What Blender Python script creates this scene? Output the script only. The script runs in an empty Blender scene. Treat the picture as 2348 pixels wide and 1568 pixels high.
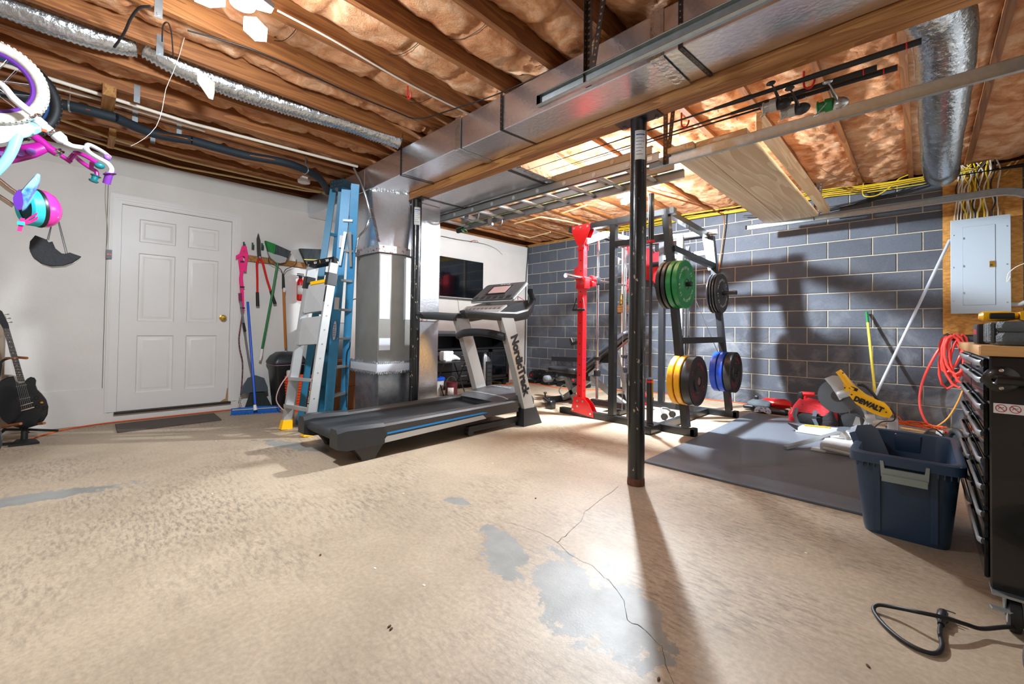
import bpy, math, random
from math import sin, cos, pi, radians, sqrt, atan2
from mathutils import Vector, Matrix, noise

V = Vector
SC = bpy.context.scene
COL = SC.collection
random.seed(7)

# ---------------------------------------------------------------- camera, world, lights, exposure
cam_data = bpy.data.cameras.new('camera')
cam = bpy.data.objects.new('camera', cam_data)
COL.objects.link(cam)
SC.camera = cam
YAW, PITCH, ROLL, FPX = .7672, .0168, .0132, 971.8
cam_data.sensor_width = 36
cam_data.sensor_fit = 'HORIZONTAL'
cam_data.lens = FPX / 2348 * 36
cam_data.shift_x = (1174 - 1176.25) / 2348
cam_data.shift_y = (739.87 - 784) / 2348
cam_data.clip_start = .02
_f = V((-sin(YAW) * cos(PITCH), cos(YAW) * cos(PITCH), sin(PITCH)))
_r = V((cos(YAW), sin(YAW), 0)); _u = _r.cross(_f)
_r2 = _r * cos(ROLL) + _u * sin(ROLL); _u2 = -_r * sin(ROLL) + _u * cos(ROLL)
M = Matrix((( _r2.x, _u2.x, -_f.x, 5.5971), (_r2.y, _u2.y, -_f.y, -6.2068), (_r2.z, _u2.z, -_f.z, .9389), (0, 0, 0, 1)))
cam.matrix_world = M

w = bpy.data.worlds.new('world'); SC.world = w
w.use_nodes = True
w.node_tree.nodes['Background'].inputs[0].default_value = (.8, .88, 1, 1)
w.node_tree.nodes['Background'].inputs[1].default_value = .2

SC.view_settings.view_transform = 'Standard'
SC.view_settings.look = 'None'
SC.view_settings.exposure = 0.3
SC.view_settings.gamma = 1
SC.view_settings.use_curve_mapping = False
SC.cycles.max_bounces = 8
SC.cycles.diffuse_bounces = 5
SC.cycles.glossy_bounces = 4
SC.cycles.use_denoising = True
SC.cycles.sample_clamp_indirect = 6

def lamp(name, loc, power, radius, col):
    d = bpy.data.lights.new(name, 'POINT'); d.energy = power; d.shadow_soft_size = radius; d.color = col
    o = bpy.data.objects.new(name, d); COL.objects.link(o); o.location = loc
    return o
LAMP1 = (3.36, -5.70, 2.33)
LAMP2 = (3.297, -2.01, 2.345)
FILL_LAMP = (4.2, -7.7, 2.30)  # added fill lamp, out of view behind the camera
lamp('ceiling_lamp_light_a', LAMP1, 55, .07, (.84, .92, 1))
ad_ = bpy.data.lights.new('lamp_panel_light', 'AREA'); ad_.shape = 'DISK'; ad_.size = .22; ad_.energy = 40; ad_.color = (.84, .92, 1)
ao_ = bpy.data.objects.new('lamp_panel_light', ad_); COL.objects.link(ao_); ao_.location = (LAMP1[0] - .02, LAMP1[1], LAMP1[2] - .03)
ao_.rotation_euler = V((-.62, -.08, -.78)).to_track_quat('-Z', 'Y').to_euler()
lamp('ceiling_lamp_light_b', (3.274,-2.159,2.345), 200, .045, (.84, .92, 1))
lamp('ceiling_lamp_light_d', (3.322,-2.086,2.305), 200, .045, (.84, .92, 1))
for p_, n_ in (((3.278,-2.157,2.34), (.3, -.35, -.9)), ((3.319,-2.089,2.3), (.25, .35, -.9))):
    d_ = bpy.data.lights.new('lamp_panel_light', 'AREA'); d_.shape = 'DISK'; d_.size = .08; d_.energy = 105; d_.color = (.84, .92, 1)
    o_ = bpy.data.objects.new('lamp_panel_light', d_); COL.objects.link(o_); o_.location = p_; o_.rotation_euler = V(n_).to_track_quat('-Z', 'Y').to_euler()
lamp('added_fill_light', FILL_LAMP, 30, .15, (.84, .92, 1))  # extra fill light, not one of the two visible ceiling lamps

# ---------------------------------------------------------------- materials
MATS = {}
def nd(nt, t, **k):
    n = nt.nodes.new(t)
    for a, b in k.items():
        if a.startswith('i_'): n.inputs[a[2:].replace('_', ' ')].default_value = b
        else: setattr(n, a, b)
    return n
def rgb(c):
    if isinstance(c, str):
        c = [int(c[i:i+2], 16) / 255 for i in (0, 2, 4)]
        c = [x / 12.92 if x <= .04045 else ((x + .055) / 1.055) ** 2.4 for x in c]
    return (c[0], c[1], c[2], 1)
def mat(name, col, rough=.5, metal=0, var=0, vscale=8, bump=0, bscale=60, col2=None, stretch=None, emit=0, coat=0, thr=None, ao=None):
    if name in MATS: return MATS[name]
    m = bpy.data.materials.new(name); m.use_nodes = True; nt = m.node_tree
    b = nt.nodes['Principled BSDF']
    b.inputs['Roughness'].default_value = rough; b.inputs['Metallic'].default_value = metal
    b.inputs['Coat Weight'].default_value = coat
    c = rgb(col); b.inputs['Base Color'].default_value = c
    L = nt.links.new
    tc = nd(nt, 'ShaderNodeTexCoord'); vec = tc.outputs['Object']
    if stretch:
        mp = nd(nt, 'ShaderNodeMapping'); mp.inputs['Scale'].default_value = stretch; L(vec, mp.inputs[0]); vec = mp.outputs[0]
    if var or col2:
        n = nd(nt, 'ShaderNodeTexNoise', i_Scale=vscale, i_Detail=6, i_Roughness=.6); L(vec, n.inputs['Vector'])
        r = nd(nt, 'ShaderNodeValToRGB')
        lo, hi = thr or (.3, .7)
        r.color_ramp.elements[0].position = lo; r.color_ramp.elements[1].position = hi
        if col2: c2 = rgb(col2)
        else: c2 = tuple(min(1, x * (1 + var)) for x in c[:3]) + (1,); c = tuple(x * (1 - var) for x in c[:3]) + (1,)
        r.color_ramp.elements[0].color = c; r.color_ramp.elements[1].color = c2
        L(n.outputs[0], r.inputs[0]); L(r.outputs[0], b.inputs['Base Color'])
    if bump:
        n2 = nd(nt, 'ShaderNodeTexNoise', i_Scale=bscale, i_Detail=4); L(vec, n2.inputs['Vector'])
        bp = nd(nt, 'ShaderNodeBump'); bp.inputs['Strength'].default_value = bump; bp.inputs['Distance'].default_value = .01
        L(n2.outputs[0], bp.inputs['Height']); L(bp.outputs[0], b.inputs['Normal'])
    if emit:
        b.inputs['Emission Color'].default_value = rgb(col); b.inputs['Emission Strength'].default_value = emit
    MATS[name] = m
    return m

def wood_mat(name, ca, cb, axis=1, scale=9, rough=.6, knots=True):
    """plank grain running along an axis (0 x, 1 y, 2 z)"""
    m = bpy.data.materials.new(name); m.use_nodes = True; nt = m.node_tree; L = nt.links.new
    b = nt.nodes['Principled BSDF']; b.inputs['Roughness'].default_value = rough
    tc = nd(nt, 'ShaderNodeTexCoord'); oi = nd(nt, 'ShaderNodeObjectInfo')
    mp = nd(nt, 'ShaderNodeMapping'); s = [1, 1, 1]; s[axis] = .07; mp.inputs['Scale'].default_value = s
    ad = nd(nt, 'ShaderNodeVectorMath', operation='ADD'); mu = nd(nt, 'ShaderNodeMath', operation='MULTIPLY'); mu.inputs[1].default_value = 17
    L(oi.outputs['Random'], mu.inputs[0]); L(tc.outputs['Object'], mp.inputs[0]); L(mp.outputs[0], ad.inputs[0]); L(mu.outputs[0], ad.inputs[1])
    n = nd(nt, 'ShaderNodeTexNoise', i_Scale=scale, i_Detail=3, i_Distortion=.6); L(ad.outputs[0], n.inputs['Vector'])
    m1 = nd(nt, 'ShaderNodeMath', operation='MULTIPLY'); m1.inputs[1].default_value = 11; L(n.outputs[0], m1.inputs[0])
    m2 = nd(nt, 'ShaderNodeMath', operation='FRACT'); L(m1.outputs[0], m2.inputs[0])
    n3 = nd(nt, 'ShaderNodeTexNoise', i_Scale=scale * 9, i_Detail=4); L(ad.outputs[0], n3.inputs['Vector'])
    mx = nd(nt, 'ShaderNodeMath', operation='MULTIPLY'); L(m2.outputs[0], mx.inputs[0]); L(n3.outputs[0], mx.inputs[1])
    r = nd(nt, 'ShaderNodeValToRGB'); r.color_ramp.elements[0].position = .05; r.color_ramp.elements[1].position = .5
    r.color_ramp.elements[0].color = rgb(ca); r.color_ramp.elements[1].color = rgb(cb)
    L(mx.outputs[0], r.inputs[0])
    hs = nd(nt, 'ShaderNodeHueSaturation'); mr = nd(nt, 'ShaderNodeMapRange'); mr.inputs[3].default_value = .8; mr.inputs[4].default_value = 1.15
    L(oi.outputs['Random'], mr.inputs[0]); L(mr.outputs[0], hs.inputs['Value']); L(r.outputs[0], hs.inputs['Color'])
    L(hs.outputs[0], b.inputs['Base Color'])
    bp = nd(nt, 'ShaderNodeBump'); bp.inputs['Strength'].default_value = .15; bp.inputs['Distance'].default_value = .005
    L(mx.outputs[0], bp.inputs['Height']); L(bp.outputs[0], b.inputs['Normal'])
    MATS[name] = m
    return m

# ---------------------------------------------------------------- mesh builder
def frame(d, up=(0, 0, 1)):
    d = V(d).normalized(); up = V(up)
    if abs(d.dot(up)) > .98: up = V((0, 1, 0)) if abs(d.y) < .9 else V((1, 0, 0))
    a = up.cross(d).normalized(); return a, d.cross(a).normalized(), d
class MB:
    def __init__(s): s.v = []; s.f = []; s.m = []; s.cur = 0
    def add(s, vs, fs):
        o = len(s.v); s.v += [tuple(x) for x in vs]; s.f += [tuple(i + o for i in f) for f in fs]; s.m += [s.cur] * len(fs); return s
    def hexa(s, p):  # 8 corners: bottom 4 ccw, top 4
        return s.add(p, [(3, 2, 1, 0), (4, 5, 6, 7), (0, 1, 5, 4), (1, 2, 6, 5), (2, 3, 7, 6), (3, 0, 4, 7)])
    def box(s, a, b):
        x0, y0, z0 = [min(a[i], b[i]) for i in range(3)]; x1, y1, z1 = [max(a[i], b[i]) for i in range(3)]
        return s.hexa([(x0, y0, z0), (x1, y0, z0), (x1, y1, z0), (x0, y1, z0), (x0, y0, z1), (x1, y0, z1), (x1, y1, z1), (x0, y1, z1)])
    def cbox(s, c, d, rot=None):
        h = [(-1, -1, -1), (1, -1, -1), (1, 1, -1), (-1, 1, -1), (-1, -1, 1), (1, -1, 1), (1, 1, 1), (-1, 1, 1)]
        p = [V((x * d[0] / 2, y * d[1] / 2, z * d[2] / 2)) for x, y, z in h]
        if rot is not None: p = [rot @ q for q in p]
        return s.hexa([q + V(c) for q in p])
    def bbox(s, a, b, r=.01):  # box with chamfered vertical and horizontal edges
        x0, y0, z0 = [min(a[i], b[i]) for i in range(3)]; x1, y1, z1 = [max(a[i], b[i]) for i in range(3)]
        def ring(z, i): return [(x0+r+i, y0+i, z), (x1-r-i, y0+i, z), (x1-i, y0+r+i, z), (x1-i, y1-r-i, z), (x1-r-i, y1-i, z), (x0+r+i, y1-i, z), (x0+i, y1-r-i, z), (x0+i, y0+r+i, z)]
        return s.loft([ring(z0, r * .6), ring(z0 + r, 0), ring(z1 - r, 0), ring(z1, r * .6)])
    def bar(s, a, b, w, h=None, up=(0, 0, 1)):  # rectangular bar, w across, h along up
        h = h or w; a = V(a); b = V(b); x, y, d = frame(b - a, up)
        q = [-x*w/2 - y*h/2, x*w/2 - y*h/2, x*w/2 + y*h/2, -x*w/2 + y*h/2]
        return s.hexa([a + t for t in q] + [b + t for t in q])
    def loft(s, rings, cap=True, close=False):
        n = len(rings[0]); vs = [p for r in rings for p in r]; fs = []
        R = len(rings)
        for i in range(R if close else R - 1):
            j = (i + 1) % R
            for k in range(n): fs.append((i*n + k, i*n + (k+1) % n, j*n + (k+1) % n, j*n + k))
        if cap and not close: fs.append(tuple(range(n - 1, -1, -1))); fs.append(tuple((R-1)*n + k for k in range(n)))
        return s.add(vs, fs)
    def tube(s, pts, r, n=8, cap=True, smooth=0, closed=False, flat=None, up=(0, 0, 1)):
        pts = [V(p) for p in pts]
        rr = list(r) if isinstance(r, (list, tuple)) else [r] * len(pts)
        if smooth:
            P = []; Q = []; m = len(pts); rng = range(m if closed else m - 1)
            for i in rng:
                g = lambda k: pts[k % m] if closed else pts[max(0, min(m - 1, k))]
                p0, p1, p2, p3 = g(i-1), g(i), g(i+1), g(i+2)
                for k in range(smooth):
                    t = k / smooth
                    P.append(.5 * ((2*p1) + (p2-p0)*t + (2*p0-5*p1+4*p2-p3)*t*t + (3*p1-p0-3*p2+p3)*t*t*t)); Q.append(rr[i % m]*(1-t) + rr[(i+1) % m]*t)
            if not closed: P.append(pts[-1]); Q.append(rr[-1])
            pts, rr = P, Q
        m = len(pts); rings = []; prev = None
        for i, p in enumerate(pts):
            if closed: d = pts[(i+1) % m] - pts[i-1]
            else: d = pts[min(i+1, m-1)] - pts[max(i-1, 0)]
            if d.length < 1e-9: d = V((0, 0, 1))
            if prev is None: x, y, d = frame(d, up)
            else:
                d.normalize(); x = prev - d * prev.dot(d)
                if x.length < 1e-6: x, y, d = frame(d, up)
                x.normalize(); y = d.cross(x)
            prev = x
            fl = flat or 1
            rings.append([p + x * rr[i] * cos(2*pi*k/n + pi/n) + y * rr[i] * fl * sin(2*pi*k/n + pi/n) for k in range(n)])
        return s.loft(rings, cap, closed)
    def cyl(s, a, b, r, n=16, r2=None): return s.tube([a, b], [r, r if r2 is None else r2], n)
    def ring(s, c, ax, R, r, n=32, k=8, e=1.0):  # torus
        x, y, d = frame(ax); return s.tube([V(c) + x*R*cos(2*pi*i/n) + y*R*e*sin(2*pi*i/n) for i in range(n)], r, k, closed=True)
    def lathe(s, c, ax, prof, n=24):  # prof: (radius, height along ax)
        x, y, d = frame(ax); c = V(c)
        rings = [[c + d*h + (x*cos(2*pi*k/n) + y*sin(2*pi*k/n)) * max(r, 1e-4) for k in range(n)] for r, h in prof]
        return s.loft(rings)
    def ell(s, c, r, n=16, m=10, rot=None):
        rings = []
        for j in range(1, m):
            t = pi * j / m; rg = []
            for k in range(n):
                p = V((r[0]*sin(t)*cos(2*pi*k/n), r[1]*sin(t)*sin(2*pi*k/n), -r[2]*cos(t)))
                if rot is not None: p = rot @ p
                rg.append(p + V(c))
            rings.append(rg)
        return s.loft(rings)
    def prism(s, pts, off, cap=True):  # pts: 3D outline, off: extrusion vector
        off = V(off); a = [V(p) for p in pts]; return s.loft([a, [p + off for p in a]], cap)
    def plane(s, o, u, v, pts, off):  # 2D outline in (u,v) at o, extruded by off
        o = V(o); u = V(u); v = V(v); return s.prism([o + u*a + v*b for a, b in pts], off)
    def strip(s, pts, wvec, t=.002):  # ribbon following pts, width vector, thickness
        wv = V(wvec) / 2; P = [V(p) for p in pts]; rings = []
        for i, p in enumerate(P):
            d = (P[min(i+1, len(P)-1)] - P[max(i-1, 0)]).normalized(); nrm = d.cross(wv).normalized() * t/2
            rings.append([p - wv - nrm, p + wv - nrm, p + wv + nrm, p - wv + nrm])
        return s.loft(rings)

CUR = {'root': None, 'loc': V((0, 0, 0))}
def build(name, mb, mats, parent=None, smooth=None, loc=None, top=False):
    me = bpy.data.meshes.new(name)
    L = V(loc) if loc is not None else V((0, 0, 0))
    if parent is not None:
        L = V(parent.get('_o', (0, 0, 0)))
    me.from_pydata([tuple(V(p) - L) for p in mb.v], [], mb.f)
    ms = mats if isinstance(mats, (list, tuple)) else [mats]
    for m in ms: me.materials.append(MATS[m] if isinstance(m, str) else m)
    if len(ms) > 1: me.polygons.foreach_set('material_index', mb.m)
    me.update()
    import bmesh
    bm = bmesh.new(); bm.from_mesh(me); bmesh.ops.recalc_face_normals(bm, faces=bm.faces); bm.to_mesh(me); bm.free()
    if smooth is None or smooth:
        me.shade_smooth(); me.set_sharp_from_angle(angle=radians(35 if smooth is None else smooth))
    o = bpy.data.objects.new(name, me); COL.objects.link(o)
    o.location = L if parent is None else (0, 0, 0)
    o['_o'] = tuple(L)
    if parent is not None: o.parent = parent
    return o
def thing(name, label, cat, loc, group=None):
    o = bpy.data.objects.new(name, None); COL.objects.link(o); o.empty_display_size = .05
    o.location = loc; o['_o'] = tuple(loc); tag(o, label, cat, group); return o
def tag(o, label, cat, group=None):
    o['label'] = label; o['category'] = cat
    if group: o['group'] = group
    return o
def solo(name, label, cat, mb, m, loc=None, group=None, smooth=None):
    if loc is None:
        n = len(mb.v); loc = (sum(p[0] for p in mb.v)/n, sum(p[1] for p in mb.v)/n, min(p[2] for p in mb.v))
    return tag(build(name, mb, m, None, smooth, loc), label, cat, group)
def struct(name, mb, m, parent=None, smooth=None):
    o = build(name, mb, m, parent, smooth)
    if parent is None: o['kind'] = 'structure'
    return o
def part(name, mb, m, parent, label=None, smooth=None):
    o = build(name, mb, m, parent, smooth)
    if label: o['label'] = label
    return o
def text(name, s, size, origin, xdir, ydir, m, parent, ext=.0008, align='CENTER', sx=1.0, bold=0):
    """flat lettering lying on a surface: xdir reading direction, ydir up"""
    cu = bpy.data.curves.new('lettering', 'FONT'); cu.body = s; cu.size = size; cu.align_x = align; cu.align_y = 'CENTER'
    cu.extrude = ext; cu.resolution_u = 3; cu.offset = bold
    t = bpy.data.objects.new('t', cu); COL.objects.link(t)
    dg = bpy.context.evaluated_depsgraph_get(); dg.update()
    me = bpy.data.meshes.new_from_object(t.evaluated_get(dg)); bpy.data.objects.remove(t)
    x = V(xdir).normalized(); y = V(ydir); y = (y - x*y.dot(x)).normalized(); z = x.cross(y)
    L = V(parent.get('_o', (0, 0, 0))) if parent else V((0, 0, 0))
    o3 = V(origin) - L
    me.transform(Matrix(((x.x*sx, y.x, z.x, o3.x), (x.y*sx, y.y, z.y, o3.y), (x.z*sx, y.z, z.z, o3.z), (0, 0, 0, 1))))
    me.materials.clear(); me.materials.append(MATS[m]); me.name = name
    o = bpy.data.objects.new(name, me); COL.objects.link(o); o.parent = parent; o['_o'] = tuple(L)
    return o
def copy_tree(o, dloc, parent=None, label=None):
    c = o.copy(); COL.objects.link(c)
    if parent is None: c.location = V(o.location) + V(dloc)
    else: c.parent = parent
    if label: c['label'] = label
    for ch in [x for x in o.children]: copy_tree(ch, dloc, c)
    return c
def arc(c, u, v, r, a0, a1, n=12):
    c = V(c); u = V(u); v = V(v); return [c + u*r*cos(radians(a0 + (a1-a0)*i/n)) + v*r*sin(radians(a0 + (a1-a0)*i/n)) for i in range(n + 1)]
def lerp(a, b, t): return V(a) * (1 - t) + V(b) * t

# common materials
mat('white_paint', 'd9d6d0', .55, var=.04, vscale=3, bump=.08, bscale=40)
mat('door_white', 'dcdad6', .4, var=.03, vscale=2)
mat('black_plastic', '17191b', .38, var=.15, vscale=20)
mat('black_metal', '16181a', .32, metal=.0, var=.2, vscale=14, coat=.3)
mat('black_rubber', '141517', .6, var=.2, vscale=30)
mat('dark_grey_plastic', '2c2f33', .42, var=.1)
mat('grey_plastic', '6b7074', .4)
mat('light_grey', 'a9abab', .35, var=.04)
mat('silver_plastic', 'b9b8b4', .3, metal=.25)
mat('steel', 'b9bdc0', .28, metal=1, var=.08)
mat('chrome', 'd5d8da', .1, metal=1)
mat('galvanised', 'a8b2b6', .38, metal=.85, var=.12, vscale=25)
mat('dark_steel', '4a4340', .45, metal=.8, var=.2, vscale=20)
mat('aluminium', 'b4b8ba', .35, metal=.75, var=.06, vscale=10)
mat('red_paint', 'd01318', .28, coat=.3)
mat('red_plastic', 'c8191c', .4)
mat('red_cloth', 'b41421', .8, var=.15, bump=.3)
mat('black_cloth', '1a1b1e', .85, var=.2, bump=.3)
mat('yellow_plastic', 'f0b40c', .35)
mat('yellow_stick', 'e8d74a', .4)
mat('blue_plastic', '1a55c8', .35)
mat('green_plastic', '16753a', .4)
mat('orange_plastic', 'e8501a', .4)
mat('orange_cable', 'd8571c', .5)
mat('coral_hose', 'ec4a40', .4)
mat('copper', 'b8713f', .3, metal=.9)
mat('brass', 'c9a24a', .25, metal=1)
mat('white_plastic', 'e6e6e2', .4)
mat('cream_pipe', 'd9bd88', .45)
mat('white_pipe', 'd8cfc0', .45)
mat('yellow_cable', 'd9bd18', .5)
mat('black_cable', '121316', .5)
mat('white_cable', 'cfc8ba', .5)
mat('cardboard', '9a6b42', .85, var=.1)
mat('label_white', 'dcdcd8', .6)
mat('ink_black', '101114', .6)
mat('ink_red', 'b3202a', .6)
mat('ink_blue', '1f4fa0', .6)
mat('glass_dark', '060b10', .08, coat=.5)
# ================================================================ THE SETTING
# ---- floor
def floor_mat():
    m = bpy.data.materials.new('concrete_floor'); m.use_nodes = True; nt = m.node_tree; L = nt.links.new
    b = nt.nodes['Principled BSDF']; tc = nd(nt, 'ShaderNodeTexCoord'); P = tc.outputs['Object']
    def noise_(scale, det=6, dis=0, vec=P, rough=.6):
        n = nd(nt, 'ShaderNodeTexNoise', i_Scale=scale, i_Detail=det, i_Distortion=dis, i_Roughness=rough); L(vec, n.inputs['Vector']); return n.outputs[0]
    def ramp(x, a, b_, ca, cb):
        r = nd(nt, 'ShaderNodeValToRGB'); r.color_ramp.elements[0].position = a; r.color_ramp.elements[1].position = b_
        r.color_ramp.elements[0].color = rgb(ca); r.color_ramp.elements[1].color = rgb(cb); L(x, r.inputs[0]); return r.outputs[0]
    def mix(f, a, b_, blend='MIX'):
        x = nd(nt, 'ShaderNodeMix', data_type='RGBA', blend_type=blend)
        if isinstance(f, float): x.inputs[0].default_value = f
        else: L(f, x.inputs[0])
        for s, q in ((6, a), (7, b_)):
            if isinstance(q, str): x.inputs[s].default_value = rgb(q)
            else: L(q, x.inputs[s])
        return x.outputs[2]
    def math_(op, a, b_):
        x = nd(nt, 'ShaderNodeMath', operation=op)
        for i, q in enumerate((a, b_)):
            if isinstance(q, (int, float)): x.inputs[i].default_value = q
            else: L(q, x.inputs[i])
        return x.outputs[0]
    base = mix(ramp(noise_(1.3, 5, .5), .35, .65, '000000', 'ffffff'), 'a8967e', 'bfac93')
    fine = ramp(noise_(60, 8), .3, .75, 'a0a0a0', 'ffffff')
    base = mix(.45, base, fine, 'MULTIPLY')
    # brown-grey dirt in streaky clouds
    mp = nd(nt, 'ShaderNodeMapping'); mp.inputs['Scale'].default_value = (1.6, 6, 1); mp.inputs['Rotation'].default_value = (0, 0, .9); L(P, mp.inputs[0])
    dirt = math_('MULTIPLY', ramp(noise_(1.1, 4), .42, .62, '000000', 'ffffff'), ramp(noise_(9, 9, 0, mp.outputs[0], .75), .46, .62, '000000', 'ffffff'))
    base = mix(math_('MULTIPLY', dirt, .8), base, '61574b')
    # scratches
    mp2 = nd(nt, 'ShaderNodeMapping'); mp2.inputs['Scale'].default_value = (4, 90, 1); mp2.inputs['Rotation'].default_value = (0, 0, .4); L(P, mp2.inputs[0])
    scr = math_('MULTIPLY', ramp(noise_(1, 3, 0, mp2.outputs[0]), .62, .66, '000000', 'ffffff'), ramp(noise_(1.7, 3), .52, .62, '000000', 'ffffff'))
    base = mix(math_('MULTIPLY', scr, .45), base, '5d5348')
    # bare grey patches where the paint wore away: (x, y, radius along, radius across, angle)
    tot = None
    for (x, y, ra, rb, an) in PATCHES:
        mp3 = nd(nt, 'ShaderNodeMapping', vector_type='TEXTURE'); mp3.inputs['Location'].default_value = (x, y, 0); mp3.inputs['Rotation'].default_value = (0, 0, an)
        mp3.inputs['Scale'].default_value = (ra, rb, 1); L(P, mp3.inputs[0])
        ln = nd(nt, 'ShaderNodeVectorMath', operation='LENGTH'); L(mp3.outputs[0], ln.inputs[0])
        d = math_('SUBTRACT', 1.0, ln.outputs['Value']); d = math_('MAXIMUM', d, -1.0)
        tot = d if tot is None else math_('MAXIMUM', tot, d)
    edge = math_('ADD', tot, math_('MULTIPLY', math_('SUBTRACT', noise_(7, 10, .3, P, .75), .5), 2.6))
    pm = ramp(edge, .08, .16, '000000', 'ffffff')
    grey = mix(ramp(noise_(4, 5), .35, .65, '000000', 'ffffff'), '6d706c', '8a8c88')
    base = mix(math_('MULTIPLY', pm, .9), base, grey)
    L(base, b.inputs['Base Color'])
    rr = nd(nt, 'ShaderNodeMapRange'); rr.inputs[3].default_value = .38; rr.inputs[4].default_value = .62; L(noise_(5, 6), rr.inputs[0]); L(rr.outputs[0], b.inputs['Roughness'])
    bp = nd(nt, 'ShaderNodeBump'); bp.inputs['Strength'].default_value = .15; bp.inputs['Distance'].default_value = .004
    L(noise_(120, 8), bp.inputs['Height']); L(bp.outputs[0], b.inputs['Normal'])
    MATS['concrete_floor'] = m
PATCHES = [(4.93, -4.72, .62, .2, 1.0)]
_pp = [(4.303,-4.917,0),(4.667,-4.941,0),(4.864,-4.913,0),(4.965,-4.929,0),(2.037,-4.962,0),(3.778,-4.733,0),(2.136,-6.423,0),(5.322,-4.572,0),(5.477,-4.161,0)]
PATCHES = [(_pp[0][0], _pp[0][1], .22, .10, -.5), (_pp[1][0], _pp[1][1], .30, .13, -.75), (_pp[2][0], _pp[2][1], .26, .13, -.8), (_pp[3][0], _pp[3][1], .16, .08, -.9),
           (_pp[4][0], _pp[4][1], .40, .09, 0.4), (_pp[5][0], _pp[5][1], .1, .05, .2), (_pp[6][0], _pp[6][1], .5, .1, 1.4)]
floor_mat()
RX0, RX1, RY0, RY1 = 0.0, 6.55, -8.2, 0.0
ZT = 2.575   # top of the masonry
b = MB(); b.box((-.3, RY0 - .3, -.2), (RX1 + .3, .3, 0)); FLOOR = struct('floor', b, 'concrete_floor', smooth=0)
# cracks and crumbs of the floor
def crack(pts, w0):
    b = MB(); P = [V(p) for p in pts]; out = []
    for i in range(len(P) - 1):
        for k in range(8):
            t = k / 8; q = lerp(P[i], P[i+1], t); j = noise.noise(V((q.x*30, q.y*30, 3))) * .012; out.append(V((q.x + j, q.y - j, .0004)))
    out.append(P[-1]); vs = []; fs = []
    for i, q in enumerate(out):
        d = (out[min(i+1, len(out)-1)] - out[max(0, i-1)]).normalized(); n = V((-d.y, d.x, 0)) * w0 * (.4 + abs(noise.noise(q*20)) * 1.4)
        vs += [q - n + V((0, 0, .0006)), q + n + V((0, 0, .0006))]
        if i: fs.append((2*i-2, 2*i-1, 2*i+1, 2*i))
    b.add(vs, fs); return b
mat('crack_dark', '4b4a40', .9)
part('crack', crack([(4.273,-3.896,0),(4.34,-4.353,0),(4.386,-4.45,0),(4.418,-4.607,0),(4.431,-4.698,0),(4.545,-4.747,0),(4.655,-4.752,0),(4.758,-4.792,0),(4.845,-4.85,0),(4.904,-4.933,0),(4.97,-4.938,0),(5.041,-4.97,-0),(5.081,-5.034,0),(5.119,-5.074,0)], .0011), 'crack_dark', FLOOR)
part('crack', crack([(4.149,-4.712,-0),(4.228,-4.697,0),(4.341,-4.686,0),(4.431,-4.698,0)], .0007), 'crack_dark', FLOOR)
mat('crumb_white', 'e8e8e4', .8); mat('crumb_brown', '54301c', .8)
b = MB()
for p in [(4.057,-5.368,0),(4.284,-5.296,0),(2.739,-5.647,0),(1.253,-5.316,0),(5.239,-4.009,0),(3.471,-4.882,0),(1.45,-5.377,0),(3.069,-2.867,-0),(3.426,-4.14,0)]: b.ell((p[0], p[1], .001), (.007, .004, .0012), 8, 4)
o = part('paint_chips', b, 'crumb_white', FLOOR); o['kind'] = 'stuff'
b = MB()
for p in [(3.812,-5.48,0),(4.39,-5.497,-0),(4.404,-5.499,-0),(5.084,-5.09,0),(4.045,-4.397,0),(5.486,-4.626,-0)]: b.ell((p[0], p[1], .002), (.008, .004, .003), 8, 4, Matrix.Rotation(p[0]*9, 3, 'Z'))
o = part('dirt_crumbs', b, 'crumb_brown', FLOOR); o['kind'] = 'stuff'

# ---- white foundation wall on the left, with the lower recessed band and the bevelled ledge
DY0, DY1, DZ0, DZ1 = -5.90, -4.99, .10, 2.11
b = MB()
b.box((-.25, RY0, 0), (0, DY0 - .03, ZT - .19)); b.box((-.25, DY1 + .03, 0), (0, .25, ZT - .19)); b.box((-.25, DY0 - .03, DZ1 + .03), (0, DY1 + .03, ZT - .19)); b.box((-.25, DY0 - .03, 0), (0, DY1 + .03, .075))
# ledge: the upper course leans in
b.hexa([(-.25, RY0, ZT-.19), (.0, RY0, ZT-.19), (.0, .25, ZT-.19), (-.25, .25, ZT-.19), (-.25, RY0, ZT), (-.035, RY0, ZT), (-.035, .25, ZT), (-.25, .25, ZT)])
WL = struct('wall_left', b, 'white_paint')
b = MB(); b.box((0, RY0, 0), (.012, DY0 - .12, .33)); b.box((0, DY0 - .12, 0), (.012, DY1 + .1, .098)); b.box((0, DY1 + .1, 0), (.012, -4.16, .2)); struct('baseboard_left', b, 'white_paint')
b = MB(); b.box((.0, -6.0055, .335), (.004, -6.002, 2.37)); struct('trim_4', b, 'crack_dark')

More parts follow.
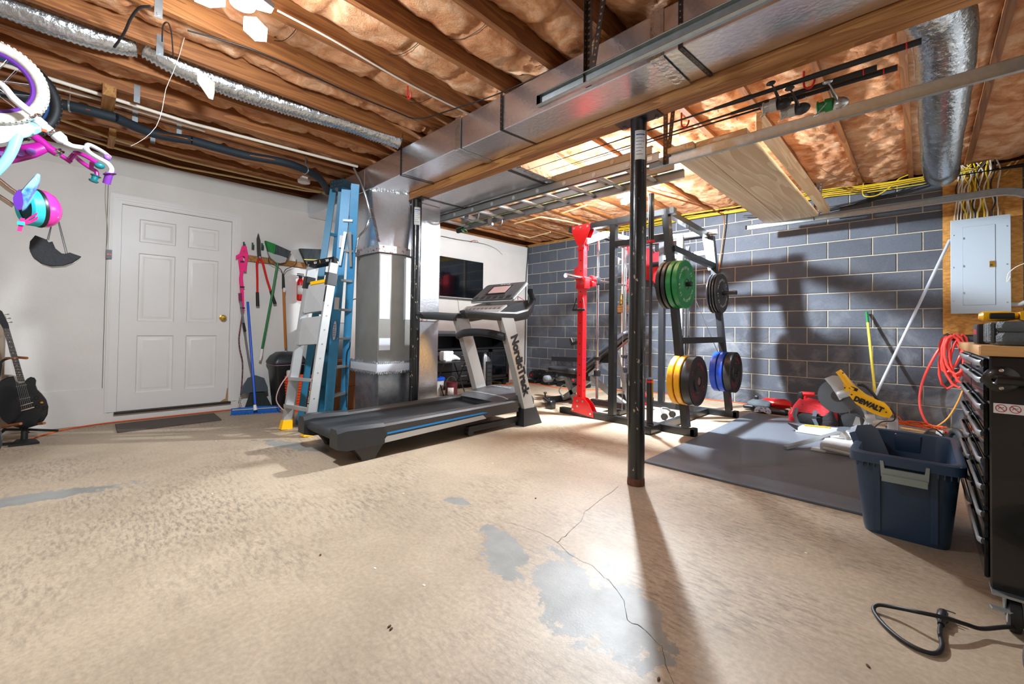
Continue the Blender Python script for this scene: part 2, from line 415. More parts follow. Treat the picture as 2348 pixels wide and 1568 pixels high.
# ---- door
def rectring(b, y0, y1, z0, z1, wd, x0, x1):
    b.box((x0, y0, z0), (x1, y0 + wd, z1)); b.box((x0, y1 - wd, z0), (x1, y1, z1)); b.box((x0, y0 + wd, z1 - wd), (x1, y1 - wd, z1))
b = MB(); b.box((-.05, DY0, DZ0), (-.022, DY1, DZ1)); DOOR = struct('door_1', b, 'door_white')
dw = DY1 - DY0
def dpanel(y0, y1, z0, z1):
    b = MB(); r1 = .028
    def rect(i, x): return [(x, y0 + i, z0 + i), (x, y1 - i, z0 + i), (x, y1 - i, z1 - i), (x, y0 + i, z1 - i)]
    b.loft([rect(-.001, -.005), rect(.006, -.005), rect(.014, -.018), rect(.026, -.018), rect(.052, -.008)], cap=False)
    b.add(rect(.052, -.008), [(0, 1, 2, 3)])
    part('door_panel', b, 'door_white', DOOR)
b = MB()
for ya, yb in ((0, .125), (.425, .515), (.80, dw)): b.box((-.022, DY0 + ya, DZ0), (-.006, DY0 + yb, DZ1))
for ya, yb in ((.125, .425), (.515, .80)):
    for za, zb in ((0, .16), (.74, .87), (1.56, 1.66), (1.90, DZ1 - DZ0)): b.box((-.022, DY0 + ya, DZ0 + za), (-.0061, DY0 + yb, DZ0 + zb))
part('stiles_and_rails', b, 'door_white', DOOR)
for (ya, yb) in ((.125, .425), (.515, .80)):
    for (za, zb) in ((1.66, 1.90), (.87, 1.56), (.16, .74)): dpanel(DY0 + ya, DY0 + yb, DZ0 + za, DZ0 + zb)
b = MB(); b.lathe((-.006, DY1 - .065, 1.03), (1, 0, 0), [(.033, 0), (.033, .005), (.012, .012), (.012, .03), (.026, .04), (.029, .052), (.022, .063), (0, .066)], 24); part('door_knob', b, 'brass', DOOR, 'polished brass door knob')
b = MB(); b.box((-.01, DY0 - .02, .078), (.045, DY1 + .02, .1)); b.box((.03, DY0 - .02, .085), (.055, DY1 + .02, .094)); part('threshold', b, 'dark_steel', DOOR, 'dull grey metal sill')
mat('bare_wood', 'a98450', .8)
b = MB(); b.plane((-.0055, DY1, DZ0), (0, 1, 0), (0, 0, 1), [(0, 0), (-.07, 0), (-.05, .015), (-.02, .03), (-.008, .14), (0, .15)], (.0015, 0, 0)); part('chipped_corner', b, 'bare_wood', DOOR, 'bare wood where the white paint has chipped away')
b = MB()
for x1, wd, i in ((.012, .085, 0), (.018, .05, .012), (.022, .022, .022)):
    rectring(b, DY0 - .088 + i, DY1 + .088 - i, .1, DZ1 + .095 - i, wd - i*.3, 0, x1)
struct('trim_1', b, 'door_white')
b = MB(); rectring(b, DY0 - .03, DY1 + .03, .1, DZ1 + .032, .028, -.05, .004); struct('trim_2', b, 'door_white')

# ---- block wall (each block its own object)
def block_mat():
    m = bpy.data.materials.new('painted_block'); m.use_nodes = True; nt = m.node_tree; L = nt.links.new
    b = nt.nodes['Principled BSDF']; b.inputs['Roughness'].default_value = .75
    tc = nd(nt, 'ShaderNodeTexCoord'); oi = nd(nt, 'ShaderNodeObjectInfo'); g = nd(nt, 'ShaderNodeNewGeometry')
    r = nd(nt, 'ShaderNodeValToRGB'); r.color_ramp.elements[0].color = rgb('464b54'); r.color_ramp.elements[1].color = rgb('575e69'); L(oi.outputs['Random'], r.inputs[0])
    n = nd(nt, 'ShaderNodeTexNoise', i_Scale=130, i_Detail=4); L(tc.outputs['Object'], n.inputs['Vector'])
    r2 = nd(nt, 'ShaderNodeValToRGB'); r2.color_ramp.elements[0].color = (.6, .6, .6, 1); r2.color_ramp.elements[1].color = (1, 1, 1, 1); r2.color_ramp.elements[0].position = .3; r2.color_ramp.elements[1].position = .65
    L(n.outputs[0], r2.inputs[0]); mx = nd(nt, 'ShaderNodeMix', data_type='RGBA', blend_type='MULTIPLY'); mx.inputs[0].default_value = .8; L(r.outputs[0], mx.inputs[6]); L(r2.outputs[0], mx.inputs[7])
    # chalky efflorescence drifting over the wall
    n2 = nd(nt, 'ShaderNodeTexNoise', i_Scale=2.3, i_Detail=8, i_Roughness=.65, i_Distortion=.6); L(g.outputs['Position'], n2.inputs['Vector'])
    r3 = nd(nt, 'ShaderNodeValToRGB'); r3.color_ramp.elements[0].position = .5; r3.color_ramp.elements[1].position = .78; L(n2.outputs[0], r3.inputs[0])
    sp = nd(nt, 'ShaderNodeSeparateXYZ'); L(g.outputs['Position'], sp.inputs[0]); mr = nd(nt, 'ShaderNodeMapRange'); mr.inputs[1].default_value = .3; mr.inputs[2].default_value = 1.7; mr.inputs[3].default_value = .75; mr.inputs[4].default_value = .1; L(sp.outputs[2], mr.inputs[0])
    mu = nd(nt, 'ShaderNodeMath', operation='MULTIPLY'); L(r3.outputs[0], mu.inputs[0]); L(mr.outputs[0], mu.inputs[1])
    mx2 = nd(nt, 'ShaderNodeMix', data_type='RGBA'); L(mu.outputs[0], mx2.inputs[0]); L(mx.outputs[2], mx2.inputs[6]); mx2.inputs[7].default_value = rgb('a8acae')
    L(mx2.outputs[2], b.inputs['Base Color'])
    bp = nd(nt, 'ShaderNodeBump'); bp.inputs['Strength'].default_value = .5; bp.inputs['Distance'].default_value = .004; L(n.outputs[0], bp.inputs['Height']); L(bp.outputs[0], b.inputs['Normal'])
    MATS['painted_block'] = m
block_mat()
mat('mortar', 'b3a994', .85, var=.12, vscale=20, bump=.3, bscale=80)
b = MB(); b.box((-.25, .003, 0), (RX1, .25, ZT)); WB = struct('wall_back', b, 'mortar')
BL, BH, J = .4064, .2032, .011
def block_mesh(w, h):
    b = MB(); w -= J; h -= J
    def rg(y, i): return [(i, y, i), (w - i, y, i), (w - i, y, h - i), (i, y, h - i)]
    b.loft([rg(.02, 0), rg(-.002, 0), rg(-.006, .004)], cap=False); b.add(rg(-.006, .004), [(0, 1, 2, 3)])
    me = bpy.data.meshes.new('block'); me.from_pydata(b.v, [], b.f); me.materials.append(MATS['painted_block']); me.update(); return me
BM = {}
for row in range(13):
    z0 = row * BH; h = min(BH, ZT - z0)
    if h < .03: break
    x = -BL + ((3.779 - .0) % BL) + (BL/2 if row % 2 else 0) - BL/2*0
    while x + BL <= .0: x += BL
    if x > 0: x -= BL
    while x < RX1 - .2:
        a = max(x, 0.0); e = min(x + BL, RX1 - .0)
        if e - a > .04:
            k = (round(e - a, 3), round(h, 3))
            if k not in BM: BM[k] = block_mesh(*k)
            o = bpy.data.objects.new('block', BM[k]); COL.objects.link(o); o.parent = WB; o.location = (a + J/2, 0, z0 + J/2)
        x += BL
# sill plate on both walls
wood_mat('joist_wood', '7c4924', '9d6634', 1, 7)
wood_mat('plate_wood', '8f5a22', 'b98744', 0, 8)
wood_mat('beam_wood', '875527', 'ad7a42', 0, 6)
b = MB(); b.box((0, -.006, ZT), (RX1, .2, ZT + .04)); struct('trim_3', b, 'plate_wood', smooth=0)
b = MB(); b.box((-.25, RY0, ZT + .0), (-.07, 0, ZT + .04)); struct('trim_5', b, 'joist_wood', smooth=0)

# ---- front and right walls (behind the camera), with two panelled garage doors in the right one
b = MB(); b.box((0, RY0 - .2, 0), (RX1, RY0, 2.9)); struct('wall_front', b, mat('tan_paint', 'a88d70', .6, var=.1))
b = MB()
for y0, y1 in ((RY0, -7.0), (-4.35, -3.2), (-.55, .2)): b.box((RX1, y0, 0), (RX1 + .2, y1, 2.9))
for y0, y1 in ((-7.0, -4.35), (-3.2, -.55)): b.box((RX1, y0, 2.15), (RX1 + .2, y1, 2.9))
struct('wall_right', b, 'white_paint')
for i, (y0, y1) in enumerate(((-7.0, -4.35), (-3.2, -.55))):
    b = MB(); b.box((RX1 + .03, y0, 0), (RX1 + .07, y1, 2.15)); d = struct('door_%d' % (i + 2), b, 'door_white')
    for k in range(4):
        b = MB()
        b.bbox((RX1 - .01, y0 + .01, .01 + k*.535), (RX1 + .03, y1 - .01, .53 + k*.535), .006)
        for q in range(4): b.bbox((RX1 - .02, y0 + .1 + q*.64, .09 + k*.535), (RX1 - .008, y0 + .62 + q*.64, .45 + k*.535), .008)
        part('door_section', b, 'door_white', d)

b = MB(); b.box((-.3, RY0 - .2, ZT + .04), (-.18, .3, 2.86)); struct('trim_6', b, 'joist_wood')
b = MB(); b.box((-.2, .12, ZT + .04), (RX1 + .2, .2, 2.86)); struct('trim_7', b, 'joist_wood')
# ---- ceiling: subfloor, joists, pink insulation
JB, JT = 2.615, 2.85
b = MB(); b.box((-.25, RY0, JT), (RX1 + .2, .25, JT + .03)); CE = struct('ceiling', b, 'joist_wood')
jx = [5.52 - .406 * k for k in range(-2, 14)]
for x in jx:
    b = MB(); b.box((x - .02, RY0, JB), (x + .02, -3.78, JT)); part('joist', b, 'joist_wood', CE, smooth=0)
    b = MB(); b.box((x - .02, -3.77, JB), (x + .02, .1, JT)); part('joist', b, 'joist_wood', CE, smooth=0)
def insul_mat():
    m = bpy.data.materials.new('insulation'); m.use_nodes = True; nt = m.node_tree; L = nt.links.new
    b = nt.nodes['Principled BSDF']; b.inputs['Roughness'].default_value = 1; b.inputs['Specular IOR Level'].default_value = 0
    b.inputs['Subsurface Weight'].default_value = 0
    g = nd(nt, 'ShaderNodeNewGeometry')
    n = nd(nt, 'ShaderNodeTexNoise', i_Scale=5, i_Detail=8, i_Roughness=.65, i_Distortion=1.2); L(g.outputs['Position'], n.inputs['Vector'])
    r = nd(nt, 'ShaderNodeValToRGB'); e = r.color_ramp.elements; e[0].position = .3; e[1].position = .72; e[0].color = rgb('aa6a44'); e[1].color = rgb('ecc8a6')
    x = r.color_ramp.elements.new(.5); x.color = rgb('d29a70')
    L(n.outputs[0], r.inputs[0]); L(r.outputs[0], b.inputs['Base Color'])
    n2 = nd(nt, 'ShaderNodeTexNoise', i_Scale=26, i_Detail=8, i_Roughness=.7, i_Distortion=2); L(g.outputs['Position'], n2.inputs['Vector'])
    bp = nd(nt, 'ShaderNodeBump'); bp.inputs['Strength'].default_value = .7; bp.inputs['Distance'].default_value = .018; L(n2.outputs[0], bp.inputs['Height']); L(bp.outputs[0], b.inputs['Normal'])
    MATS['insulation'] = m
insul_mat()
def batt(x0, x1, y0, y1, zb, bulge, rgh, hoops, seed):
    nx = 20; ny = int((y1 - y0) / .022); vs = []; fs = []
    for j in range(ny + 1):
        y = y0 + (y1 - y0) * j / ny
        dmin = min([abs(y - h - .02*seed % .03) for h in hoops] or [9])
        for i in range(nx + 1):
            u = i / nx * 2 - 1; x = x0 + (x1 - x0) * i / nx
            z = zb - bulge * (1 - abs(u) ** 2.6)
            p = V((x*3.1, y*2.4, seed))
            z -= rgh * (noise.noise(p) * 1.2 + noise.noise(p*2.7) * .7 + noise.noise(p*7) * .4 + noise.noise(p*17) * .2)
            z += .035 * math.exp(-(dmin / .03) ** 2) * (1 - abs(u) ** 4)
            vs.append((x, y, max(z, JB - .055)))
    for j in range(ny):
        for i in range(nx):
            a = j*(nx+1) + i; fs.append((a, a+1, a+nx+2, a+nx+1))
    b = MB(); b.add(vs, fs); return b
random.seed(3)
HOOPS = []
for i in range(len(jx) - 1):
    xa, xb = jx[i+1] + .021, jx[i] - .021
    if i % 3: hs = [-7.6 + .46 * k + random.uniform(-.08, .08) for k in range(9)]
    else: hs = [-7.5 + .7 * k + random.uniform(-.1, .1) for k in range(6)]
    o = build('insulation_batt', batt(xa, xb, RY0, -3.9, 2.745, .07, .03, hs, i * 5.3), 'insulation', CE, 180); o['kind'] = 'stuff'
    HOOPS += [(xa, xb, h, 2.70) for h in hs if xa > 2.4 and -6.3 < h < -4.2]
    off = 0
    o = build('insulation_batt', batt(xa - .003, xb + .003, -3.76, -.02, 2.655, .018, .022, [], i * 3.7 + 90), 'insulation', CE, 180); o['kind'] = 'stuff'
for (xa, xb, h, z) in HOOPS[::2]:
    b = MB(); b.tube([(xa, h - .01, 2.72), ((xa+xb)/2 - .08, h + .02, z - .008), ((xa+xb)/2 + .08, h + .03, z - .01), (xb, h + .01, 2.71)], .0022, 5, smooth=4); part('insulation_wire', b, 'black_cable', CE)
# girder of two planks under the joists with the flitch opening at the post
GY0, GY1, GZ = -3.835, -3.735, 2.262
b = MB(); b.box((1.80, GY0, GZ), (RX1, GY0 + .049, JB - .002)); GI = struct('ceiling_girder', b, 'beam_wood', smooth=0)
b = MB(); b.box((1.80, GY0 + .051, GZ), (RX1, GY1, JB - .002)); part('plank', b, 'beam_wood', GI, smooth=0)

# lamp fixtures: three hinged hexagonal light panels each
mat('led_panel', 'f4f8ff', .4, emit=25)
mat('led_body', 'c9cfd4', .35, metal=.5)
def led_fixture(c, label):
    c = V(c); t = thing('ceiling_light', label, 'light', (c.x, c.y, JB - .02), 'three-panel ceiling lamps')
    b = MB(); b.cyl((c.x, c.y, JB - .01), (c.x, c.y, c.z + .11), .03, 16); b.lathe((c.x, c.y, c.z + .08), (0, 0, 1), [(.05, 0), (.06, .02), (.045, .04)], 20); part('lamp_base', b, 'led_body', t)
    for k in range(3):
        a = radians(20 + 120 * k); d = V((cos(a), sin(a), 0)); s = V((-sin(a), cos(a), 0)); dd = (d + V((0, 0, -.25))).normalized(); nn = d.cross(s)
        o = c + V((0, 0, .045)) + d * .12
        hx = [o + dd*.06*cos(radians(60*i + 30))*1.1 + s*.055*sin(radians(60*i + 30)) for i in range(6)]
        nz = dd.cross(s).normalized()
        if nz.z > 0: nz = -nz
        b = MB(); b.prism(hx, -nz * .02); p = part('lamp_panel', b, 'led_body', t)
        b = MB(); q = [o + (x - o) * .86 + nz * .001 for x in hx]; b.prism(q, nz * .003); part('diffuser', b, 'led_panel', p, smooth=0)
    return t
led_fixture(LAMP1, 'bright three-panel lamp between the joists above the white door end')
led_fixture(LAMP2, 'bright three-panel lamp above the weight rack, beside the extension ladder')
led_fixture(FILL_LAMP, 'added three-panel fill lamp, unseen behind the viewer')  # unseen fixture added to carry the fill light
# ================================================================ DUCTS, PIPES AND WHAT HANGS FROM THE CEILING
mat('foil', 'e2e4ea', .27, metal=.95, var=.05, vscale=30, bump=.12, bscale=45)
mat('foil_wrinkled', 'cfd6da', .22, metal=.95, bump=.9, bscale=28)
mat('duct_paint', '8d8c86', .42, metal=.25, var=.1, vscale=6)
mat('tape_white', 'cdd1d8', .35, metal=.2)
mat('duct_galv', '8b9094', .3, metal=.85, var=.25, vscale=14)
mat('tape_print', 'b9b4b4', .3, metal=.5, col2='8e3b3a', vscale=34, thr=(.56, .62))
t = thing('air_duct', 'long foil-faced rectangular air duct hung under the joists beside the girder', 'duct', (3.2, -4.0, 2.33))
xs = [0.01, 1.5, 3.02, 4.63, RX1]
for i in range(4):
    dz = [.0, .003, -.004, .002][i]
    b = MB(); b.bbox((xs[i], -4.17 - dz, 2.33 + dz), (xs[i+1] - .002, -3.845, 2.572), .006); part('duct_section', b, 'foil', t, smooth=20)
def perf(b, a, c, w, up, n=None, th=.003, nrm=None):
    a = V(a); c = V(c); L = (c - a).length; b.cur = 0; b.bar(a, c, w, th, up); b.cur = 1
    d = (c - a).normalized(); x, y, _ = frame(d, up)
    for k in range(int(L / .032)):
        p = a + d * (.016 + .032*k)
        b.cyl(p - y * (th*.6), p + y * (th*.6), w * .2, 6)
    b.cur = 0
mat('hole_brown', '8a5a3a', .8)
for x in (2.2, 3.5, 4.75, 5.9):
    b = MB(); perf(b, (x, -4.176, 2.59), (x, -4.176, 2.325), .02, (0, 1, 0)); perf(b, (x, -4.178, 2.325), (x + .03, -3.84, 2.325), .02, (0, 0, 1)); part('strap', b, ['black_metal', 'hole_brown'], t, 'black perforated strap', smooth=0)
for x in (3.02, 4.63):
    b = MB(); b.strip([(x, -4.176, 2.575), (x, -4.176, 2.33), (x, -4.17, 2.322), (x + .01, -3.85, 2.322)], (.07, 0, 0), .003); part('foil_tape', b, 'foil_wrinkled', t)
t = thing('branch_duct', 'flat foil-faced duct box beyond the girder, ending above the extension ladder', 'duct', (1.8, -3.45, 2.27))
b = MB(); b.bbox((.25, -3.715, 2.272), (3.24, -3.22, 2.52), .006); part('duct_section', b, 'foil', t, smooth=20)
b = MB(); b.strip([(3.243, -3.70, 2.285), (3.243, -3.23, 2.285)], (0, 0, .04), .004); b.strip([(3.22, -3.70, 2.268), (3.22, -3.23, 2.268)], (.05, 0, 0), .004); part('foil_tape', b, 'foil_wrinkled', t)
b = MB(); perf(b, (1.95, -3.71, 2.266), (1.97, -3.22, 2.266), .02, (0, 0, 1)); part('strap', b, ['black_metal', 'hole_brown'], t, smooth=0); b = MB(); perf(b, (3.12, -3.72, 2.266), (3.13, -3.22, 2.266), .02, (0, 0, 1)); part('strap', b, ['black_metal', 'hole_brown'], t, smooth=0)
# furnace plenum column
t = thing('furnace_plenum', 'tall grey sheet-metal air column with taped foil top beside the blue ladder', 'duct', (1.52, -3.94, 0))
b = MB(); b.bbox((1.27, -4.12, 0), (1.76, -3.72, .50), .004); part('base_duct', b, 'duct_galv', t, 'shiny galvanised base')
b = MB(); b.bbox((1.235, -4.16, .50), (1.80, -3.70, .60), .004); part('tape_band', b, 'tape_white', t, 'pale tape collar')
b = MB()
for k in range(26):
    x = 1.24 + .0216*k; b.box((x, -4.164, .487 + .006*sin(k*2.1)), (x + .013, -4.16, .515)); b.box((x, -4.164, .59), (x + .013, -4.16, .615 + .006*sin(k*1.7)))
for k in range(20):
    y = -4.15 + .0225*k; b.box((1.80, y, .487), (1.804, y + .014, .515)); b.box((1.80, y, .59), (1.804, y + .014, .612))
part('zigzag_tape', b, 'foil_wrinkled', t)['kind'] = 'stuff'
b = MB(); b.bbox((1.27, -4.13, .60), (1.76, -3.72, 1.70), .004); part('cabinet_panel', b, 'duct_paint', t, 'grey painted panel')
b = MB(); b.box((1.759, -4.12, 1.03), (1.7625, -4.01, 1.66)); b.box((1.759, -3.85, 1.03), (1.7625, -3.735, 1.66)); b.box((1.759, -4.12, .72), (1.7625, -4.0, .84)); part('white_strip', b, 'tape_white', t)
b = MB()
b.loft([[(1.27, -4.14, 1.69), (1.775, -4.14, 1.69), (1.775, -3.71, 1.69), (1.27, -3.71, 1.69)], [(1.265, -4.15, 1.78), (1.765, -4.15, 1.78), (1.775, -3.72, 1.78), (1.265, -3.71, 1.78)],
        [(1.22, -4.168, 2.10), (1.66, -4.168, 2.10), (1.79, -3.80, 2.10), (1.22, -3.79, 2.10)], [(1.2, -4.169, 2.331), (1.62, -4.169, 2.331), (1.80, -3.84, 2.331), (1.2, -3.84, 2.331)]])
part('foil_transition', b, 'foil', t, smooth=20)
b = MB(); b.strip([(1.25, -4.152, 1.72), (1.5, -4.158, 1.725), (1.785, -4.15, 1.72), (1.787, -3.9, 1.73), (1.785, -3.71, 1.715)], (0, 0, .07), .006); part('printed_tape', b, 'tape_print', t, 'silver tape with red print')
b = MB(); b.strip([(1.62, -4.172, 2.325), (1.70, -4.02, 2.325), (1.80, -3.85, 2.325)], (0, 0, .03), .005); b.strip([(1.77, -4.145, 1.78), (1.665, -4.17, 2.1), (1.625, -4.17, 2.32)], (.03, .01, 0), .006); part('foil_tape', b, 'foil_wrinkled', t)
t = thing('return_duct', 'narrow foil-wrapped vertical duct just behind the second black post', 'duct', (1.6, -3.56, 0))
yb = (1.78,-3.424,1.678)[1]
b = MB(); b.bbox((1.35, -3.70, 0), (1.78, yb, 1.02), .006); part('lower_duct', b, 'foil', t, smooth=20)
b = MB(); b.bbox((1.35, -3.70, 1.03), (1.783, yb, 2.27), .006); part('upper_duct', b, 'foil', t, smooth=20)
b = MB(); b.strip([(1.787, -3.69, 1.05), (1.787, yb, 1.05)], (0, 0, .06), .004); part('printed_tape', b, 'tape_print', t)

# posts
def post_mat():
    m = mat('post_paint', '111416', .28, coat=.4, bump=.15, bscale=30)
    nt = m.node_tree; L = nt.links.new; b = nt.nodes['Principled BSDF']; tc = nd(nt, 'ShaderNodeTexCoord')
    mp = nd(nt, 'ShaderNodeMapping'); mp.inputs['Scale'].default_value = (1, 1, .45); L(tc.outputs['Object'], mp.inputs[0])
    n = nd(nt, 'ShaderNodeTexNoise', i_Scale=34, i_Detail=5, i_Roughness=.6); L(mp.outputs[0], n.inputs['Vector'])
    r = nd(nt, 'ShaderNodeValToRGB'); r.color_ramp.elements[0].position = .65; r.color_ramp.elements[1].position = .67; r.color_ramp.elements[0].color = rgb('111416'); r.color_ramp.elements[1].color = rgb('a99a80')
    L(n.outputs[0], r.inputs[0]); L(r.outputs[0], b.inputs['Base Color'])
post_mat(); mat('rust', '5b3422', .8, var=.3, vscale=50)
def support_post(x, y, label, sa):
    t = thing('support_post', label, 'post', (x, y, 0), 'black steel support posts')
    b = MB(); b.cyl((x, y, .02), (x, y, GZ - .006), .05, 32); part('pole', b, 'post_paint', t)
    b = MB(); b.lathe((x, y, 0), (0, 0, 1), [(.052, 0), (.053, .012), (.0508, .045)], 28); part('foot_rust', b, 'rust', t, 'rusty scuffed foot')
    b = MB(); b.plane((x, y, GZ - .008), (1, 0, 0), (0, 1, 0), [(-.14, -.05), (.14, -.05), (.14, .05), (-.14, .05)], (0, 0, .008)); pl = part('top_plate', b, 'dark_steel', t)
    b = MB()
    for sx in (-.11, .11): b.cyl((x + sx, y + .02, GZ - .022), (x + sx, y + .02, GZ - .007), .012, 6)
    part('bolt', b, 'steel', pl)
    b = MB(); b.loft([[V((x, y, z)) + V((cos(radians(a)), sin(radians(a)), 0)) * .0512 for a in [sa - 38 + 76*k/10 for k in range(11)]] for z in (GZ - .27, GZ - .09)], cap=False)
    s = part('sticker', b, 'label_white', t, 'white instruction sticker'); s.modifiers.new('thick', 'SOLIDIFY').thickness = .0006
    b = MB()
    for k in range(7):
        z = GZ - .12 - k * .02; h = .007 if k == 0 else .003
        b.loft([[V((x, y, zz)) + V((cos(radians(a)), sin(radians(a)), 0)) * .0518 for a in [sa - 30 + (60 - (k*17 % 30))*q/8 for q in range(9)]] for zz in (z, z + h)], cap=False)
    part('printed_lines', b, 'ink_blue', s)
    return t
support_post(4.33, -3.785, 'black steel post standing alone in the middle of the floor', -50)
support_post(1.87, -3.785, 'black steel post beside the foil air column, behind the treadmill', -25)

# flexible ducts
def flex(b, pts, r, n=20, rib=.0035, pitch=.012):
    P = [V(p) for p in pts]; out = []
    m = MB(); m.tube(P, r, 3, smooth=8)
    # resample
    Q = []
    for i in range(len(P) - 1):
        p0, p1, p2, p3 = P[max(0, i-1)], P[i], P[i+1], P[min(len(P)-1, i+2)]
        for k in range(12):
            t_ = k / 12; Q.append(.5*((2*p1)+(p2-p0)*t_+(2*p0-5*p1+4*p2-p3)*t_*t_+(3*p1-p0-3*p2+p3)*t_**3))
    Q.append(P[-1]); R = []; S = []; acc = 0
    for i in range(len(Q) - 1):
        L = (Q[i+1] - Q[i]).length; k = 0
        while acc + k*pitch < L: R.append(lerp(Q[i], Q[i+1], (acc + k*pitch)/L)); k += 1
        acc = acc + k*pitch - L
    rr = []
    for i, p in enumerate(R): rr.append(r + (rib if i % 2 else -rib) + .006 * noise.noise(p*9))
    b.tube(R, rr, n)
b = MB(); flex(b, [(2.055, RY0 + .1, 2.665), (2.06, -6.6, 2.655), (2.06, -6.2, 2.65), (2.07, -5.98, 2.69)], .075); solo('flexible_duct', 'silver ribbed flexible duct between joists at the upper left', 'duct', b, 'foil_wrinkled', smooth=180)
b = MB(); flex(b, [(2.065, -5.93, 2.71), (2.06, -5.7, 2.66), (2.06, -5.3, 2.655), (2.10, -4.93, 2.66), (2.15, -4.6, 2.66), (2.22, -4.2, 2.63)], .078, rib=.006)
solo('flexible_duct', 'crinkled silver flexible duct running to the foil duct from between the joists', 'duct', b, 'foil_wrinkled', smooth=180)
b = MB(); b.ring((2.1, -4.93, 2.66), (0, 1, 0), .08, .006, 24, 6); solo('duct_clamp', 'thin metal band clamped around the crinkled flexible duct', 'clamp', b, 'galvanised')
b = MB(); flex(b, [(5.62, -3.52, 2.50), (5.68, -3.2, 2.485), (5.70, -2.5, 2.48), (5.71, -1.7, 2.485), (5.72, -1.0, 2.48), (5.74, -.45, 2.485)], .12, 24, .005, .016)
solo('flexible_duct', 'wide silver flexible duct crossing the ceiling above the electrical panel', 'duct', b, 'foil_wrinkled', smooth=180)
# loose tuft of insulation
b = MB(); b.loft([[V((2.12, -5.62, 2.60)) + V((cos(a)*r_*.5, sin(a)*r_, dz)) + V((0, q, 0)) for a in [2*pi*k/9 for k in range(9)]] for r_, dz, q in ((.02, .04, -.03), (.05, .0, 0), (.05, -.03, .0), (.035, -.07, .015), (.012, -.12, .03))])
mat('tuft_white', 'd9cdbb', 1, var=.15, vscale=30, bump=1, bscale=60)
solo('insulation_tuft', 'loose white tuft of insulation sticking out below the flexible duct', 'insulation', b, 'tuft_white')

# pipes and hoses on the left
mat('foam_black', '14212a', .7, var=.15, vscale=18)
t = thing('insulated_pipe', 'thick black foam-covered pipe curving along under the joists to the ladder', 'pipe', (1.1, -5.4, 2.5))
hp = [(1.131,-6.728,2.5),(1.14,-6.437,2.5),(1.207,-6.258,2.5),(1.219,-6.019,2.5),(1.099,-5.792,2.5),(1.17,-5.546,2.5),(1.159,-5.159,2.5),(1.241,-4.856,2.5),(1.187,-4.638,2.5),(1.022,-4.424,2.5),(0.674,-4.202,2.5)]
b = MB(); b.tube(hp[:4], .036, 14, smooth=5); part('foam_sleeve', b, 'foam_black', t)
b = MB(); b.tube(hp[3:6], .036, 14, smooth=6); part('foam_sleeve', b, 'foam_black', t)
b = MB(); b.tube(hp[5:], .036, 14, smooth=6); part('foam_sleeve', b, 'foam_black', t)
b = MB(); b.tube([V(p) + V((.02, -.045, -.005)) for p in hp], .006, 6, smooth=5); part('copper_line', b, 'copper', t, 'thin copper line')
for i in (2, 8): b = MB(); b.ring(hp[i], V(hp[i+1]) - V(hp[i-1]), .037, .006, 18, 6); b.bar(V(hp[i]) + V((0, 0, .03)), V(hp[i]) + V((0, 0, .14)), .03, .002, (0, 1, 0)); part('pipe_strap', b, 'galvanised', t)
def pipe(name, label, pts, r, m, cat='pipe', smooth=0, grp=None): b = MB(); b.tube(pts, r, 10, smooth=smooth); return solo(name, label, cat, b, m, group=grp, smooth=60)
pipe('plastic_pipe', 'straight white plastic pipe along a joist from the bicycle to the ladder top', [(1.39,-6.668,2.58),(1.402,-6.427,2.58),(1.335,-5.573,2.58),(1.465,-4.231,2.58)], .013, 'white_pipe')
pipe('plastic_pipe', 'short cream pipe with small print below the white pipe, near the bicycle wheel', [(1.237,-6.394,2.59),(1.258,-6.081,2.59),(1.229,-5.468,2.59)], .012, 'white_pipe')
pipe('plastic_pipe', 'upper of two thin cream pipes running above the white door', [(0.743,-6.488,2.57),(0.499,-6.025,2.57),(0.36,-5.558,2.57),(0.38,-4.347,2.57),(0.439,-3.902,2.57)], .011, 'cream_pipe')
pipe('plastic_pipe', 'lower of two thin cream pipes running above the white door', [(0.463,-6.502,2.56),(0.283,-6.016,2.56),(0.136,-5.528,2.56),(0.329,-4.328,2.56),(0.401,-4.179,2.56)], .011, 'cream_pipe')
pipe('electric_cable', 'white cable stapled beside the joist left of the foil duct', [(3.164,-5.498,2.6),(3.151,-5.209,2.6),(3.101,-4.788,2.6),(3.083,-4.428,2.6),(3.089,-4.113,2.6)], .006, 'white_cable', 'cable', 5)
pipe('electric_cable', 'thin black cable sagging along the joists and over the foil duct', [(2.642,-5.798,2.59),(2.73,-5.452,2.59),(2.705,-4.899,2.59),(2.714,-4.544,2.59),(2.752,-4.356,2.59),(3.071,-4.26,2.59),(3.495,-4.172,2.59),(3.962,-4.134,2.59),(4.314,-4.099,2.59),(4.725,-4.118,2.59)], .0045, 'black_cable', 'cable', 6)
pipe('hanging_wire', 'blue-grey wire arching down from a joist by the flexible duct', [(2.774,-5.969,2.56),(2.721,-6.006,2.56),(2.588,-6.03,2.56),(2.413,-6.045,2.56),(2.204,-6.075,2.56)], .0065, 'black_cable', 'wire', 5)
pipe('hanging_string', 'pale kinked string dangling in front of the joists', [(2.417,-5.707,2.936),(2.365,-5.754,2.796),(2.324,-5.789,2.6),(2.291,-5.818,2.479),(2.262,-5.844,2.385),(2.246,-5.856,2.265),(2.219,-5.88,2.157),(2.165,-5.93,2.081),(2.107,-5.985,2.035)], .0014, 'white_cable', 'string', 2)
b = MB(); b.tube([(2.438,-5.885,2.58),(2.603,-5.9,2.58),(2.657,-5.886,2.58),(2.571,-5.86,2.58),(2.308,-5.818,2.58)], .004, 6, smooth=4); solo('joist_hook', 'bent grey wire hook hanging beside the loose string', 'hook', b, 'dark_steel')
